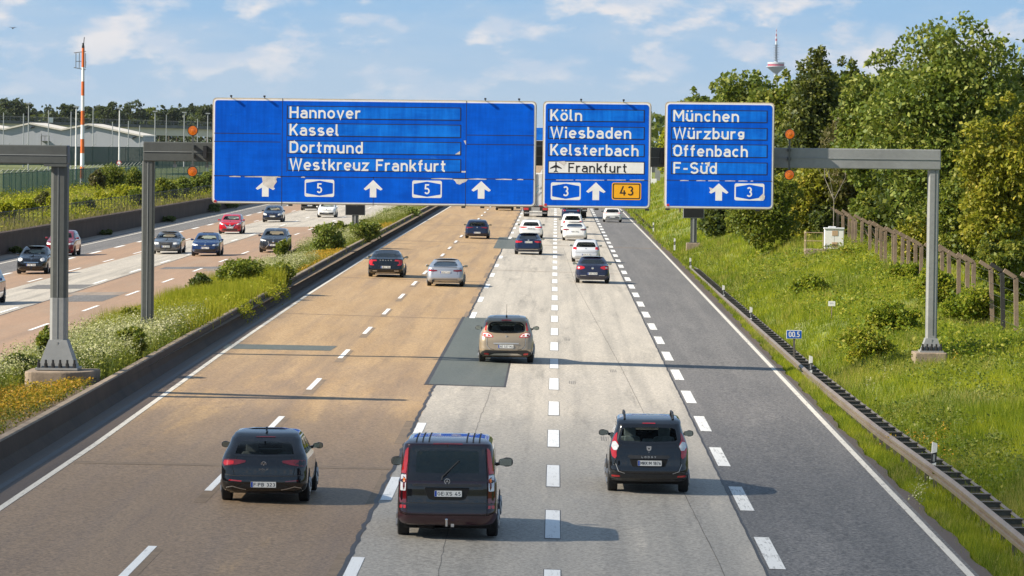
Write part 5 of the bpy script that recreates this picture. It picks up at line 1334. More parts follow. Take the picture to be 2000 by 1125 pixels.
# ---------------- lorries ahead
def lorry():
    t = empty('flatbed_lorry', (-1.95, 415.3, zr(-1.95)), 0, 'lorry with a white rear body ahead between the two left signs', 'lorry')
    m = MB(); m.box(-1.2, 1.2, .1, 8.5, .95, 1.12); m.build('chassis', M_PLASTIC, t)
    m = MB(); m.box(-1.25, 1.25, .25, 6.2, 1.12, 4.35); b = m.build('load_body', pmat('lorry_white_panels', (0.66, 0.66, 0.65), .5, var=.1, dirt=(.4, .37, .33), dirt_amt=.5), t, bevel=.03)
    m = MB()
    for x in (-.62, -.1, .08, .62, 1.1): m.box(x - .025, x + .025, .20, .248, 1.2, 4.3)
    m.build('frame_rails', M_GDARK, b)
    m = MB(); m.path([(-.12, .17, 3.3), (0, .16, 3.05), (.14, .16, 3.0), (.3, .17, 3.2)], .02); m.path([(-.2, .17, 2.2), (0, .17, 2.35), (.3, .17, 2.7)], .02); m.build('strap', pmat('teal_strap', (.03, .2, .25), .6), b)
    m = MB(); m.box(-1.2, 1.2, 6.5, 8.5, .7, 3.1); m.build('cab', P_WHITE, t, bevel=.1)
    m = MB(); m.box(-1.25, 1.25, -.05, .10, .62, 1.06); m.build('rear_beam', M_PLASTIC, t, bevel=.02)
    for sx in (-1, 1):
        m = MB(); m.box(sx * .95 - .24, sx * .95 + .24, -.09, -.05, .70, .92); m.build('tail_light', M_REDL, t)
        m = MB(); m.box(sx * .75 - .40, sx * .75 + .40, -.075, -.05, 1.10, 1.18); m.build('warning_strip', M_REDL, t)
        for y in (1.3, 2.6, 7.2):
            w = MB(); w.lathe([(.3, 0), (.46, .0), (.48, .03), (.48, .5), (.46, .53), (.3, .53)], (-.27, 0, 0), 24, 'x'); w.build('wheel', M_TYRE, t).location = (sx * .92, y, .48)
        m = MB(); m.box(sx * .92 - .28, sx * .92 + .28, .35, .42, .35, .62); m.build('mud_flap', M_BLACK, t)
    m = MB(); m.box(-.42, .42, -.10, -.05, .60, .98); m.build('rear_panel', pmat('dusty_metal', (.35, .34, .33), .5, .4), t)
    m = MB(); m.box(-.26, .26, -.12, -.10, .50, .62); m.build('number_plate', M_PLATE, t)
    m = MB(); m.box(-1.1, 1.1, .05, .15, .36, .48); m.build('underrun_bar', M_SATIN, t)
    t = empty('box_lorry', (1.95, 417.0, zr(2)), 0, 'dark lorry with red lights ahead of the navy utility car', 'lorry')
    m = MB(); m.box(-1.25, 1.25, .0, 8.0, 1.0, 3.6); m.build('load_body', pmat('lorry_dark_panels', (.035, .03, .035), .5, var=.2), t, bevel=.04)
    m = MB(); m.box(-1.2, 1.2, 8.2, 10.2, .7, 3.0); m.build('cab', P_DRED, t, bevel=.1)
    m = MB(); m.box(-1.25, 1.25, -.08, .05, .62, 1.0); m.build('rear_beam', M_BLACK, t)
    for sx in (-1, 1):
        m = MB(); m.box(sx * .95 - .26, sx * .95 + .26, -.12, -.08, .98, 1.26); m.build('tail_light', M_REDL, t)
        m = MB(); m.box(sx * .98 - .2, sx * .98 + .2, -.12, -.08, .74, .84); m.build('clear_light', M_CLEARL, t)
        for y in (1.5, 2.8, 9.0):
            w = MB(); w.lathe([(.3, 0), (.46, .0), (.48, .03), (.48, .5), (.46, .53), (.3, .53)], (-.27, 0, 0), 24, 'x'); w.build('wheel', M_TYRE, t).location = (sx * .92, y, .48)
lorry()

# ---------------- oncoming cars
def front_car(name, label, X, Y, L, W, H, pm, kind, head, grille, intake, plate_z, plate='F:A 1', extra=None, rings=None, R=.33, mirror_m=None, yaw=0.0, seatm=None):
    if rings is None:
        rings = R_sedan(L, W, H) if kind == 'sedan' else R_hatch(L, W, H, belt=H * .65, y_win=.18, y_roof=.6, bz=.24, hood=H * .52)
    c = Car(name, label, 'car', X, Y, L, W, H, pm, rings, oncoming=True, wb=(.85, L - .85), R=R, nside=48, sub=6, yaw=yaw)
    zb, zt = H * .71, H - .15
    c.window(rpoly(sym([(0, zt), (.48, zt - .015), (.55, zt - .05), (.655, zb + .03), (.62, zb), (0, zb - .015)]), .05), 'front', 'windscreen', .035)
    c.window(rpoly(sym([(0, H - .165), (.46, H - .17), (.60, H * .69), (0, H * .68)]), .05), 'rear', 'rear_window', .035)
    side_glass(c, .62 if kind != 'sedan' else 1.05, L - 1.22, H * .685, H - .175, .30, .85, (.5,))
    for poly, mt in head: c.both(rpoly(poly, .02, 3), 'front', 'headlight', mt, off=.008, cell=.07)
    if grille: c.patch(rpoly(sym(grille), .02), 'front', 'grille', M_BLACK, off=.006, cell=.07)
    if intake: c.patch(rpoly(sym(intake), .03), 'front', 'lower_intake', M_PLASTIC, off=.006, cell=.07)
    c.line([(-.60, H * .52), (-.72, H * .60)], 'front', .01); c.line([(.60, H * .52), (.72, H * .60)], 'front', .01)
    c.plate(plate_z, plate, 'front')
    c.mirror(L - 1.60, H * .70, mirror_m, .95, False)
    if extra: extra(c)
    c.finish(seatmat=seatm)
    return c
def fbadge(c, z, r=.05, mat=None):
    h, n = c.cast(0, z, 'front'); m = MB(); m.lathe([(.01, .016), (r * .95, .012), (r, 0)], (0, 0, 0), 16, 'y'); m.build('badge', mat or M_CHROME, c.o).location = (0, h.y + .006, z)
front_car('city_car', 'small rounded black car with round headlights, oncoming at the left', -28.7, 229.2, 3.63, 1.68, 1.50, P_BLACK, 'hatch',
          [([(.74, .86), (.62, .90), (.50, .86), (.48, .77), (.58, .71), (.72, .74)], M_CLEARL)], None, [(0, .36), (.60, .37), (.66, .30), (.58, .25), (0, .25)], .52, 'F:FE 500',
          extra=lambda c: c.line([(-.40, .66), (.40, .66)], 'front', .035, 'chrome_bar', M_CHROME, off=.012), R=.30)
front_car('suv_car', 'dark red sport utility car passing behind the two-tone gantry post', -31.5, 265.8, 4.4, 1.84, 1.62, P_DRED, 'hatch',
          [([(.84, .88), (.52, .82), (.54, .72), (.86, .76)], M_CLEARL)], [(0, .74), (.40, .74), (.34, .60), (0, .58)], [(0, .48), (.66, .48), (.74, .36), (.60, .27), (0, .26)], .50, 'F:X 9')
front_car('suv_car', 'dark blue sport utility car cut by the left edge of the picture', -25.7, 185.0, 4.5, 1.84, 1.62, P_BLUE, 'hatch',
          [([(.84, .88), (.52, .82), (.54, .74), (.86, .76)], M_CLEARL)], [(0, .74), (.40, .74), (.34, .60), (0, .58)], [(0, .46), (.66, .46), (.60, .27), (0, .26)], .50, 'F:Y 4')
def ex_a4(c):
    c.patch(rpoly(sym([(0, .78), (.42, .78), (.36, .36), (0, .36)]), .04), 'front', 'grille', M_BLACK, off=.008)
    for k in (-1.5, -.5, .5, 1.5):
        h, n = c.cast(k * .07, .70, 'front'); m = MB(); m.lathe([(.05, 0), (.05, .01), (.04, .01), (.04, 0)], (0, 0, 0), 14, 'y', cap=False); m.build('badge_ring', M_CHROME, c.o).location = (k * .07, h.y + .012, .70)
front_car('sedan_car', 'grey sedan with tall black grille beside the dark median post', -25.0, 268.7, 4.6, 1.82, 1.42, P_GREY, 'sedan',
          [([(.82, .78), (.46, .74), (.48, .62), (.82, .66)], M_CLEARL)], None, [(.0, .30), (.78, .34), (.76, .24), (0, .23)], .50, 'F:M 2020', extra=ex_a4)
front_car('hatchback_car', 'blue hatchback oncoming beside the grey sedan', -22.0, 263.0, 4.05, 1.75, 1.45, P_BLUE, 'hatch',
          [([(.83, .80), (.46, .73), (.46, .66), (.82, .68)], M_CLEARL)], [(0, .70), (.46, .72), (.46, .67), (0, .65)], [(0, .44), (.70, .46), (.64, .30), (0, .28)], .53, 'F:BL 71',
          extra=lambda c: (fbadge(c, .70, .06), c.line([(-.80, .69), (.80, .69)], 'front', .014, 'chrome_strip', M_CHROME, off=.012)))
front_car('hatchback_car', 'bright red hatchback oncoming near the retaining wall', -25.4, 326.5, 4.48, 1.79, 1.55, P_RED, 'hatch',
          [([(.80, .92), (.50, .78), (.54, .72), (.84, .82)], M_CLEARL)], [(0, .62), (.28, .64), (.46, .80), (.40, .80), (.2, .70), (0, .70)], [(0, .44), (.56, .44), (.60, .27), (0, .26)], .52, 'MKK:E 12E',
          extra=lambda c: (c.line([(-.44, .80), (-.26, .58), (.26, .58), (.44, .80)], 'front', .05, 'chrome_v', M_CHROME, off=.012), fbadge(c, .70, .07)))
front_car('sedan_car', 'dark sedan oncoming under the left end of the widest sign', -25.3, 373.8, 4.4, 1.77, 1.46, P_NAVY, 'hatch',
          [([(.82, .84), (.50, .74), (.50, .62), (.78, .66)], M_CLEARL)], [(0, .72), (.34, .72), (.30, .64), (0, .64)], [(0, .46), (.66, .46), (.60, .27), (0, .26)], .54, 'OF:L 3')
def ex_lexus(c):
    c.patch(rpoly(sym([(0, .74), (.30, .74), (.24, .58), (.46, .30), (0, .28)]), .03), 'front', 'spindle_grille', M_BLACK, off=.009)
    for sx in (-1, 1): c.line([(sx * .50, .30), (sx * .27, .56), (sx * .34, .74)], 'front', .03, 'grille_surround', M_SATIN, off=.014)
    fbadge(c, .70, .07)
front_car('suv_car', 'dark grey utility car with spindle grille behind the median bush', -18.2, 270.3, 4.5, 1.84, 1.54, P_DGREY, 'hatch',
          [([(.84, .88), (.48, .80), (.46, .74), (.84, .78)], M_CLEARL)], None, None, .50, 'F:UX 250', extra=ex_lexus)
front_car('hatchback_car', 'white hatchback oncoming left of the median message board', -21.6, 394.6, 4.07, 1.75, 1.45, P_WHITE, 'hatch',
          [([(.83, .84), (.46, .76), (.46, .70), (.82, .72)], M_CLEARL)], [(0, .74), (.46, .76), (.46, .71), (0, .69)], [(0, .46), (.70, .50), (.66, .30), (0, .28)], .50, 'WI:P 6',
          extra=lambda c: fbadge(c, .74, .06, M_BLACK))
front_car('suv_car', 'dark car oncoming, its upper half hidden by the widest sign', -25.7, 437.3, 4.6, 1.86, 1.66, P_BLACK, 'hatch',
          [([(.84, .92), (.52, .86), (.54, .76), (.86, .80)], M_CLEARL)], [(0, .78), (.40, .78), (.34, .62), (0, .60)], [(0, .46), (.66, .46), (.60, .27), (0, .26)], .52, 'HU:G 8')
# ------------------------------------------------------------------ vegetation
RG = np.random.default_rng(11)
L_OAK = leafmat('leaves_oak', (0.062, 0.102, 0.014), (0.145, 0.195, 0.030), (0.27, 0.285, 0.06), .3)
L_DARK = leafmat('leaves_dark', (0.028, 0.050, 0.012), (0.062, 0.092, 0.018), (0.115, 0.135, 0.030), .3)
L_YEL = leafmat('leaves_yellowish', (0.130, 0.150, 0.014), (0.265, 0.260, 0.024), (0.40, 0.33, 0.035))
L_PINE = leafmat('leaves_conifer', (0.034, 0.054, 0.015), (0.085, 0.105, 0.020), (0.150, 0.155, 0.028), .2)
L_BROWN = leafmat('leaves_brownish', (0.060, 0.058, 0.020), (0.085, 0.088, 0.024), (0.12, 0.095, 0.035), .25)
L_BUSH = leafmat('leaves_bush', (0.070, 0.108, 0.015), (0.140, 0.178, 0.020), (0.225, 0.225, 0.032))
L_LIME = leafmat('leaves_lime', (0.220, 0.260, 0.010), (0.36, 0.36, 0.014), (0.46, 0.40, 0.04), .5)
L_GRASS = leafmat('grass_blades', (0.150, 0.215, 0.010), (0.300, 0.335, 0.020), (0.48, 0.39, 0.08), .55)
L_BANK = grassmat('bank_grass_blades', (0.105, 0.165, 0.012), (0.275, 0.335, 0.020), (0.50, 0.50, 0.030), (0.48, 0.38, 0.14), .7, .55)
L_GRASS2 = leafmat('verge_grass_blades', (0.130, 0.200, 0.014), (0.235, 0.29, 0.024), (0.36, 0.33, 0.07), .5)
L_BRAM = leafmat('leaves_bramble', (0.110, 0.180, 0.014), (0.235, 0.290, 0.020), (0.38, 0.35, 0.04), .5)
L_DRY = leafmat('dry_grass_blades', (0.20, 0.185, 0.05), (0.30, 0.255, 0.085), (0.34, 0.27, 0.12), .35)
L_WHITE = leafmat('white_blossom', (0.33, 0.34, 0.14), (0.56, 0.53, 0.34), (0.26, 0.30, 0.08), .3)
L_ORANGE = leafmat('orange_blossom', (0.42, 0.21, 0.012), (0.50, 0.30, 0.02), (0.26, 0.22, 0.02), .3)
L_SEDUM = leafmat('low_sedum', (0.075, 0.105, 0.015), (0.16, 0.165, 0.02), (0.33, 0.20, 0.025), .3)
L_FAR = leafmat('leaves_far', (0.022, 0.036, 0.016), (0.040, 0.058, 0.022), (0.062, 0.080, 0.026), .2)
M_BARK = pmat('bark', (0.085, 0.068, 0.052), .95, var=.35, scale=2.0, stretch=(1, 1, .3), bump=.5)
M_PALEBARK = pmat('pale_bark', (0.30, 0.27, 0.23), .9, var=.25, scale=2.0, stretch=(1, 1, .3))

def leaf_quads(C, size, flat=0.0, asp=.62, rg=RG, sv=.45):
    n = len(C)
    nrm = rg.normal(size=(n, 3)); nrm[:, 2] = np.abs(nrm[:, 2]) + flat
    nrm /= np.linalg.norm(nrm, axis=1, keepdims=True)
    t = np.cross(nrm, rg.normal(size=(n, 3))); t /= np.linalg.norm(t, axis=1, keepdims=True) + 1e-9
    b = np.cross(nrm, t)
    s = (size * (1 + sv * (rg.random(n) * 2 - 1)))[:, None] * .5 if np.isscalar(size) else (size * (1 + sv * (rg.random(n) * 2 - 1)))[:, None] * .5
    V = np.stack([C - t * s, C - b * s * asp + nrm * s * .12, C + t * s, C + b * s * asp + nrm * s * .12], 1).reshape(-1, 3)
    return V, np.arange(4 * n).reshape(n, 4)
def sphere_dirs(n, rg=RG):
    d = rg.normal(size=(n, 3)); return d / np.linalg.norm(d, axis=1, keepdims=True)
def crown_points(lobes, n, rg=RG, fill=.30):
    L = np.array([l[:3] for l in lobes]); R = np.array([l[3:] for l in lobes])
    w = (R.prod(1)) ** (2 / 3); k = rg.choice(len(L), n, p=w / w.sum())
    d = sphere_dirs(n, rg); d[:, 2] = np.where((d[:, 2] < -.3) & (rg.random(n) < .5), -d[:, 2], d[:, 2])
    r = 1.0 - fill * rg.random(n) ** 1.5 + .14 * rg.normal(size=n)
    r = np.where(rg.random(n) < .12, rg.random(n), r)
    return L[k] + d * R[k] * r[:, None]
def tree(name, label, cat, x, y, zb, h, w, mat, seed, n=9000, leaf=.24, base=.16, lobes=46, group=None, bark=None, cone=0.0, spiky=0.0, depth=.9, trunk=True, cx=0.0, loose=0.0):
    rg = np.random.default_rng(seed); n = int(n * (2.1 if cat in ('tree',) else 1.5))
    o = empty(name, (x, y, zb), 0, label, cat, group)
    z0 = h * base; hc = h - z0; lo = []; lobes = int(lobes * (1.35 if cat == 'tree' else 1))
    for i in range(lobes):
        d = sphere_dirs(1, rg)[0]; rr = rg.random() ** .45
        t = .5 + .5 * d[2] * rr                          # height in the crown 0..1
        wid = (1 - cone * t) * (1.0 if cone else 1.0)
        px = d[0] * rr * w * .40 * wid + cx * w * t; py = d[1] * rr * w * .40 * depth * wid
        pz = z0 + hc * (.10 + .80 * t)
        r = w * (.092 + .09 * rg.random()) * (1 - .45 * cone * t)
        lo.append((px, py, pz, r * 1.15, r * 1.1, r * (.9 + spiky * 1.2 * rg.random())))
    for i in range(int(lobes * .45)):                    # small sprays that break the outline
        d = sphere_dirs(1, rg)[0]; t = .5 + .5 * d[2]
        wid = (1 - cone * t); r = w * (.03 + .035 * rg.random())
        lo.append((d[0] * w * .44 * wid + cx * w * t, d[1] * w * .42 * depth * wid, z0 + hc * (.09 + .87 * t), r, r, r * (1.1 + spiky)))
    cp = crown_points(lo, n, rg)
    if loose: cp = cp + rg.normal(size=cp.shape) * np.array([w, w * depth, h * .6]) * loose * .16
    V, F = leaf_quads(cp, leaf, .15, .62, rg)
    V[:, 2] *= h / np.percentile(V[:, 2], 99.85); V[:, 2] = np.maximum(V[:, 2], .03)
    np_mesh('crown', V, F, mat, o)
    if trunk:
        m = MB(); r0 = max(.04, w * .026)
        m.tube((0, 0, -.25), (cx * w * .2, 0, z0 + hc * .30), r0, r0 * .7, 8); m.tube((cx * w * .2, 0, z0 + hc * .30), (cx * w * .6, 0, z0 + hc * .75), r0 * .7, r0 * .25, 7)
        for k in range(9):
            l = lo[int(rg.integers(0, lobes))]; s = z0 + hc * (.05 + .4 * rg.random())
            m.tube((cx * w * .2, 0, min(s, l[2] * .8)), (l[0] * .9, l[1] * .9, l[2]), r0 * .38, r0 * .10, 5)
        m.build('trunk', bark or M_BARK, o)
    return o
def px_tree(name, label, cat, pxc, top, hw, D, mat, seed, bottom=None, zbase=None, **k):
    X = at_y(pxc, 400, D).x
    zb = float(zv(X, D)) if zbase is None else zbase
    zt = at_y(pxc, top, D).z
    return tree(name, label, cat, X, D, zb - .1, zt - zb + .1, 2 * hw * D / FPX, mat, seed, **k)
GT = 'trees on the right bank'
px_tree('oak_tree', 'tallest broad green tree at the right, rising above all others', 'tree', 1852, 42, 165, 212, L_OAK, 21, n=17000, leaf=.25, lobes=110, group=GT, base=.10)
px_tree('oak_tree', 'dark tree behind the tallest one at the right edge', 'tree', 1990, 118, 85, 232, L_DARK, 22, n=9000, leaf=.27, lobes=50, group=GT)
px_tree('maple_tree', 'golden green tree at the right edge behind the kinked fence posts', 'tree', 1958, 188, 92, 186, L_YEL, 23, n=12000, leaf=.20, lobes=64, group=GT, base=.06)
px_tree('oak_tree', 'medium green tree left of the tallest one', 'tree', 1712, 104, 92, 244, L_OAK, 24, n=12500, leaf=.27, lobes=55, group=GT)
px_tree('pine_tree', 'conifer with upright spiky tips between round trees', 'tree', 1592, 98, 84, 268, L_PINE, 25, n=10500, leaf=.27, lobes=60, group=GT, cone=.55, spiky=.9)
px_tree('pine_tree', 'lower conifer with yellowish tips right of the spiky one', 'tree', 1650, 118, 72, 275, L_PINE, 26, n=6500, leaf=.28, lobes=42, group=GT, cone=.4, spiky=.7)
px_tree('oak_tree', 'green tree just left of the distant television tower', 'tree', 1452, 142, 92, 330, L_OAK, 27, n=9500, leaf=.34, lobes=46, group=GT)
px_tree('oak_tree', 'low tree below the distant television tower', 'tree', 1530, 143, 74, 320, L_BUSH, 28, n=8500, leaf=.34, lobes=40, group=GT)
px_tree('oak_tree', 'leftmost tree above the rightmost blue sign', 'tree', 1378, 168, 66, 370, L_BUSH, 29, n=7500, leaf=.38, lobes=36, group=GT)
px_tree('maple_tree', 'pale leafy tree seen in the gap between the two right signs', 'tree', 1328, 205, 44, 410, L_LIME, 30, n=4200, leaf=.38, lobes=32, group=GT, base=.05)
px_tree('oak_tree', 'shadowy dark tree right of the rightmost blue sign', 'tree', 1560, 225, 92, 272, L_DARK, 31, n=9000, leaf=.28, lobes=52, group=GT, base=.05)
px_tree('oak_tree', 'brownish dark tree above the right gantry beam', 'tree', 1672, 205, 74, 256, L_BROWN, 32, n=8000, leaf=.27, lobes=48, group=GT, base=.08)
px_tree('oak_tree', 'green tree behind the light grey right gantry post', 'tree', 1790, 250, 92, 226, L_DARK, 33, n=10000, leaf=.25, lobes=56, group=GT, base=.03)
px_tree('maple_tree', 'yellow green tree below the beam, right of the signs', 'tree', 1590, 320, 92, 258, L_YEL, 34, n=9000, leaf=.24, lobes=50, group=GT, base=.02, trunk=False)
px_tree('maple_tree', 'bright leafy tree between the post and the kinked fence posts', 'tree', 1890, 330, 80, 196, L_BUSH, 35, n=9000, leaf=.20, lobes=52, group=GT, base=.02)
bt = empty('bare_tree', (at_y(1630, 300, 250).x, 250, 1.9), 0, 'leafless pale tree with forked twigs above the right gantry beam', 'tree', GT)
m = MB(); rb = random.Random(8)
def twig(p, d, l, r, k):
    q = p + d * l; m.tube(p, q, r, r * .65, 5)
    if k:
        for _ in range(3):
            nd = (d + Vector((rb.uniform(-.75, .75), rb.uniform(-.5, .5), rb.uniform(-.05, .5)))).normalized(); twig(q, nd, l * .62, r * .6, k - 1)
twig(Vector((0, 0, 0)), Vector((0, 0, 1)), 2.4, .03, 3); m.build('trunk', M_PALEBARK, bt)
GS = 'shrubs on the right bank'
px_tree('leafy_shrub', 'large rounded shrub standing forward on the bank left of the white cabinet', 'shrub', 1494, 318, 70, 250, L_BUSH, 41, n=11000, leaf=.19, base=.0, lobes=64, group=GS, trunk=False)
px_tree('leafy_shrub', 'dark shrub behind the message board on the bank', 'shrub', 1415, 395, 55, 306, L_DARK, 42, n=6500, leaf=.26, base=.0, lobes=40, group=GS, trunk=False)
px_tree('leafy_shrub', 'low shrub between the board and the large rounded shrub', 'shrub', 1452, 412, 40, 292, L_BUSH, 43, n=3500, leaf=.24, base=.0, lobes=30, group=GS, trunk=False)
px_tree('leafy_shrub', 'dark shrub directly behind the white cabinet', 'shrub', 1608, 395, 50, 256, L_DARK, 44, n=5000, leaf=.22, base=.0, lobes=34, group=GS, trunk=False)
px_tree('leafy_shrub', 'bushy shrub behind the far end of the kinked fence posts', 'shrub', 1720, 372, 62, 240, L_BUSH, 45, n=6500, leaf=.21, base=.0, lobes=40, group=GS, trunk=False)
px_tree('leafy_shrub', 'shrub behind the middle of the kinked fence posts', 'shrub', 1800, 420, 62, 214, L_YEL, 46, n=6500, leaf=.19, base=.0, lobes=40, group=GS, trunk=False)
px_tree('leafy_shrub', 'shrub behind the nearest kinked fence posts at the right edge', 'shrub', 1965, 440, 62, 172, L_BUSH, 47, n=7500, leaf=.17, base=.0, lobes=44, group=GS, trunk=False)
px_tree('bramble', 'bramble growing in front of the fence right of the white cabinet', 'shrub', 1672, 482, 36, 226, L_BRAM, 48, n=2600, leaf=.16, base=.0, lobes=26, group=GS, trunk=False)
px_tree('bramble', 'bramble climbing the fence posts beside the right gantry post', 'shrub', 1780, 512, 44, 196, L_BRAM, 49, n=3800, leaf=.15, base=.0, lobes=30, group=GS, trunk=False)
px_tree('bramble', 'bramble tangle below the nearest fence posts', 'shrub', 1905, 560, 62, 164, L_BRAM, 50, n=6500, leaf=.14, base=.0, lobes=40, group=GS, trunk=False)
px_tree('bramble', 'bramble mound on the bank just behind the right pedestal', 'shrub', 1745, 588, 62, 158, L_BRAM, 51, n=5200, leaf=.13, base=.0, lobes=36, group=GS, trunk=False)
px_tree('bramble', 'low bramble between the little white sign and the right pedestal', 'shrub', 1690, 640, 58, 146, L_BRAM, 52, n=3600, leaf=.12, base=.0, lobes=30, group=GS, trunk=False)
px_tree('bramble', 'bramble mound upslope of the little white sign', 'shrub', 1585, 535, 40, 196, L_BRAM, 53, n=2600, leaf=.14, base=.0, lobes=24, group=GS, trunk=False)
px_tree('bramble', 'bramble filling the fence gap behind the right gantry post', 'shrub', 1835, 520, 50, 178, L_BRAM, 54, n=4600, leaf=.15, base=.0, lobes=34, group=GS, trunk=False)

def blades(name, X, Y, Zg, h, w, mat, per=5, spread=.09, lean=.45, rg=RG, label=None, cat=None):
    n = len(X)
    k = np.repeat(np.arange(n), per); m_ = len(k)
    bx = X[k] + rg.normal(size=m_) * spread; by = Y[k] + rg.normal(size=m_) * spread
    hh = np.asarray(h)[k] if np.ndim(h) else np.full(m_, h); hh = hh * (.55 + .6 * rg.random(m_))
    ww = np.asarray(w)[k] if np.ndim(w) else np.full(m_, w)
    zb = Zg(bx, by) - .03
    a = rg.random(m_) * 2 * PI; l = lean * hh * (.2 + rg.random(m_))
    d = rg.random(m_) * PI; wx, wy = np.cos(d) * ww * .5, np.sin(d) * ww * .25
    V = np.stack([np.stack([bx - wx, by - wy, zb], 1), np.stack([bx + wx, by + wy, zb], 1), np.stack([bx + np.cos(a) * l, by + np.sin(a) * l * .6, zb + hh], 1)], 1).reshape(-1, 3)
    o = np_mesh(name, V, np.arange(3 * m_).reshape(m_, 3), mat)
    return tag(o, label, cat, kind='stuff')
def scatter(n, x0, x1, y0, y1, p=1.4, rg=RG):
    """more where it is near the camera"""
    u = rg.random(n); a, b = y0 ** (1 - p), y1 ** (1 - p)
    Y = (a + (b - a) * u) ** (1 / (1 - p)); X = x0 + (x1 - x0) * rg.random(n)
    return X, Y
# right verge and bank
X, Y = scatter(74000, 8.15, 23.0, 66, 330, 1.5)
keep = (X - 8.0) < (Y * .1125 - 7.0) + 3.5
X, Y = X[keep], Y[keep]
nz = np.sin(X * 1.3 + Y * .21) * .5 + np.sin(X * .5 - Y * .13 + 2) * .5
def cell(X, Y, sx, sy, k):
    a = np.sin(np.floor(X / sx + .35 * np.sin(Y * 1.7)) * 12.9898 + np.floor(Y / sy + .35 * np.sin(X * 2.3)) * 78.233 + k) * 43758.5453
    return a - np.floor(a)
hg = np.where(X < 8.95, .20, .36) * (1 + .25 * nz) * (.45 + .75 * cell(X, Y, .45, 1.1, 0) + .35 * cell(X, Y, 1.5, 4.0, 2))
blades('grass', X, Y, zv, hg, np.maximum(.016, Y * .00019), L_BANK, 6, .10, .5, label='tall uneven grass covering the right bank', cat='grass')
X, Y = scatter(9000, 8.1, 24.0, 300, 720, 1.2)
blades('grass', X, Y, zv, .38, Y * .00022, L_BANK, 5, .3, .4, label='sunlit grass farther along the right bank', cat='grass')
X, Y = scatter(15000, 8.02, 8.9, 72, 330, 1.3)
X = np.array([xpav(y) for y in Y]) + (X - 8.02)
blades('grass', X, Y, zv, .17, np.maximum(.014, Y * .00017), L_BANK, 5, .05, .5, label='short grass fringe along the grey shoulder', cat='grass')
# broad-leaved weeds among the grass
X, Y = scatter(2400, 9.3, 20.0, 80, 300, 1.4)
nzw = np.sin(X * .8 + Y * .11 + 1.0) + np.sin(X * .35 - Y * .07)
sel = (nzw > .1) & ((X - 8.0) < (Y * .1125 - 7.0) + 3.0); X, Y = X[sel], Y[sel]
C = np.repeat(np.stack([X, Y, zv(X, Y)], 1), 34, 0); C += RG.normal(size=C.shape) * np.array([.22, .3, .13]); C[:, 2] += .22
V, F = leaf_quads(C, .09, .5); tag(np_mesh('weeds', V, F, L_BUSH), 'broad-leaved weeds among the grass of the right bank', 'weeds', kind='stuff')
X, Y = scatter(420, 10.6, 17.0, 138, 252, 1.1); sel = (np.sin(X * .9 + Y * .09) + np.sin(Y * .17 + 1)) > -.5; X, Y = X[sel], Y[sel]
rr = .25 + .45 * RG.random(len(X))
C = np.repeat(np.stack([X, Y, zv(X, Y)], 1), 60, 0); r_ = np.repeat(rr, 60); d = sphere_dirs(len(C)); C += d * r_[:, None] * np.array([1.0, 1.5, .0]); C[:, 2] += np.abs(d[:, 2]) * r_ * (.5 + .5 * RG.random(len(C))) + .05
V, F = leaf_quads(C, .13, .4); tag(np_mesh('undergrowth', V, F, L_BRAM), 'leafy ground cover spreading over the middle of the right bank', 'undergrowth', kind='stuff')
def flower_spots(name, px, Yd, mat, label, n=60, hgt=.55, sz=.055):
    C = []
    for (x, y, d) in px:
        X0 = at_y(x, y, d).x; C.append(np.stack([X0 + RG.normal(size=n) * .10, d + RG.normal(size=n) * .25, zv(X0, d) + hgt * (.3 + .8 * RG.random(n))], 1))
    V, F = leaf_quads(np.concatenate(C), sz, .3); return tag(np_mesh(name, V, F, mat), label, 'flowers', kind='stuff')
flower_spots('yellow_flowers', [(1743, 800, 108), (1779, 790, 109), (1795, 800, 108), (1815, 806, 106), (1830, 795, 107), (1855, 832, 102), (1845, 790, 110), (1536, 500, 236), (1665, 655, 146), (1870, 655, 140)], 0, L_ORANGE, 'tall yellow flower spikes on the near bank', 46)
flower_spots('white_flowers', [(1795, 950, 91), (1802, 940, 92), (1790, 960, 90), (1700, 690, 132), (1730, 680, 134), (1560, 590, 172)], 0, L_WHITE, 'small white flowers by the guard rail and on the bank', 50, .5, .05)

# ---- median planting
def med(n, y0, y1, x0=-16.6, x1=-12.75, p=1.2): return scatter(n, x0, x1, y0, y1, p)
X, Y = med(5200, 78, 118, -16.7, -12.9)
C = np.repeat(np.stack([X, Y, zmed(X, Y)], 1), 7, 0); C += RG.normal(size=C.shape) * np.array([.08, .12, .05]); C[:, 2] += .12
V, F = leaf_quads(C, .07, .5); tag(np_mesh('sedum', V, F, L_SEDUM), 'low green and yellow ground cover at the near end of the median', 'ground cover', kind='stuff')
parts = []
for y0, y1, x0, x1, n in ((104, 117, -16.4, -12.9, 1250), (82, 104, -16.4, -13.4, 420), (236, 258, -15.0, -12.9, 1100), (214, 232, -13.6, -12.9, 260), (318, 340, -15.0, -12.9, 400)):
    X, Y = med(n, y0, y1, x0, x1); C = np.repeat(np.stack([X, Y, zmed(X, Y)], 1), 6, 0); C += RG.normal(size=C.shape) * np.array([.07, .12, .05]); C[:, 2] += .24; parts.append(C)
V, F = leaf_quads(np.concatenate(parts), .075, .8); tag(np_mesh('orange_flowers', V, F, L_ORANGE), 'carpet of orange yellow flowers on the median', 'flowers', kind='stuff')
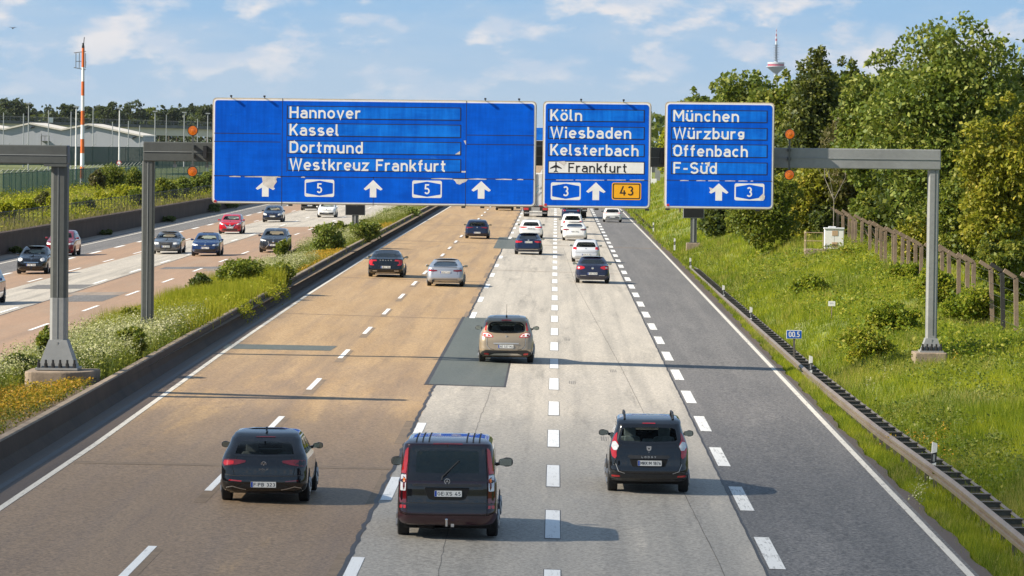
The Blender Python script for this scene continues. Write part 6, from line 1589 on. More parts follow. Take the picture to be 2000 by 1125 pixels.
# frothy white weeds: stems, leaves and blossom
areas = [(119, 152, -16.6, -12.7, 2000, .80), (205, 234, -16.2, -13.2, 900, .7), (262, 310, -16.4, -13.3, 900, .75), (345, 430, -16.4, -13.2, 500, .8), (108, 119, -16.7, -15.1, 260, .8)]
S, LV, B = [], [], []
for y0, y1, x0, x1, n, h in areas:
    X, Y = med(n, y0, y1, x0, x1); hh = h * (.6 + .6 * RG.random(len(X))); zg = zmed(X, Y)
    S.append((X, Y, hh))
    c = np.repeat(np.stack([X, Y, zg], 1), 16, 0); t = RG.random(len(c)); c += RG.normal(size=c.shape) * np.array([.13, .18, .0]); c[:, 2] += np.repeat(hh, 16) * t * .85; LV.append(c)
    c = np.repeat(np.stack([X, Y, zg + hh], 1), 15, 0); c += RG.normal(size=c.shape) * np.array([.15, .20, .09]); B.append(c)
Xs = np.concatenate([s[0] for s in S]); Ysn = np.concatenate([s[1] for s in S]); hs = np.concatenate([s[2] for s in S])
blades('weed_stems', Xs, Ysn, zmed, hs, .022, L_BUSH, 5, .10, .3, label='green stems of the white flowering weeds on the median', cat='weeds')
V, F = leaf_quads(np.concatenate(LV), .085, .2); tag(np_mesh('weed_leaves', V, F, L_BUSH), 'leaves of the white flowering weeds on the median', 'weeds', kind='stuff')
V, F = leaf_quads(np.concatenate(B), .062, .5); tag(np_mesh('white_blossom', V, F, L_WHITE), 'frothy white blossom on the median weeds', 'flowers', kind='stuff')
# bright upright stalks
X, Y = med(3600, 145, 196, -16.4, -12.75); blades('lime_stalks', X, Y, zmed, .95 + .2 * np.sin(Y * .3), .035, L_LIME, 9, .14, .28, label='bright yellow green upright weeds in the middle of the median', cat='weeds')
C = np.repeat(np.stack([X, Y, zmed(X, Y)], 1), 9, 0); C += RG.normal(size=C.shape) * np.array([.13, .15, 0]); C[:, 2] += RG.random(len(C)) * .8
V, F = leaf_quads(C, .10, .1, .35); tag(np_mesh('lime_leaves', V, F, L_LIME), 'narrow bright leaves of the upright median weeds', 'weeds', kind='stuff')
X, Y = scatter(420, -12.75, -12.25, 163, 196, 1.05); C = np.repeat(np.stack([X, Y, np.full(len(X), .86)], 1), 12, 0); C += RG.normal(size=C.shape) * np.array([.12, .3, .12]); C[:, 2] -= np.maximum(0, C[:, 0] + 12.45) * 1.2
C = C[np.sin(C[:, 1] * .8) + np.sin(C[:, 1] * .31) > .2]; V, F = leaf_quads(C, .11, .2, .4); tag(np_mesh('overhanging_weeds', V, F, L_LIME), 'bright weeds spilling over the top of the median barrier', 'weeds', kind='stuff')
X, Y = med(4200, 120, 470, -16.7, -12.8); blades('median_grass', X, Y, zmed, .35, np.maximum(.02, Y * .00017), L_GRASS, 5, .14, .4, label='thin grass between the median plants', cat='grass')
GM = 'dark shrubs on the median'
for i, (px, top, hw, D, mt, lb) in enumerate([
        (322, 640, 30, 128, L_BUSH, 'dark leafed shrub by the barrier in front of the farther median post'),
        (256, 600, 20, 150, L_BUSH, 'small shrub at the oncoming side left of the farther median post'),
        (395, 534, 24, 186, L_DARK, 'small dark shrub with a ragged top before the large median shrub'),
        (470, 505, 48, 190, L_BUSH, 'large spreading shrub in the middle of the median'),
        (540, 512, 36, 196, L_BUSH, 'shrub beside the barrier behind the large spreading one'),
        (551, 468, 16, 232, L_BUSH, 'little shrub in front of the dark grey oncoming utility car'),
        (641, 436, 30, 258, L_OAK, 'round glossy shrub left of the median message board'),
        (725, 430, 30, 282, L_OAK, 'shrub by the barrier right of the median message board'),
        (668, 432, 20, 300, L_BUSH, 'shrub directly behind the round glossy median shrub'),
        (780, 402, 36, 380, L_OAK, 'far shrub just under the widest sign on the median'),
        (40, 690, 34, 121, L_BUSH, 'shrub with pale flowers left of the large rounded pedestal'),
        (95, 640, 22, 125, L_BUSH, 'twiggy shrub behind the two-tone gantry post')]):
    X0 = at_y(px, 500, D).x; X0 = max(-16.5, min(-12.9, X0)); zt = at_y(px, top, D).z; zb = float(zmed(X0, D))
    tree('median_shrub', lb, 'shrub', X0, D, zb, max(.5, zt - zb), 2 * hw * D / FPX, mt, 60 + i, n=int(1500 + 40 * hw), leaf=.11 + D * .00025, base=0, lobes=15, group=GM, trunk=False, depth=1.5, spiky=.6, loose=.35)
# small plants at the foot of the retaining wall
for i, (px, py, D) in enumerate([(395, 412, 452), (300, 440, 378), (200, 470, 327), (20, 498, 272), (370, 418, 430)]):
    tree('wall_shrub', ['shrub against the far retaining wall nearest the sign', 'low plant at the foot of the retaining wall between posts', 'small tuft on the sandy gutter near the dark red car', 'little plant at the left end of the retaining wall foot', 'second shrub against the far retaining wall'][i], 'shrub', -35.2, D, -.13, [1.0, .6, .45, .5, .9][i], [2.2, 1.6, 1.2, 1.0, 1.8][i], L_DARK, 90 + i, n=900, leaf=.16, base=0, lobes=14, group='plants along the retaining wall', trunk=False, depth=3.5)

# ---- left verge above the retaining wall
X, Y = scatter(9000, -54, -36.3, 240, 560, 1.2)
blades('verge_grass', X, Y, zleft, .55, Y * .00022, L_DRY, 6, .25, .45, label='dry yellow grass above the retaining wall', cat='grass')
X, Y = scatter(5200, -54, -36.6, 240, 560, 1.2); sel = np.sin(X * .9 + Y * .05) + np.sin(Y * .21) > -.2; X, Y = X[sel], Y[sel]
C = np.repeat(np.stack([X, Y, zleft(X, Y)], 1), 14, 0); C += RG.normal(size=C.shape) * np.array([.35, .5, .25]); C[:, 2] += .5
V, F = leaf_quads(C, .17, .2); tag(np_mesh('verge_weeds', V, F, L_LIME), 'yellow green weeds above the retaining wall', 'weeds', kind='stuff')
GL = 'bushes above the retaining wall'
for i, (px, top, hw, D, mt, lb) in enumerate([
        (8, 392, 24, 305, L_LIME, 'yellow bush at the left edge above the retaining wall'), (50, 385, 26, 330, L_LIME, 'second yellow bush from the left edge above the retaining wall'),
        (86, 372, 20, 345, L_BROWN, 'brownish bush left of the two-tone gantry post'), (104, 375, 14, 330, L_LIME, 'bright bush just left of the two-tone gantry post'),
        (162, 384, 24, 338, L_BUSH, 'green bush overhanging the wall right of the two-tone post'), (205, 370, 22, 385, L_LIME, 'bright bush midway between the two median posts'),
        (240, 360, 22, 400, L_LIME, 'yellow green bush below the green fence corner'), (268, 366, 20, 375, L_BUSH, 'tall feathery bush left of the farther median post'),
        (325, 346, 24, 412, L_BUSH, 'green bush just right of the farther median post'), (358, 344, 18, 425, L_OAK, 'upright bush below the amber lamps'),
        (388, 338, 22, 445, L_OAK, 'dense bush left of the widest sign'), (410, 330, 18, 470, L_OAK, 'bush partly behind the left end of the widest sign'),
        (215, 318, 30, 470, L_BUSH, 'round bush behind the green fence by the striped mast'), (262, 325, 24, 480, L_BUSH, 'bush behind the green fence beside the farther post'), (190, 330, 18, 455, L_BROWN, 'dull bush at the foot of the striped mast')]):
    X0 = at_y(px, 380, D).x; zb = float(zleft(X0, D)); zt = at_y(px, top, D).z
    tree('roadside_bush', lb, 'bush', X0, D, zb - .1, max(.8, zt - zb), 2 * hw * D / FPX, mt, 120 + i, n=3200, leaf=.24, base=0, lobes=34, group=GL, trunk=False, spiky=.5)

# ---- far woods
GF = 'trees of the wood on the left horizon'
fw = [(-12, 205, 22), (18, 192, 20), (48, 200, 14), (70, 214, 16), (92, 205, 12), (108, 215, 13), (128, 203, 13), (150, 210, 12), (176, 208, 12), (196, 206, 12), (214, 199, 14), (232, 212, 12), (254, 196, 18),
      (276, 214, 11), (292, 210, 13), (312, 206, 11), (330, 212, 12), (346, 204, 16), (366, 210, 12), (384, 203, 17), (404, 205, 15), (424, 206, 16), (444, 204, 16)]
labs = ['tall spreading tree at the left end of the wood', 'highest ragged tree near the left edge of the wood', 'narrow dark tree left of the first bright lamp post', 'low dark tree of the left wood before the striped mast', 'slim tree of the left wood above the warehouse roof', 'thin tree of the wood above the second roof peak',
        'twin-topped tree of the wood left of the striped mast', 'dark tree of the wood touching the striped mast', 'dark tree of the wood right of the striped mast', 'narrow tree of the wood right of the tall lamp post', 'pointed tree of the wood over the right warehouse end', 'small tree of the wood before the umbrella-shaped one', 'umbrella-shaped pine of the left wood',
        'low tree right of the umbrella-shaped pine', 'bright green tree of the wood left of the farther post', 'slender tree of the wood above the white girder', 'round low tree of the wood right of the bright one', 'tall dark tree of the wood over the amber lamps', 'dark tree of the wood between two taller ones', 'broad dark tree of the wood near the widest sign', 'dark tree of the wood at the sign edge', 'tree of the wood just behind the sign edge', 'tree of the wood hidden mostly by the widest sign']
for i, (px, top, hw) in enumerate(fw):
    D = 1900 + 40 * (i % 5); X0 = at_y(px, 250, D).x; zt = at_y(px, top, D).z
    tree('woodland_tree', labs[i], 'tree', X0, D, 3.4, zt - 3.4, 2 * hw * D / FPX * 1.7, L_BUSH if i == 14 else L_FAR, 200 + i, n=1700, leaf=1.15, base=.22, lobes=24, group=GF, depth=.8)
C = np.stack([RG.uniform(-420, -90, 16000), RG.uniform(1960, 2040, 16000), 3.4 + 13.5 * RG.random(16000) ** .8], 1)
C[:, 2] += 2.2 * np.sin(C[:, 0] * .14) * (C[:, 2] - 3.4) / 12
V, F = leaf_quads(C, 2.3, .1); tag(np_mesh('woodland', V, F, L_FAR), 'dark mass of the wood on the left horizon', 'wood', kind='stuff')
C = np.stack([RG.uniform(20, 170, 16000), RG.uniform(900, 960, 16000), .5 + 15 * RG.random(16000) ** .8], 1)
C[:, 2] *= 1 + .18 * np.sin(C[:, 0] * .35) * np.sin(C[:, 0] * .13 + 1)
V, F = leaf_quads(C, 1.5, .1); tag(np_mesh('woodland', V, F, L_DARK), 'dark wood far ahead beside the right lanes', 'wood', kind='stuff')
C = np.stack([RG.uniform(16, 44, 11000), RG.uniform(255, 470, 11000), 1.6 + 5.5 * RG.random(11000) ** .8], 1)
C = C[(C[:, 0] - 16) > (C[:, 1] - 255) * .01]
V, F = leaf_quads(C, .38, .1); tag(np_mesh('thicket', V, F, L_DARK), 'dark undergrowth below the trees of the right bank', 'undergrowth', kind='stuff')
# ------------------------------------------------------------------ roadside furniture on the right
M_RAIL = pmat('galvanised_rail', (0.225, 0.185, 0.145), 0.45, 0.35, var=.15, scale=1.5, dirt=(0.15, 0.085, 0.045), dirt_amt=.55, stretch=(1, .5, 1))
M_RAILD = pmat('old_galvanised', (0.14, 0.125, 0.11), 0.55, 0.3, var=.2, scale=2.0, dirt=(0.05, 0.045, 0.04), dirt_amt=.6)
def xrail(Y): return interp(Y, [62, 92, 112, 140, 187, 222, 264, 300, 460], [9.05, 8.98, 8.72, 8.60, 8.62, 8.62, 8.66, 8.72, 8.6])
def zrail(Y): return interp(Y, [74, 95, 140, 187, 222, 264], [.22, .18, .0, -.10, -.18, -.28])
def guard_rail(y0, y1, ramp0, ramp1, label, posts):
    o = empty('guard_rail', (xrail(y0), y0, 0), 0, label, 'guard rail')
    prof = [(0, 0), (-.075, -.05), (-.075, -.11), (.02, -.15), (-.075, -.19), (-.075, -.26), (0, -.31), (.012, -.31), (-.06, -.255), (-.06, -.195), (.034, -.152), (.034, -.148), (-.06, -.105), (-.06, -.055), (.012, 0)]
    ys = list(np.arange(y0, y1, 2.0)) + [y1]
    dz = lambda Y: (-.55 * max(0, (Y - ramp0) / (ramp1 - ramp0)) if ramp1 > ramp0 else -.55 * max(0, (ramp0 - Y) / (ramp0 - ramp1))) if ramp0 else 0
    vs, fs = [], []; n = len(prof)
    for Y in ys:
        for a, b in prof: vs.append((xrail(Y) + a - xrail(y0), Y - y0, zrail(Y) + dz(Y) + b))
    for i in range(len(ys) - 1):
        for k in range(n): fs.append((i * n + k, i * n + (k + 1) % n, (i + 1) * n + (k + 1) % n, (i + 1) * n + k))
    m = MB(); m.add(vs, fs); m.build('rail_beam', M_RAIL, o)
    m = MB()
    for i, Y in enumerate(ys[:-1]):
        Z = ys[i + 1]
        a = Vector((xrail(Y) + .46 - xrail(y0), Y - y0, zrail(Y) + dz(Y) - .08)); b = Vector((xrail(Z) + .46 - xrail(y0), Z - y0, zrail(Z) + dz(Z) - .08)); m.tube(a, b, .04, n=4, cap=False)
    m.build('rear_rail', M_RAILD, o)
    for Y in np.arange(y0 + .6, min(y1, ramp0 if ramp1 > ramp0 else y1), posts):
        m = MB(); x, z = xrail(Y) - xrail(y0), zrail(Y) + dz(Y); y = Y - y0
        m.box(x + .016, x + .44, y - .02, y + .02, z - .20, z - .03); m.box(x + .016, x + .46, y - .06, y + .06, z - .03, z - .012)
        m.box(x + .02, x + .12, y - .03, y + .03, z - .95, z - .20)
        m.build('spacer_post', M_RAILD, o)
    return o
guard_rail(63.0, 302.0, 262.0, 300.0, 'long steel guard rail with dark spacer rungs along the right verge', 2.0)
guard_rail(376.0, 470.0, 392.0, 376.5, 'short farther guard rail starting beside the white hatchback', 3.0)
M_DEL = pmat('delineator_white', (0.74, 0.73, 0.70), .5, var=.08, dirt=(.5, .47, .4), dirt_amt=.4)
def delineator(Y, label, dx=.10, tilt=0.0, dz=0.0):
    o = empty('delineator_post', (xrail(Y) + dx, Y, zrail(Y) - .06 + dz), 0, label, 'delineator', 'delineator posts on the guard rail')
    o.rotation_euler = (0, tilt, 0)
    m = MB(); m.prism([(-.06, -.35), (.06, -.35), (.06, .46), (.05, .50), (-.06, .53)], -.05, .05, 'y'); m.build('post_body', M_DEL, o)
    m = MB(); m.prism([(-.062, .02), (.062, .06), (.062, .30), (-.062, .26)], -.053, .053, 'y'); b = m.build('black_band', M_BLACK, o)
    m = MB(); m.box(-.025, .025, -.058, -.053, .07, .24); m.build('reflector', M_GSEAM, b)
    return o
for Y, lb, t in ((98.6, 'leaning delineator post nearest the camera on the guard rail', .06), (141.5, 'delineator post overlapping the little blue kilometre sign', .03), (185.5, 'delineator post third along the guard rail above the blue sign', .05),
                 (215.5, 'delineator post fourth along the guard rail', .0), (270, 'delineator post near the sloping far end of the guard rail', -.02)):
    delineator(Y, lb, .12, t)
delineator(303, 'tallest looking delineator post at the far tip of the guard rail', -.02, 0, .50); delineator(372, 'delineator post beside the start of the farther guard rail', .1, 0, .30)
# kilometre sign
c = at_y(1551.5, 653, 150); ks = empty('kilometre_sign', (c.x, 150, c.z), 0, 'small blue kilometre sign reading 00.5 behind the guard rail', 'road sign')
m = MB(); m.prism(rrect(-.29, .27, -.16, .15, .03), 0, .02); pl = m.build('sign_plate', M_SWHITE, ks)
m = MB(); m.prism(rrect(-.27, .25, -.14, .13, .02), -.006, 0); m.build('plate_face', pmat('small_sign_blue', (.004, .09, .42), .4, var=.08), pl)
lettering('lettering', '00.5', M_SWHITE, ks, -.20, .19, -.10, .20, -.008)
m = MB(); m.box(-.035, .035, .02, .08, -1.2, .1); m.build('post', M_RAILD, ks)
# little white sign on a stake
c = at_y(1624.5, 593, 169); ws = empty('stake_sign', (c.x, 169, c.z), 0, 'little white sign on a stake in the grass of the bank', 'sign')
m = MB(); m.prism(rrect(-.14, .14, -.10, .10, .01), 0, .015); m.build('sign_plate', M_SWHITE, ws)
m = MB(); m.box(-.09, .09, -.004, -.001, -.005, .0); m.box(-.09, .05, -.004, -.001, .03, .035); m.build('faded_line', M_GSEAM, ws)
m = MB(); m.box(-.018, .018, .015, .045, -.85, .06); m.build('stake', M_PEDESTAL, ws)
# kinked concrete fence posts
M_FPOST = pmat('fence_post_concrete', (0.235, 0.17, 0.12), .9, var=.25, scale=2.5, dirt=(.13, .10, .075), dirt_amt=.6, bump=.3)
fp = [251, 246.5, 242, 238, 235.5, 232, 225, 221.5, 218, 214, 211, 208, 205, 200.5, 196, 192.5, 186.5, 183, 180, 175.2, 171.5, 168.5, 163.2, 158.3, 153, 149]
fen = empty('post_fence', (17.0, 149, 0), 0, 'ageing fence of kinked concrete posts leading up the right bank', 'fence')
rf = random.Random(4)
for i, Y in enumerate(fp):
    zt = interp(Y, [149, 153, 196, 251], [3.1, 3.16, 3.35, 3.86]) + rf.uniform(-.08, .05); zb = float(zv(17.0, Y)) - .3
    ln = rf.uniform(-.14, .03) if Y < 190 else rf.uniform(-.05, .03)
    m = MB(); a, b, c2 = Vector((-ln, 0, zb)), Vector((0, 0, zt - .28)), Vector((-.44, 0, zt))
    for p, q, w in ((a, b, .08), (b, c2, .075)):
        d = (q - p).normalized(); s = Vector((d.z, 0, -d.x)); y = Vector((0, 1, 0))
        vs = [p - s * w - y * .07, p + s * w - y * .07, p + s * w + y * .07, p - s * w + y * .07, q - s * w - y * .07, q + s * w - y * .07, q + s * w + y * .07, q - s * w + y * .07]
        m.add(vs, [(3, 2, 1, 0), (4, 5, 6, 7), (0, 1, 5, 4), (1, 2, 6, 5), (2, 3, 7, 6), (3, 0, 4, 7)])
    p = m.build('post', pmat('shaded_post', (.03, .028, .026), .8) if abs(Y - 158.3) < .1 else M_FPOST, fen); p.location = (rf.uniform(-.1, .1), Y - 149, 0)  # one post painted dark to stand for shade on it
    if abs(Y - 232) < 1 or abs(Y - 225) < .1:
        m = MB(); m.tube((0, 0, zt - .5), (.75, 0, zb + .5), .06, n=4); p2 = m.build('brace', M_FPOST, fen); p2.location = (0, Y - 149, 0)
m = MB()
for k in range(5):
    for a, b in zip(fp[:-1], fp[1:]):
        za, zb_ = [interp(Y, [149, 153, 196, 251], [3.1, 3.16, 3.35, 3.86]) - .45 - .42 * k for Y in (a, b)]
        m.tube((0, a - 149, za), (0, b - 149, zb_), .006, n=3, cap=False)
m.build('wire', M_GDARK, fen)
# white cabinet with railing on a concrete slab
cz = 1.80; c = at_y(1629, 487, 232); cab = empty('utility_cabinet', (c.x, 232, c.z), 0, 'white utility cabinet with two beige panels on the right bank', 'cabinet')
m = MB(); m.box(-.53, .53, 0, .6, .03, 1.12); m.build('case', M_SWHITE, cab, bevel=.02)
m = MB(); m.box(-.57, .57, -.04, .64, 1.12, 1.20); m.box(-.30, .10, .1, .5, 1.20, 1.27); m.build('lid', pmat('cabinet_lid', (.62, .64, .66), .5), cab, bevel=.02)
for z0 in (.12, .76):
    m = MB(); m.box(-.12, .20, -.015, 0, z0, z0 + .28); m.build('panel', pmat('cabinet_beige', (.48, .33, .20), .6, var=.15, scale=6.0), cab)
m = MB(); m.box(-.005, .005, -.004, 0, .05, 1.1); m.build('door_gap', M_GSEAM, cab)
sl = MB(); sl.box(-1.62, .70, -.35, 1.0, -.75, .0); o = sl.build('concrete_slab', M_PEDESTAL, bevel=.02); o.location = (c.x, 232, c.z); tag(o, 'concrete slab carrying the white cabinet and railing', 'slab')
rl = empty('railing', (c.x - 1.05, 232, c.z), 0, 'rusty pipe railing left of the white cabinet', 'railing')
m = MB()
for x in (-.53, .42):
    m.tube((x, -.28, 0), (x, -.28, .92), .022, n=6)
m.tube((-.53, .9, 0), (-.53, .9, .92), .022, n=6)
for z in (.46, .92): m.tube((-.53, -.28, z), (.42, -.28, z), .022, n=6); m.tube((-.53, -.28, z), (-.53, .9, z), .022, n=6)
m.build('pipes', pmat('rusty_pipe', (.36, .27, .18), .7, var=.25, scale=5), rl)
# far cabinet with a pole, noise wall and far gantry ahead
o = empty('utility_cabinet', (14.9, 640, .5), 0, 'small white cabinet seen between the two right signs', 'cabinet')
m = MB(); m.box(-.6, .6, 0, .6, 0, 1.5); m.build('case', M_SWHITE, o, bevel=.03)
o = empty('lamp_pole', (15.0, 655, .4), 0, 'thin white pole behind the small far cabinet', 'pole')
m = MB(); m.tube((0, 0, 0), (0, 0, 4.6), .09, .06, 8); m.build('pole', M_SWHITE, o); m = MB(); m.box(.6, 1.4, 0, .3, 1.2, 3.2); m.build('box', M_GLIGHT, o)
nw = empty('noise_wall', (9.5, 880, 0), 0, 'dark low wall far ahead beside the right lanes', 'wall')
m = MB(); m.box(0, 40, 0, .4, -.3, 2.5); m.build('wall_panels', M_GDARK, nw); m = MB(); m.box(-.05, 40.05, -.06, .46, 2.5, 2.65); m.build('coping', M_GLIGHT, nw)
fg = empty('sign_gantry', (-14, 900, 0), 0, 'far gantry with a blue sign seen in the slit between signs', 'gantry')
m = MB(); m.box(0, 24, 0, .6, 6.6, 7.6); m.build('beam', M_BLACK, fg)
for x in (.2, 23.8): m = MB(); m.box(x - .2, x + .2, 0, .6, -.2, 6.6); m.build('post', M_GDARK, fg)
sg = empty('direction_sign', (-3.0, 899.6, 9.0), 0, 'far blue sign glimpsed in the slit between the two left signs', 'road sign')
m = MB(); m.prism(rrect(-3.4, 3.4, -1.4, 1.55, .2), 0, .1); m.build('edge_frame', M_SWHITE, sg); m = MB(); m.prism(rrect(-3.3, 3.3, -1.3, 1.45, .18), -.02, 0); m.build('panel', M_BLUE2, sg)
ob = empty('overpass', (-40, 1500, 0), 0, 'dark distant bridge crossing the motorway ahead', 'bridge')
m = MB(); m.box(0, 90, 0, 8, 4.9, 6.2); m.build('deck', M_GDARK, ob); m = MB(); m.box(0, 90, -.2, .1, 6.2, 7.2); m.build('parapet', M_BLACK, ob)
for x in (4, 38, 70): m = MB(); m.box(x, x + 1.2, 2, 6, -.5, 4.9); m.build('pier', M_RETAIN, ob)

# ------------------------------------------------------------------ beyond the left lanes
def meshmat(name, col, open_):
    s = NT(name); d = s.n('ShaderNodeBsdfPrincipled'); d.inputs['Base Color'].default_value = col + (1,); d.inputs['Roughness'].default_value = .6
    t = s.n('ShaderNodeBsdfTransparent'); m = s.n('ShaderNodeMixShader')
    f = s.noise(s.coord('Object'), 6.0, 2.0, .6)
    s.l(s.rng(f, .3, .7, open_ - .06, open_ + .06), m.inputs[0]); s.l(d.outputs[0], m.inputs[1]); s.l(t.outputs[0], m.inputs[2]); return s.done(m.outputs[0])
M_MESH = meshmat('green_fence_mesh', (0.001, 0.12, 0.085), .42); M_MESHD = meshmat('dark_green_screen', (0.003, 0.050, 0.042), .08); M_FGREEN = pmat('fence_green_paint', (0.004, 0.040, 0.034), .5, var=.15)
M_MESHB = meshmat('black_fence_mesh', (0.03, 0.035, 0.03), .72)
def fence(x0, y0, x1, y1, h, spacing, label, mm, pm, arms=False, zf=None, pr=.035):
    zf = zf or (lambda x, y: float(zleft(x, y)))
    o = empty('mesh_fence', (x0, y0, 0), 0, label, 'fence')
    Ln = math.hypot(x1 - x0, y1 - y0); n = max(2, int(Ln / spacing)); d = Vector((x1 - x0, y1 - y0, 0)) / n
    m = MB()
    for i in range(n):
        a = d * i; b = d * (i + 1); za, zb = zf(x0 + a.x, y0 + a.y), zf(x0 + b.x, y0 + b.y)
        m.face([(a.x, a.y, za + .05), (b.x, b.y, zb + .05), (b.x, b.y, zb + h), (a.x, a.y, za + h)])
    m.build('fence_mesh', mm, o, recalc=False)
    m0 = MB()
    for i in range(n):
        a = d * i; b = d * (i + 1); m0.tube((a.x, a.y, zf(x0 + a.x, y0 + a.y) + h), (b.x, b.y, zf(x0 + b.x, y0 + b.y) + h), pr * .8, n=4, cap=False)
    m0.build('top_rail', pm, o)
    for i in range(n + 1):
        p = d * i; z = zf(x0 + p.x, y0 + p.y); m = MB(); m.tube((p.x, p.y, z - .2), (p.x, p.y, z + h + .08), pr, n=5)
        if arms: m.tube((p.x, p.y, z + h), (p.x + .5, p.y, z + h + .45), pr, n=4)
        m.build('post', pm, o)
    return o
fence(-53, 330, -53.5, 545, 2.4, 4.4, 'green mesh fence running above the retaining wall bushes', M_MESH, M_FGREEN, True)
fence(-57, 430, -42, 640, 2.3, 4.4, 'green mesh fence right of the farther median post', M_MESH, M_FGREEN, False)
fence(-96, 610, -62, 650, 2.9, 3.4, 'dark green screened fence in front of the grey warehouse', M_MESHD, M_FGREEN, True, zf=lambda x, y: 3.0)
fence(-63, 650, -58, 760, 2.8, 4.0, 'dark green fence ending behind the left gantry beam', M_MESHD, M_FGREEN, False, zf=lambda x, y: 2.6)
fence(-37.2, 250, -37.2, 470, 1.25, 2.6, 'low black wire fence on top of the retaining wall', M_MESHB, M_BLACK, False, pr=.025)
# striped mast
M_OR = pmat('mast_orange', (.62, .13, .02), .5, var=.1); M_MW = pmat('mast_white', (.76, .75, .74), .5, var=.06)
mx = at_y(160.5, 340, 500); mast = empty('striped_mast', (mx.x, 500, 1.5), 0, 'tall orange and white banded mast with a loop antenna at its top', 'mast')
bd = [16.6, 14.3, 12.6, 10.9, 9.1, 7.4, 5.7, 4.0, 2.4, 1.0, -.5]
for i in range(10):
    m = MB(); r1 = .17 + .10 * i / 10; m.tube((0, 0, bd[i + 1]), (0, 0, bd[i]), r1 + .01, r1, 12); m.build('band', M_OR if i % 2 == 0 else M_MW, mast)
m = MB(); m.tube((0, 0, 16.6), (0, 0, 17.2), .12, n=6); m.tube((.05, 0, 17.0), (.12, 0, 17.9), .05, n=5); m.box(-.15, .15, -.1, .1, 16.6, 16.9); m.build('top_light', M_BLACK, mast)
m = MB()
for x in (-.85, -.45, .30): m.tube((x, -.1, 14.2), (x, -.1, 16.0), .045, n=5)
m.tube((-1.1, -.1, 16.0), (.35, -.1, 16.2), .045, n=5); m.tube((-1.1, -.1, 14.25), (.35, -.1, 14.0), .045, n=5); m.tube((-.85, -.1, 15.0), (-.2, -.1, 15.0), .04, n=5); m.tube((.30, -.1, 14.2), (.30, .5, 15.0), .03, n=5)
m.build('loop_antenna', M_RAILD, mast)
# lamp posts
M_LP = pmat('lamp_post_grey', (.30, .32, .33), .5, .2); M_LPW = pmat('lamp_post_pale', (.66, .66, .66), .5)
lp = [(46, 222, 640, 0), (56, 203, 600, 1), (95, 215, 620, 0), (139, 218, 640, 0), (149, 209, 520, 2), (182, 211, 700, 0), (220, 238, 660, 0), (233.5, 212, 540, 2), (251, 236, 680, 0), (273, 245, 660, 0), (303, 218, 620, 1), (360, 220, 640, 1), (406, 222, 660, 1), (325, 224, 900, 0), (386, 232, 760, 0), (7, 220, 760, 0)]
ll = ['grey lamp post over the left roof valley of the warehouse', 'taller lamp post over the first warehouse roof peak', 'grey lamp post between the two warehouse roof peaks', 'slim grey post just left of the white pole by the striped mast', 'white lamp pole next to the striped mast', 'slim post right of the striped mast',
      'short post before the tall white pole', 'tall white pole with a round red sign', 'short post right of the tall white pole', 'shortest post near the warehouse right end', 'lamp post left of the amber lamps above the beam', 'lamp post just left of the amber lamps', 'lamp post at the left edge of the widest sign', 'far thin post over the white girder', 'thin post between amber lamps and widest sign', 'thin post at the far left edge']
for i, (px, top, D, k) in enumerate(lp):
    t = at_y(px, top, D); zb = 2.4; o = empty('lamp_post', (t.x, D, zb), 0, ll[i], 'lamp post', 'slim posts beyond the left lanes')
    m = MB(); H_ = t.z - zb; m.tube((0, 0, -.3), (0, 0, H_), .13 if k == 2 else .10, .07, 7); m.build('pole', M_LPW if k == 2 else M_LP, o)
    if k: m = MB(); m.box(-.35, .35, -.15, .15, H_ - .05, H_ + .12); m.build('lamp_head', M_LP, o)
    if i == 7:
        z = at_y(234, 318, D).z - zb; m = MB(); m.lathe([(.30, -.14), (.30, -.10)], (0, 0, z), 20, 'y'); s = m.build('round_sign', M_REDL, o); m = MB(); m.lathe([(.20, -.16), (.20, -.141)], (0, 0, z), 20, 'y'); m.build('sign_face', M_SWHITE, s)
# grey warehouse
WY = 770
M_WH = pmat('warehouse_cladding', (.36, .375, .41), .6, var=.05, scale=.3, stretch=(6, 1, .2)); M_ROOF = pmat('warehouse_roof', (.62, .58, .52), .7, var=.08, scale=.2)
def pw(px, py, Y=WY): v = at_y(px, py, Y); return v.x, v.z
roof = [pw(-60, 243), pw(8, 254.5), pw(58, 243), pw(120, 255.5), pw(172, 245), pw(280, 268)]
wh = empty('warehouse', (0, WY, 0), 0, 'pale grey warehouse with a zigzag roof behind the left gantry post', 'building')
m = MB(); m.prism([(roof[0][0], 1.0)] + roof + [(roof[-1][0], 1.0)], 0, 24); m.build('wall', M_WH, wh)
for (a, b), (c_, d_) in zip(roof[:-1], roof[1:]):
    m = MB(); m.add([(a, -.4, b + .05), (c_, -.4, d_ + .05), (c_, 25, d_ + .05), (a, 25, b + .05), (a, -.4, b + .35), (c_, -.4, d_ + .35), (c_, 25, d_ + .35), (a, 25, b + .35)], [(3, 2, 1, 0), (4, 5, 6, 7), (0, 1, 5, 4), (1, 2, 6, 5), (2, 3, 7, 6), (3, 0, 4, 7)]); m.build('roof', M_ROOF, wh)
for px, py in ((64, 249), (172, 250), (262, 269)):
    x, z = pw(px, py); m = MB(); m.prism([(-.45, -.25), (.35, .0), (.45, .25), (-.2, .1)], -.3, -.02); m.build('floodlight', M_BLACK, wh).location = (x, 0, z)
x, z = pw(88, 276); m = MB(); m.box(x - .6, x + .9, -1.2, 0, z, z + .08)
for q in (-.6, .1, .9): m.tube((x + q, -1.15, z), (x + q, -1.15, z + 1.0), .05, n=4)
m.tube((x - .6, -1.15, z + 1.0), (x + .9, -1.15, z + 1.0), .05, n=4); m.tube((x - .55, -1.0, z - 2), (x - .55, -1.0, z + 1.4), .06, n=4); m.build('stair_landing', M_GDARK, wh)
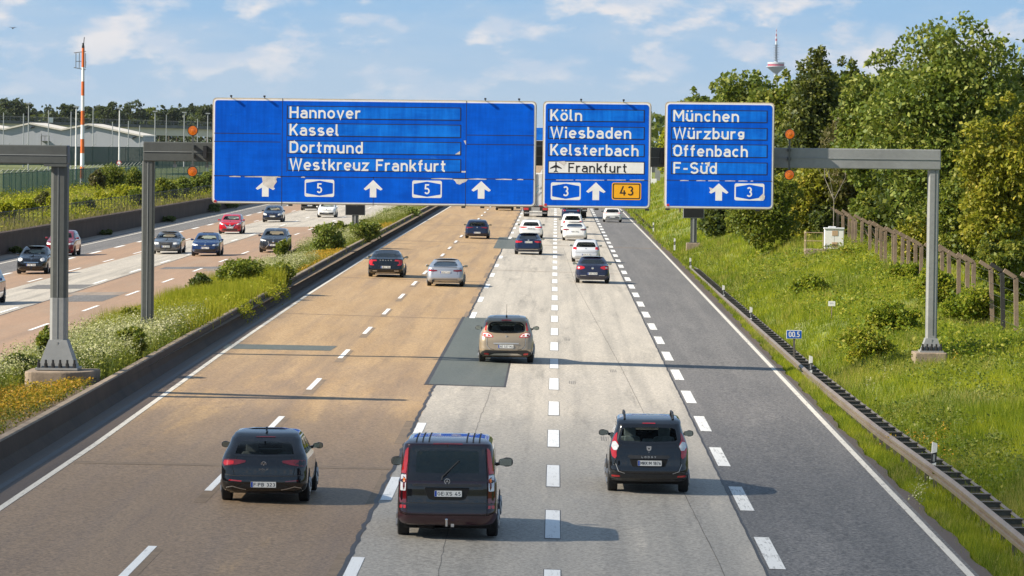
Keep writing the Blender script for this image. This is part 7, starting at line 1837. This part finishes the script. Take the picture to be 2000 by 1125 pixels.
# parked pale vehicles / trailers behind the screened fence
for i, px in enumerate((242, 258, 272)):
    x, z = pw(px, 290, 720); o = empty('parked_trailer', (x, 720, 2.6), 0, ['pale parked trailer near the white pole behind the dark fence', 'middle pale parked trailer behind the dark fence', 'pale parked trailer nearest the farther median post'][i], 'trailer', 'trailers parked behind the dark fence')
    m = MB(); m.box(-.65, .65, 0, 3, .6, 2.9); m.build('box_body', M_SWHITE, o, bevel=.05)
    for sx in (-1, 1): w = MB(); w.lathe([(.2, -.1), (.35, -.1), (.35, .1), (.2, .1)], (0, 0, 0), 14, 'x'); w.build('wheel', M_TYRE, o).location = (sx * .55, 1.5, .35)
# elevated railway
A_ = at_y(-60, 250, 900); B_ = at_y(520, 250, 918)
vl = (Vector((B_.x, 918, 0)) - Vector((A_.x, 900, 0))).length
vd = empty('elevated_railway', (A_.x, 900, 0), 0, 'elevated railway on a pale girder running above the warehouse', 'bridge')
vd.rotation_euler = (math.atan(-1.15 / vl), 0, math.atan2(-(B_.x - A_.x), 18))
M_VC = pmat('viaduct_concrete', (.62, .58, .51), .8, var=.1, scale=.1); M_VR = pmat('viaduct_steel', (.14, .145, .15), .5, .3, var=.2, scale=.2)
m = MB(); m.box(-2, 2, 0, vl, 8.55, 10.15); m.build('girder', M_VC, vd)
m = MB(); m.box(-2.6, 2.6, 0, vl, 10.15, 10.35); m.box(2.2, 2.5, 0, vl, 10.35, 10.85); m.box(-2.5, -2.2, 0, vl, 10.35, 10.85); m.build('guideway', M_VR, vd)
m = MB()
for q in (11.15, 11.45, 11.7): m.tube((2.7, 0, q), (2.7, vl, q), .05, n=4)
for k in range(int(vl / 1.5)): m.box(2.66, 2.74, k * 1.5, k * 1.5 + .1, 10.35, 11.7)
for k in range(int(vl / 3)): m.box(-2.7, -2.6, k * 3, k * 3 + .15, 10.35, 11.4)
m.build('hand_rail', M_VR, vd)
for k in range(4): m = MB(); m.box(-1.2, 1.2, 6 + k * 16, 8.2 + k * 16, 2.5, 8.55); m.build('pier', M_VC, vd)
m = MB(); m.box(2.75, 3.2, 16.6, 17.5, 10.6, 11.7); m.build('switch_box', M_WHITEP, vd)
# television tower on the horizon
TD = 11700.0; tx = at_y(1516, 100, TD).x; tvt = empty('television_tower', (tx, TD, 0), 0, 'distant television tower with a red banded pod above the trees', 'tower')
k_ = TD / FPX; zt = lambda py: at_y(1516, py, TD).z
M_TC = pmat('tower_concrete', (.27, .31, .36), .8, var=.06, scale=.02); M_TW = pmat('tower_white', (.50, .53, .56), .6, var=.04, scale=.02); M_TR = pmat('tower_red', (.34, .055, .09), .6, var=.05, scale=.02); M_TB = pmat('tower_glass', (.10, .14, .20), .25, var=.05, scale=.02)
m = MB(); m.lathe([(9, -20), (5.6, zt(146))], n=20); m.build('shaft', M_TC, tvt, smooth=True)
m = MB(); m.lathe([(5.6, zt(145.5)), (6.5, zt(143)), (26, zt(131.5)), (27, zt(130.2)), (24, zt(130))], n=40); m.build('pod_cone', M_TC, tvt)
m = MB(); m.lathe([(23.2, zt(130)), (23.2, zt(124.8))], n=40); m.build('red_band', M_TR, tvt)
m = MB(); m.lathe([(23.8, zt(124.9)), (23.8, zt(121.8)), (20, zt(121.5))], n=40); m.build('pod_roof', M_TW, tvt)
m = MB(); m.lathe([(27.5, zt(130.4)), (27.5, zt(129.3)), (23.4, zt(129.2))], n=40); m.build('pod_rim', M_TW, tvt)
m = MB(); m.lathe([(5.5, zt(122)), (3.6, zt(117)), (3.2, zt(86.5))], n=16); m.build('upper_shaft', M_TC, tvt)
for i in range(7):
    y = 87.8 + i * 4.7; m = MB(); m.lathe([(3.4, zt(y + .9)), (9.6, zt(y + .35)), (9.8, zt(y - .1)), (3.4, zt(y - .2))], n=24); m.build('platform', M_TC, tvt)
ys_ = [86.5, 80, 75.5, 71, 66, 61.5, 58, 54]
for i in range(7):
    m = MB(); r0, r1 = 3.0 - .38 * i, 3.0 - .38 * (i + 1); m.lathe([(max(.5, r0), zt(ys_[i])), (max(.4, r1), zt(ys_[i + 1]))], n=12); m.build('spire_band', M_TW if i % 2 == 0 else M_TR, tvt)
# a bird high at the left
c = at_y(25, 55, 230); b = empty('bird', (c.x, 230, c.z), .4, 'small dark bird flying at the upper left of the sky', 'bird')
bm = bmesh.new(); bmesh.ops.create_icosphere(bm, subdivisions=2, radius=1.0)
for v in bm.verts:
    t = v.co.y; v.co = Vector((v.co.x * .045 * (1 - .3 * abs(t)), t * .15, v.co.z * .045 * (1 - .3 * abs(t))))
me = bpy.data.meshes.new('body'); bm.to_mesh(me); bm.free(); me.materials.append(M_BLACK); ob_ = bpy.data.objects.new('body', me); COL.objects.link(ob_); ob_.parent = b
for sx in (-1, 1):
    m = MB(); m.add([(0, .06, .02), (sx * .13, .08, .07), (sx * .25, -.02, .05), (sx * .12, -.05, .055), (0, -.05, .02), (0, .06, .005), (sx * .13, .08, .055), (sx * .12, -.05, .04), (0, -.05, .005)], [(0, 1, 3, 4), (1, 2, 3), (5, 8, 7, 6), (6, 7, 2), (0, 5, 6, 1), (1, 6, 2), (4, 3, 7, 8), (3, 2, 7)]); m.build('wing', M_BLACK, b)
m = MB(); m.prism([(-.02, -.13), (.02, -.13), (.05, -.24), (-.05, -.24)], -.004, .006, 'z'); m.build('tail', M_BLACK, b)

# a cloud behind the camera to the left: its edge half shades the nearest stretch of road
def cloud(cx, cy, cz, blobs):
    s = NT('cloud_white'); lw = s.n('ShaderNodeLayerWeight'); lw.inputs[0].default_value = .5
    f = s.math('MULTIPLY', s.math('SUBTRACT', 1.0, lw.outputs['Facing'], True), .34)
    t = s.n('ShaderNodeBsdfTransparent'); d = s.n('ShaderNodeBsdfDiffuse'); d.inputs[0].default_value = (.9, .9, .9, 1)
    m = s.n('ShaderNodeMixShader'); s.l(f, m.inputs[0]); s.l(t.outputs[0], m.inputs[1]); s.l(d.outputs[0], m.inputs[2]); mt = s.done(m.outputs[0])
    bm = bmesh.new()
    for x, y, z, rx, ry, rz in blobs:
        r = bmesh.ops.create_icosphere(bm, subdivisions=4, radius=1.0)
        for v in r['verts']: v.co = Vector((v.co.x * rx + x, v.co.y * ry + y, v.co.z * rz + z))
    me = bpy.data.meshes.new('cloud'); bm.to_mesh(me); bm.free(); me.materials.append(mt); me.polygons.foreach_set('use_smooth', [True] * len(me.polygons))
    o = bpy.data.objects.new('cloud', me); COL.objects.link(o); o.location = (cx, cy, cz); tag(o, kind='structure')
_c = Vector((0, 34, 0)) - SUN_DIR * 700
cloud(_c.x, _c.y, _c.z, [(0, 0, 0, 210, 82, 40), (-60, -30, 20, 150, 90, 50)])

# thin summer air: far things fade slightly to blue
hz = MB(); hz.box(-5000, 3000, -150, 12600, -4, 350)
hs = NT('air'); hv = hs.n('ShaderNodeVolumePrincipled'); hv.inputs['Color'].default_value = (.80, .89, 1.0, 1); hv.inputs['Density'].default_value = .000014; hv.inputs['Anisotropy'].default_value = .2
hs.l(hv.outputs[0], hs.out.inputs['Volume']); MATS['air'] = hs.m
tag(hz.build('haze', hs.m), kind='stuff')
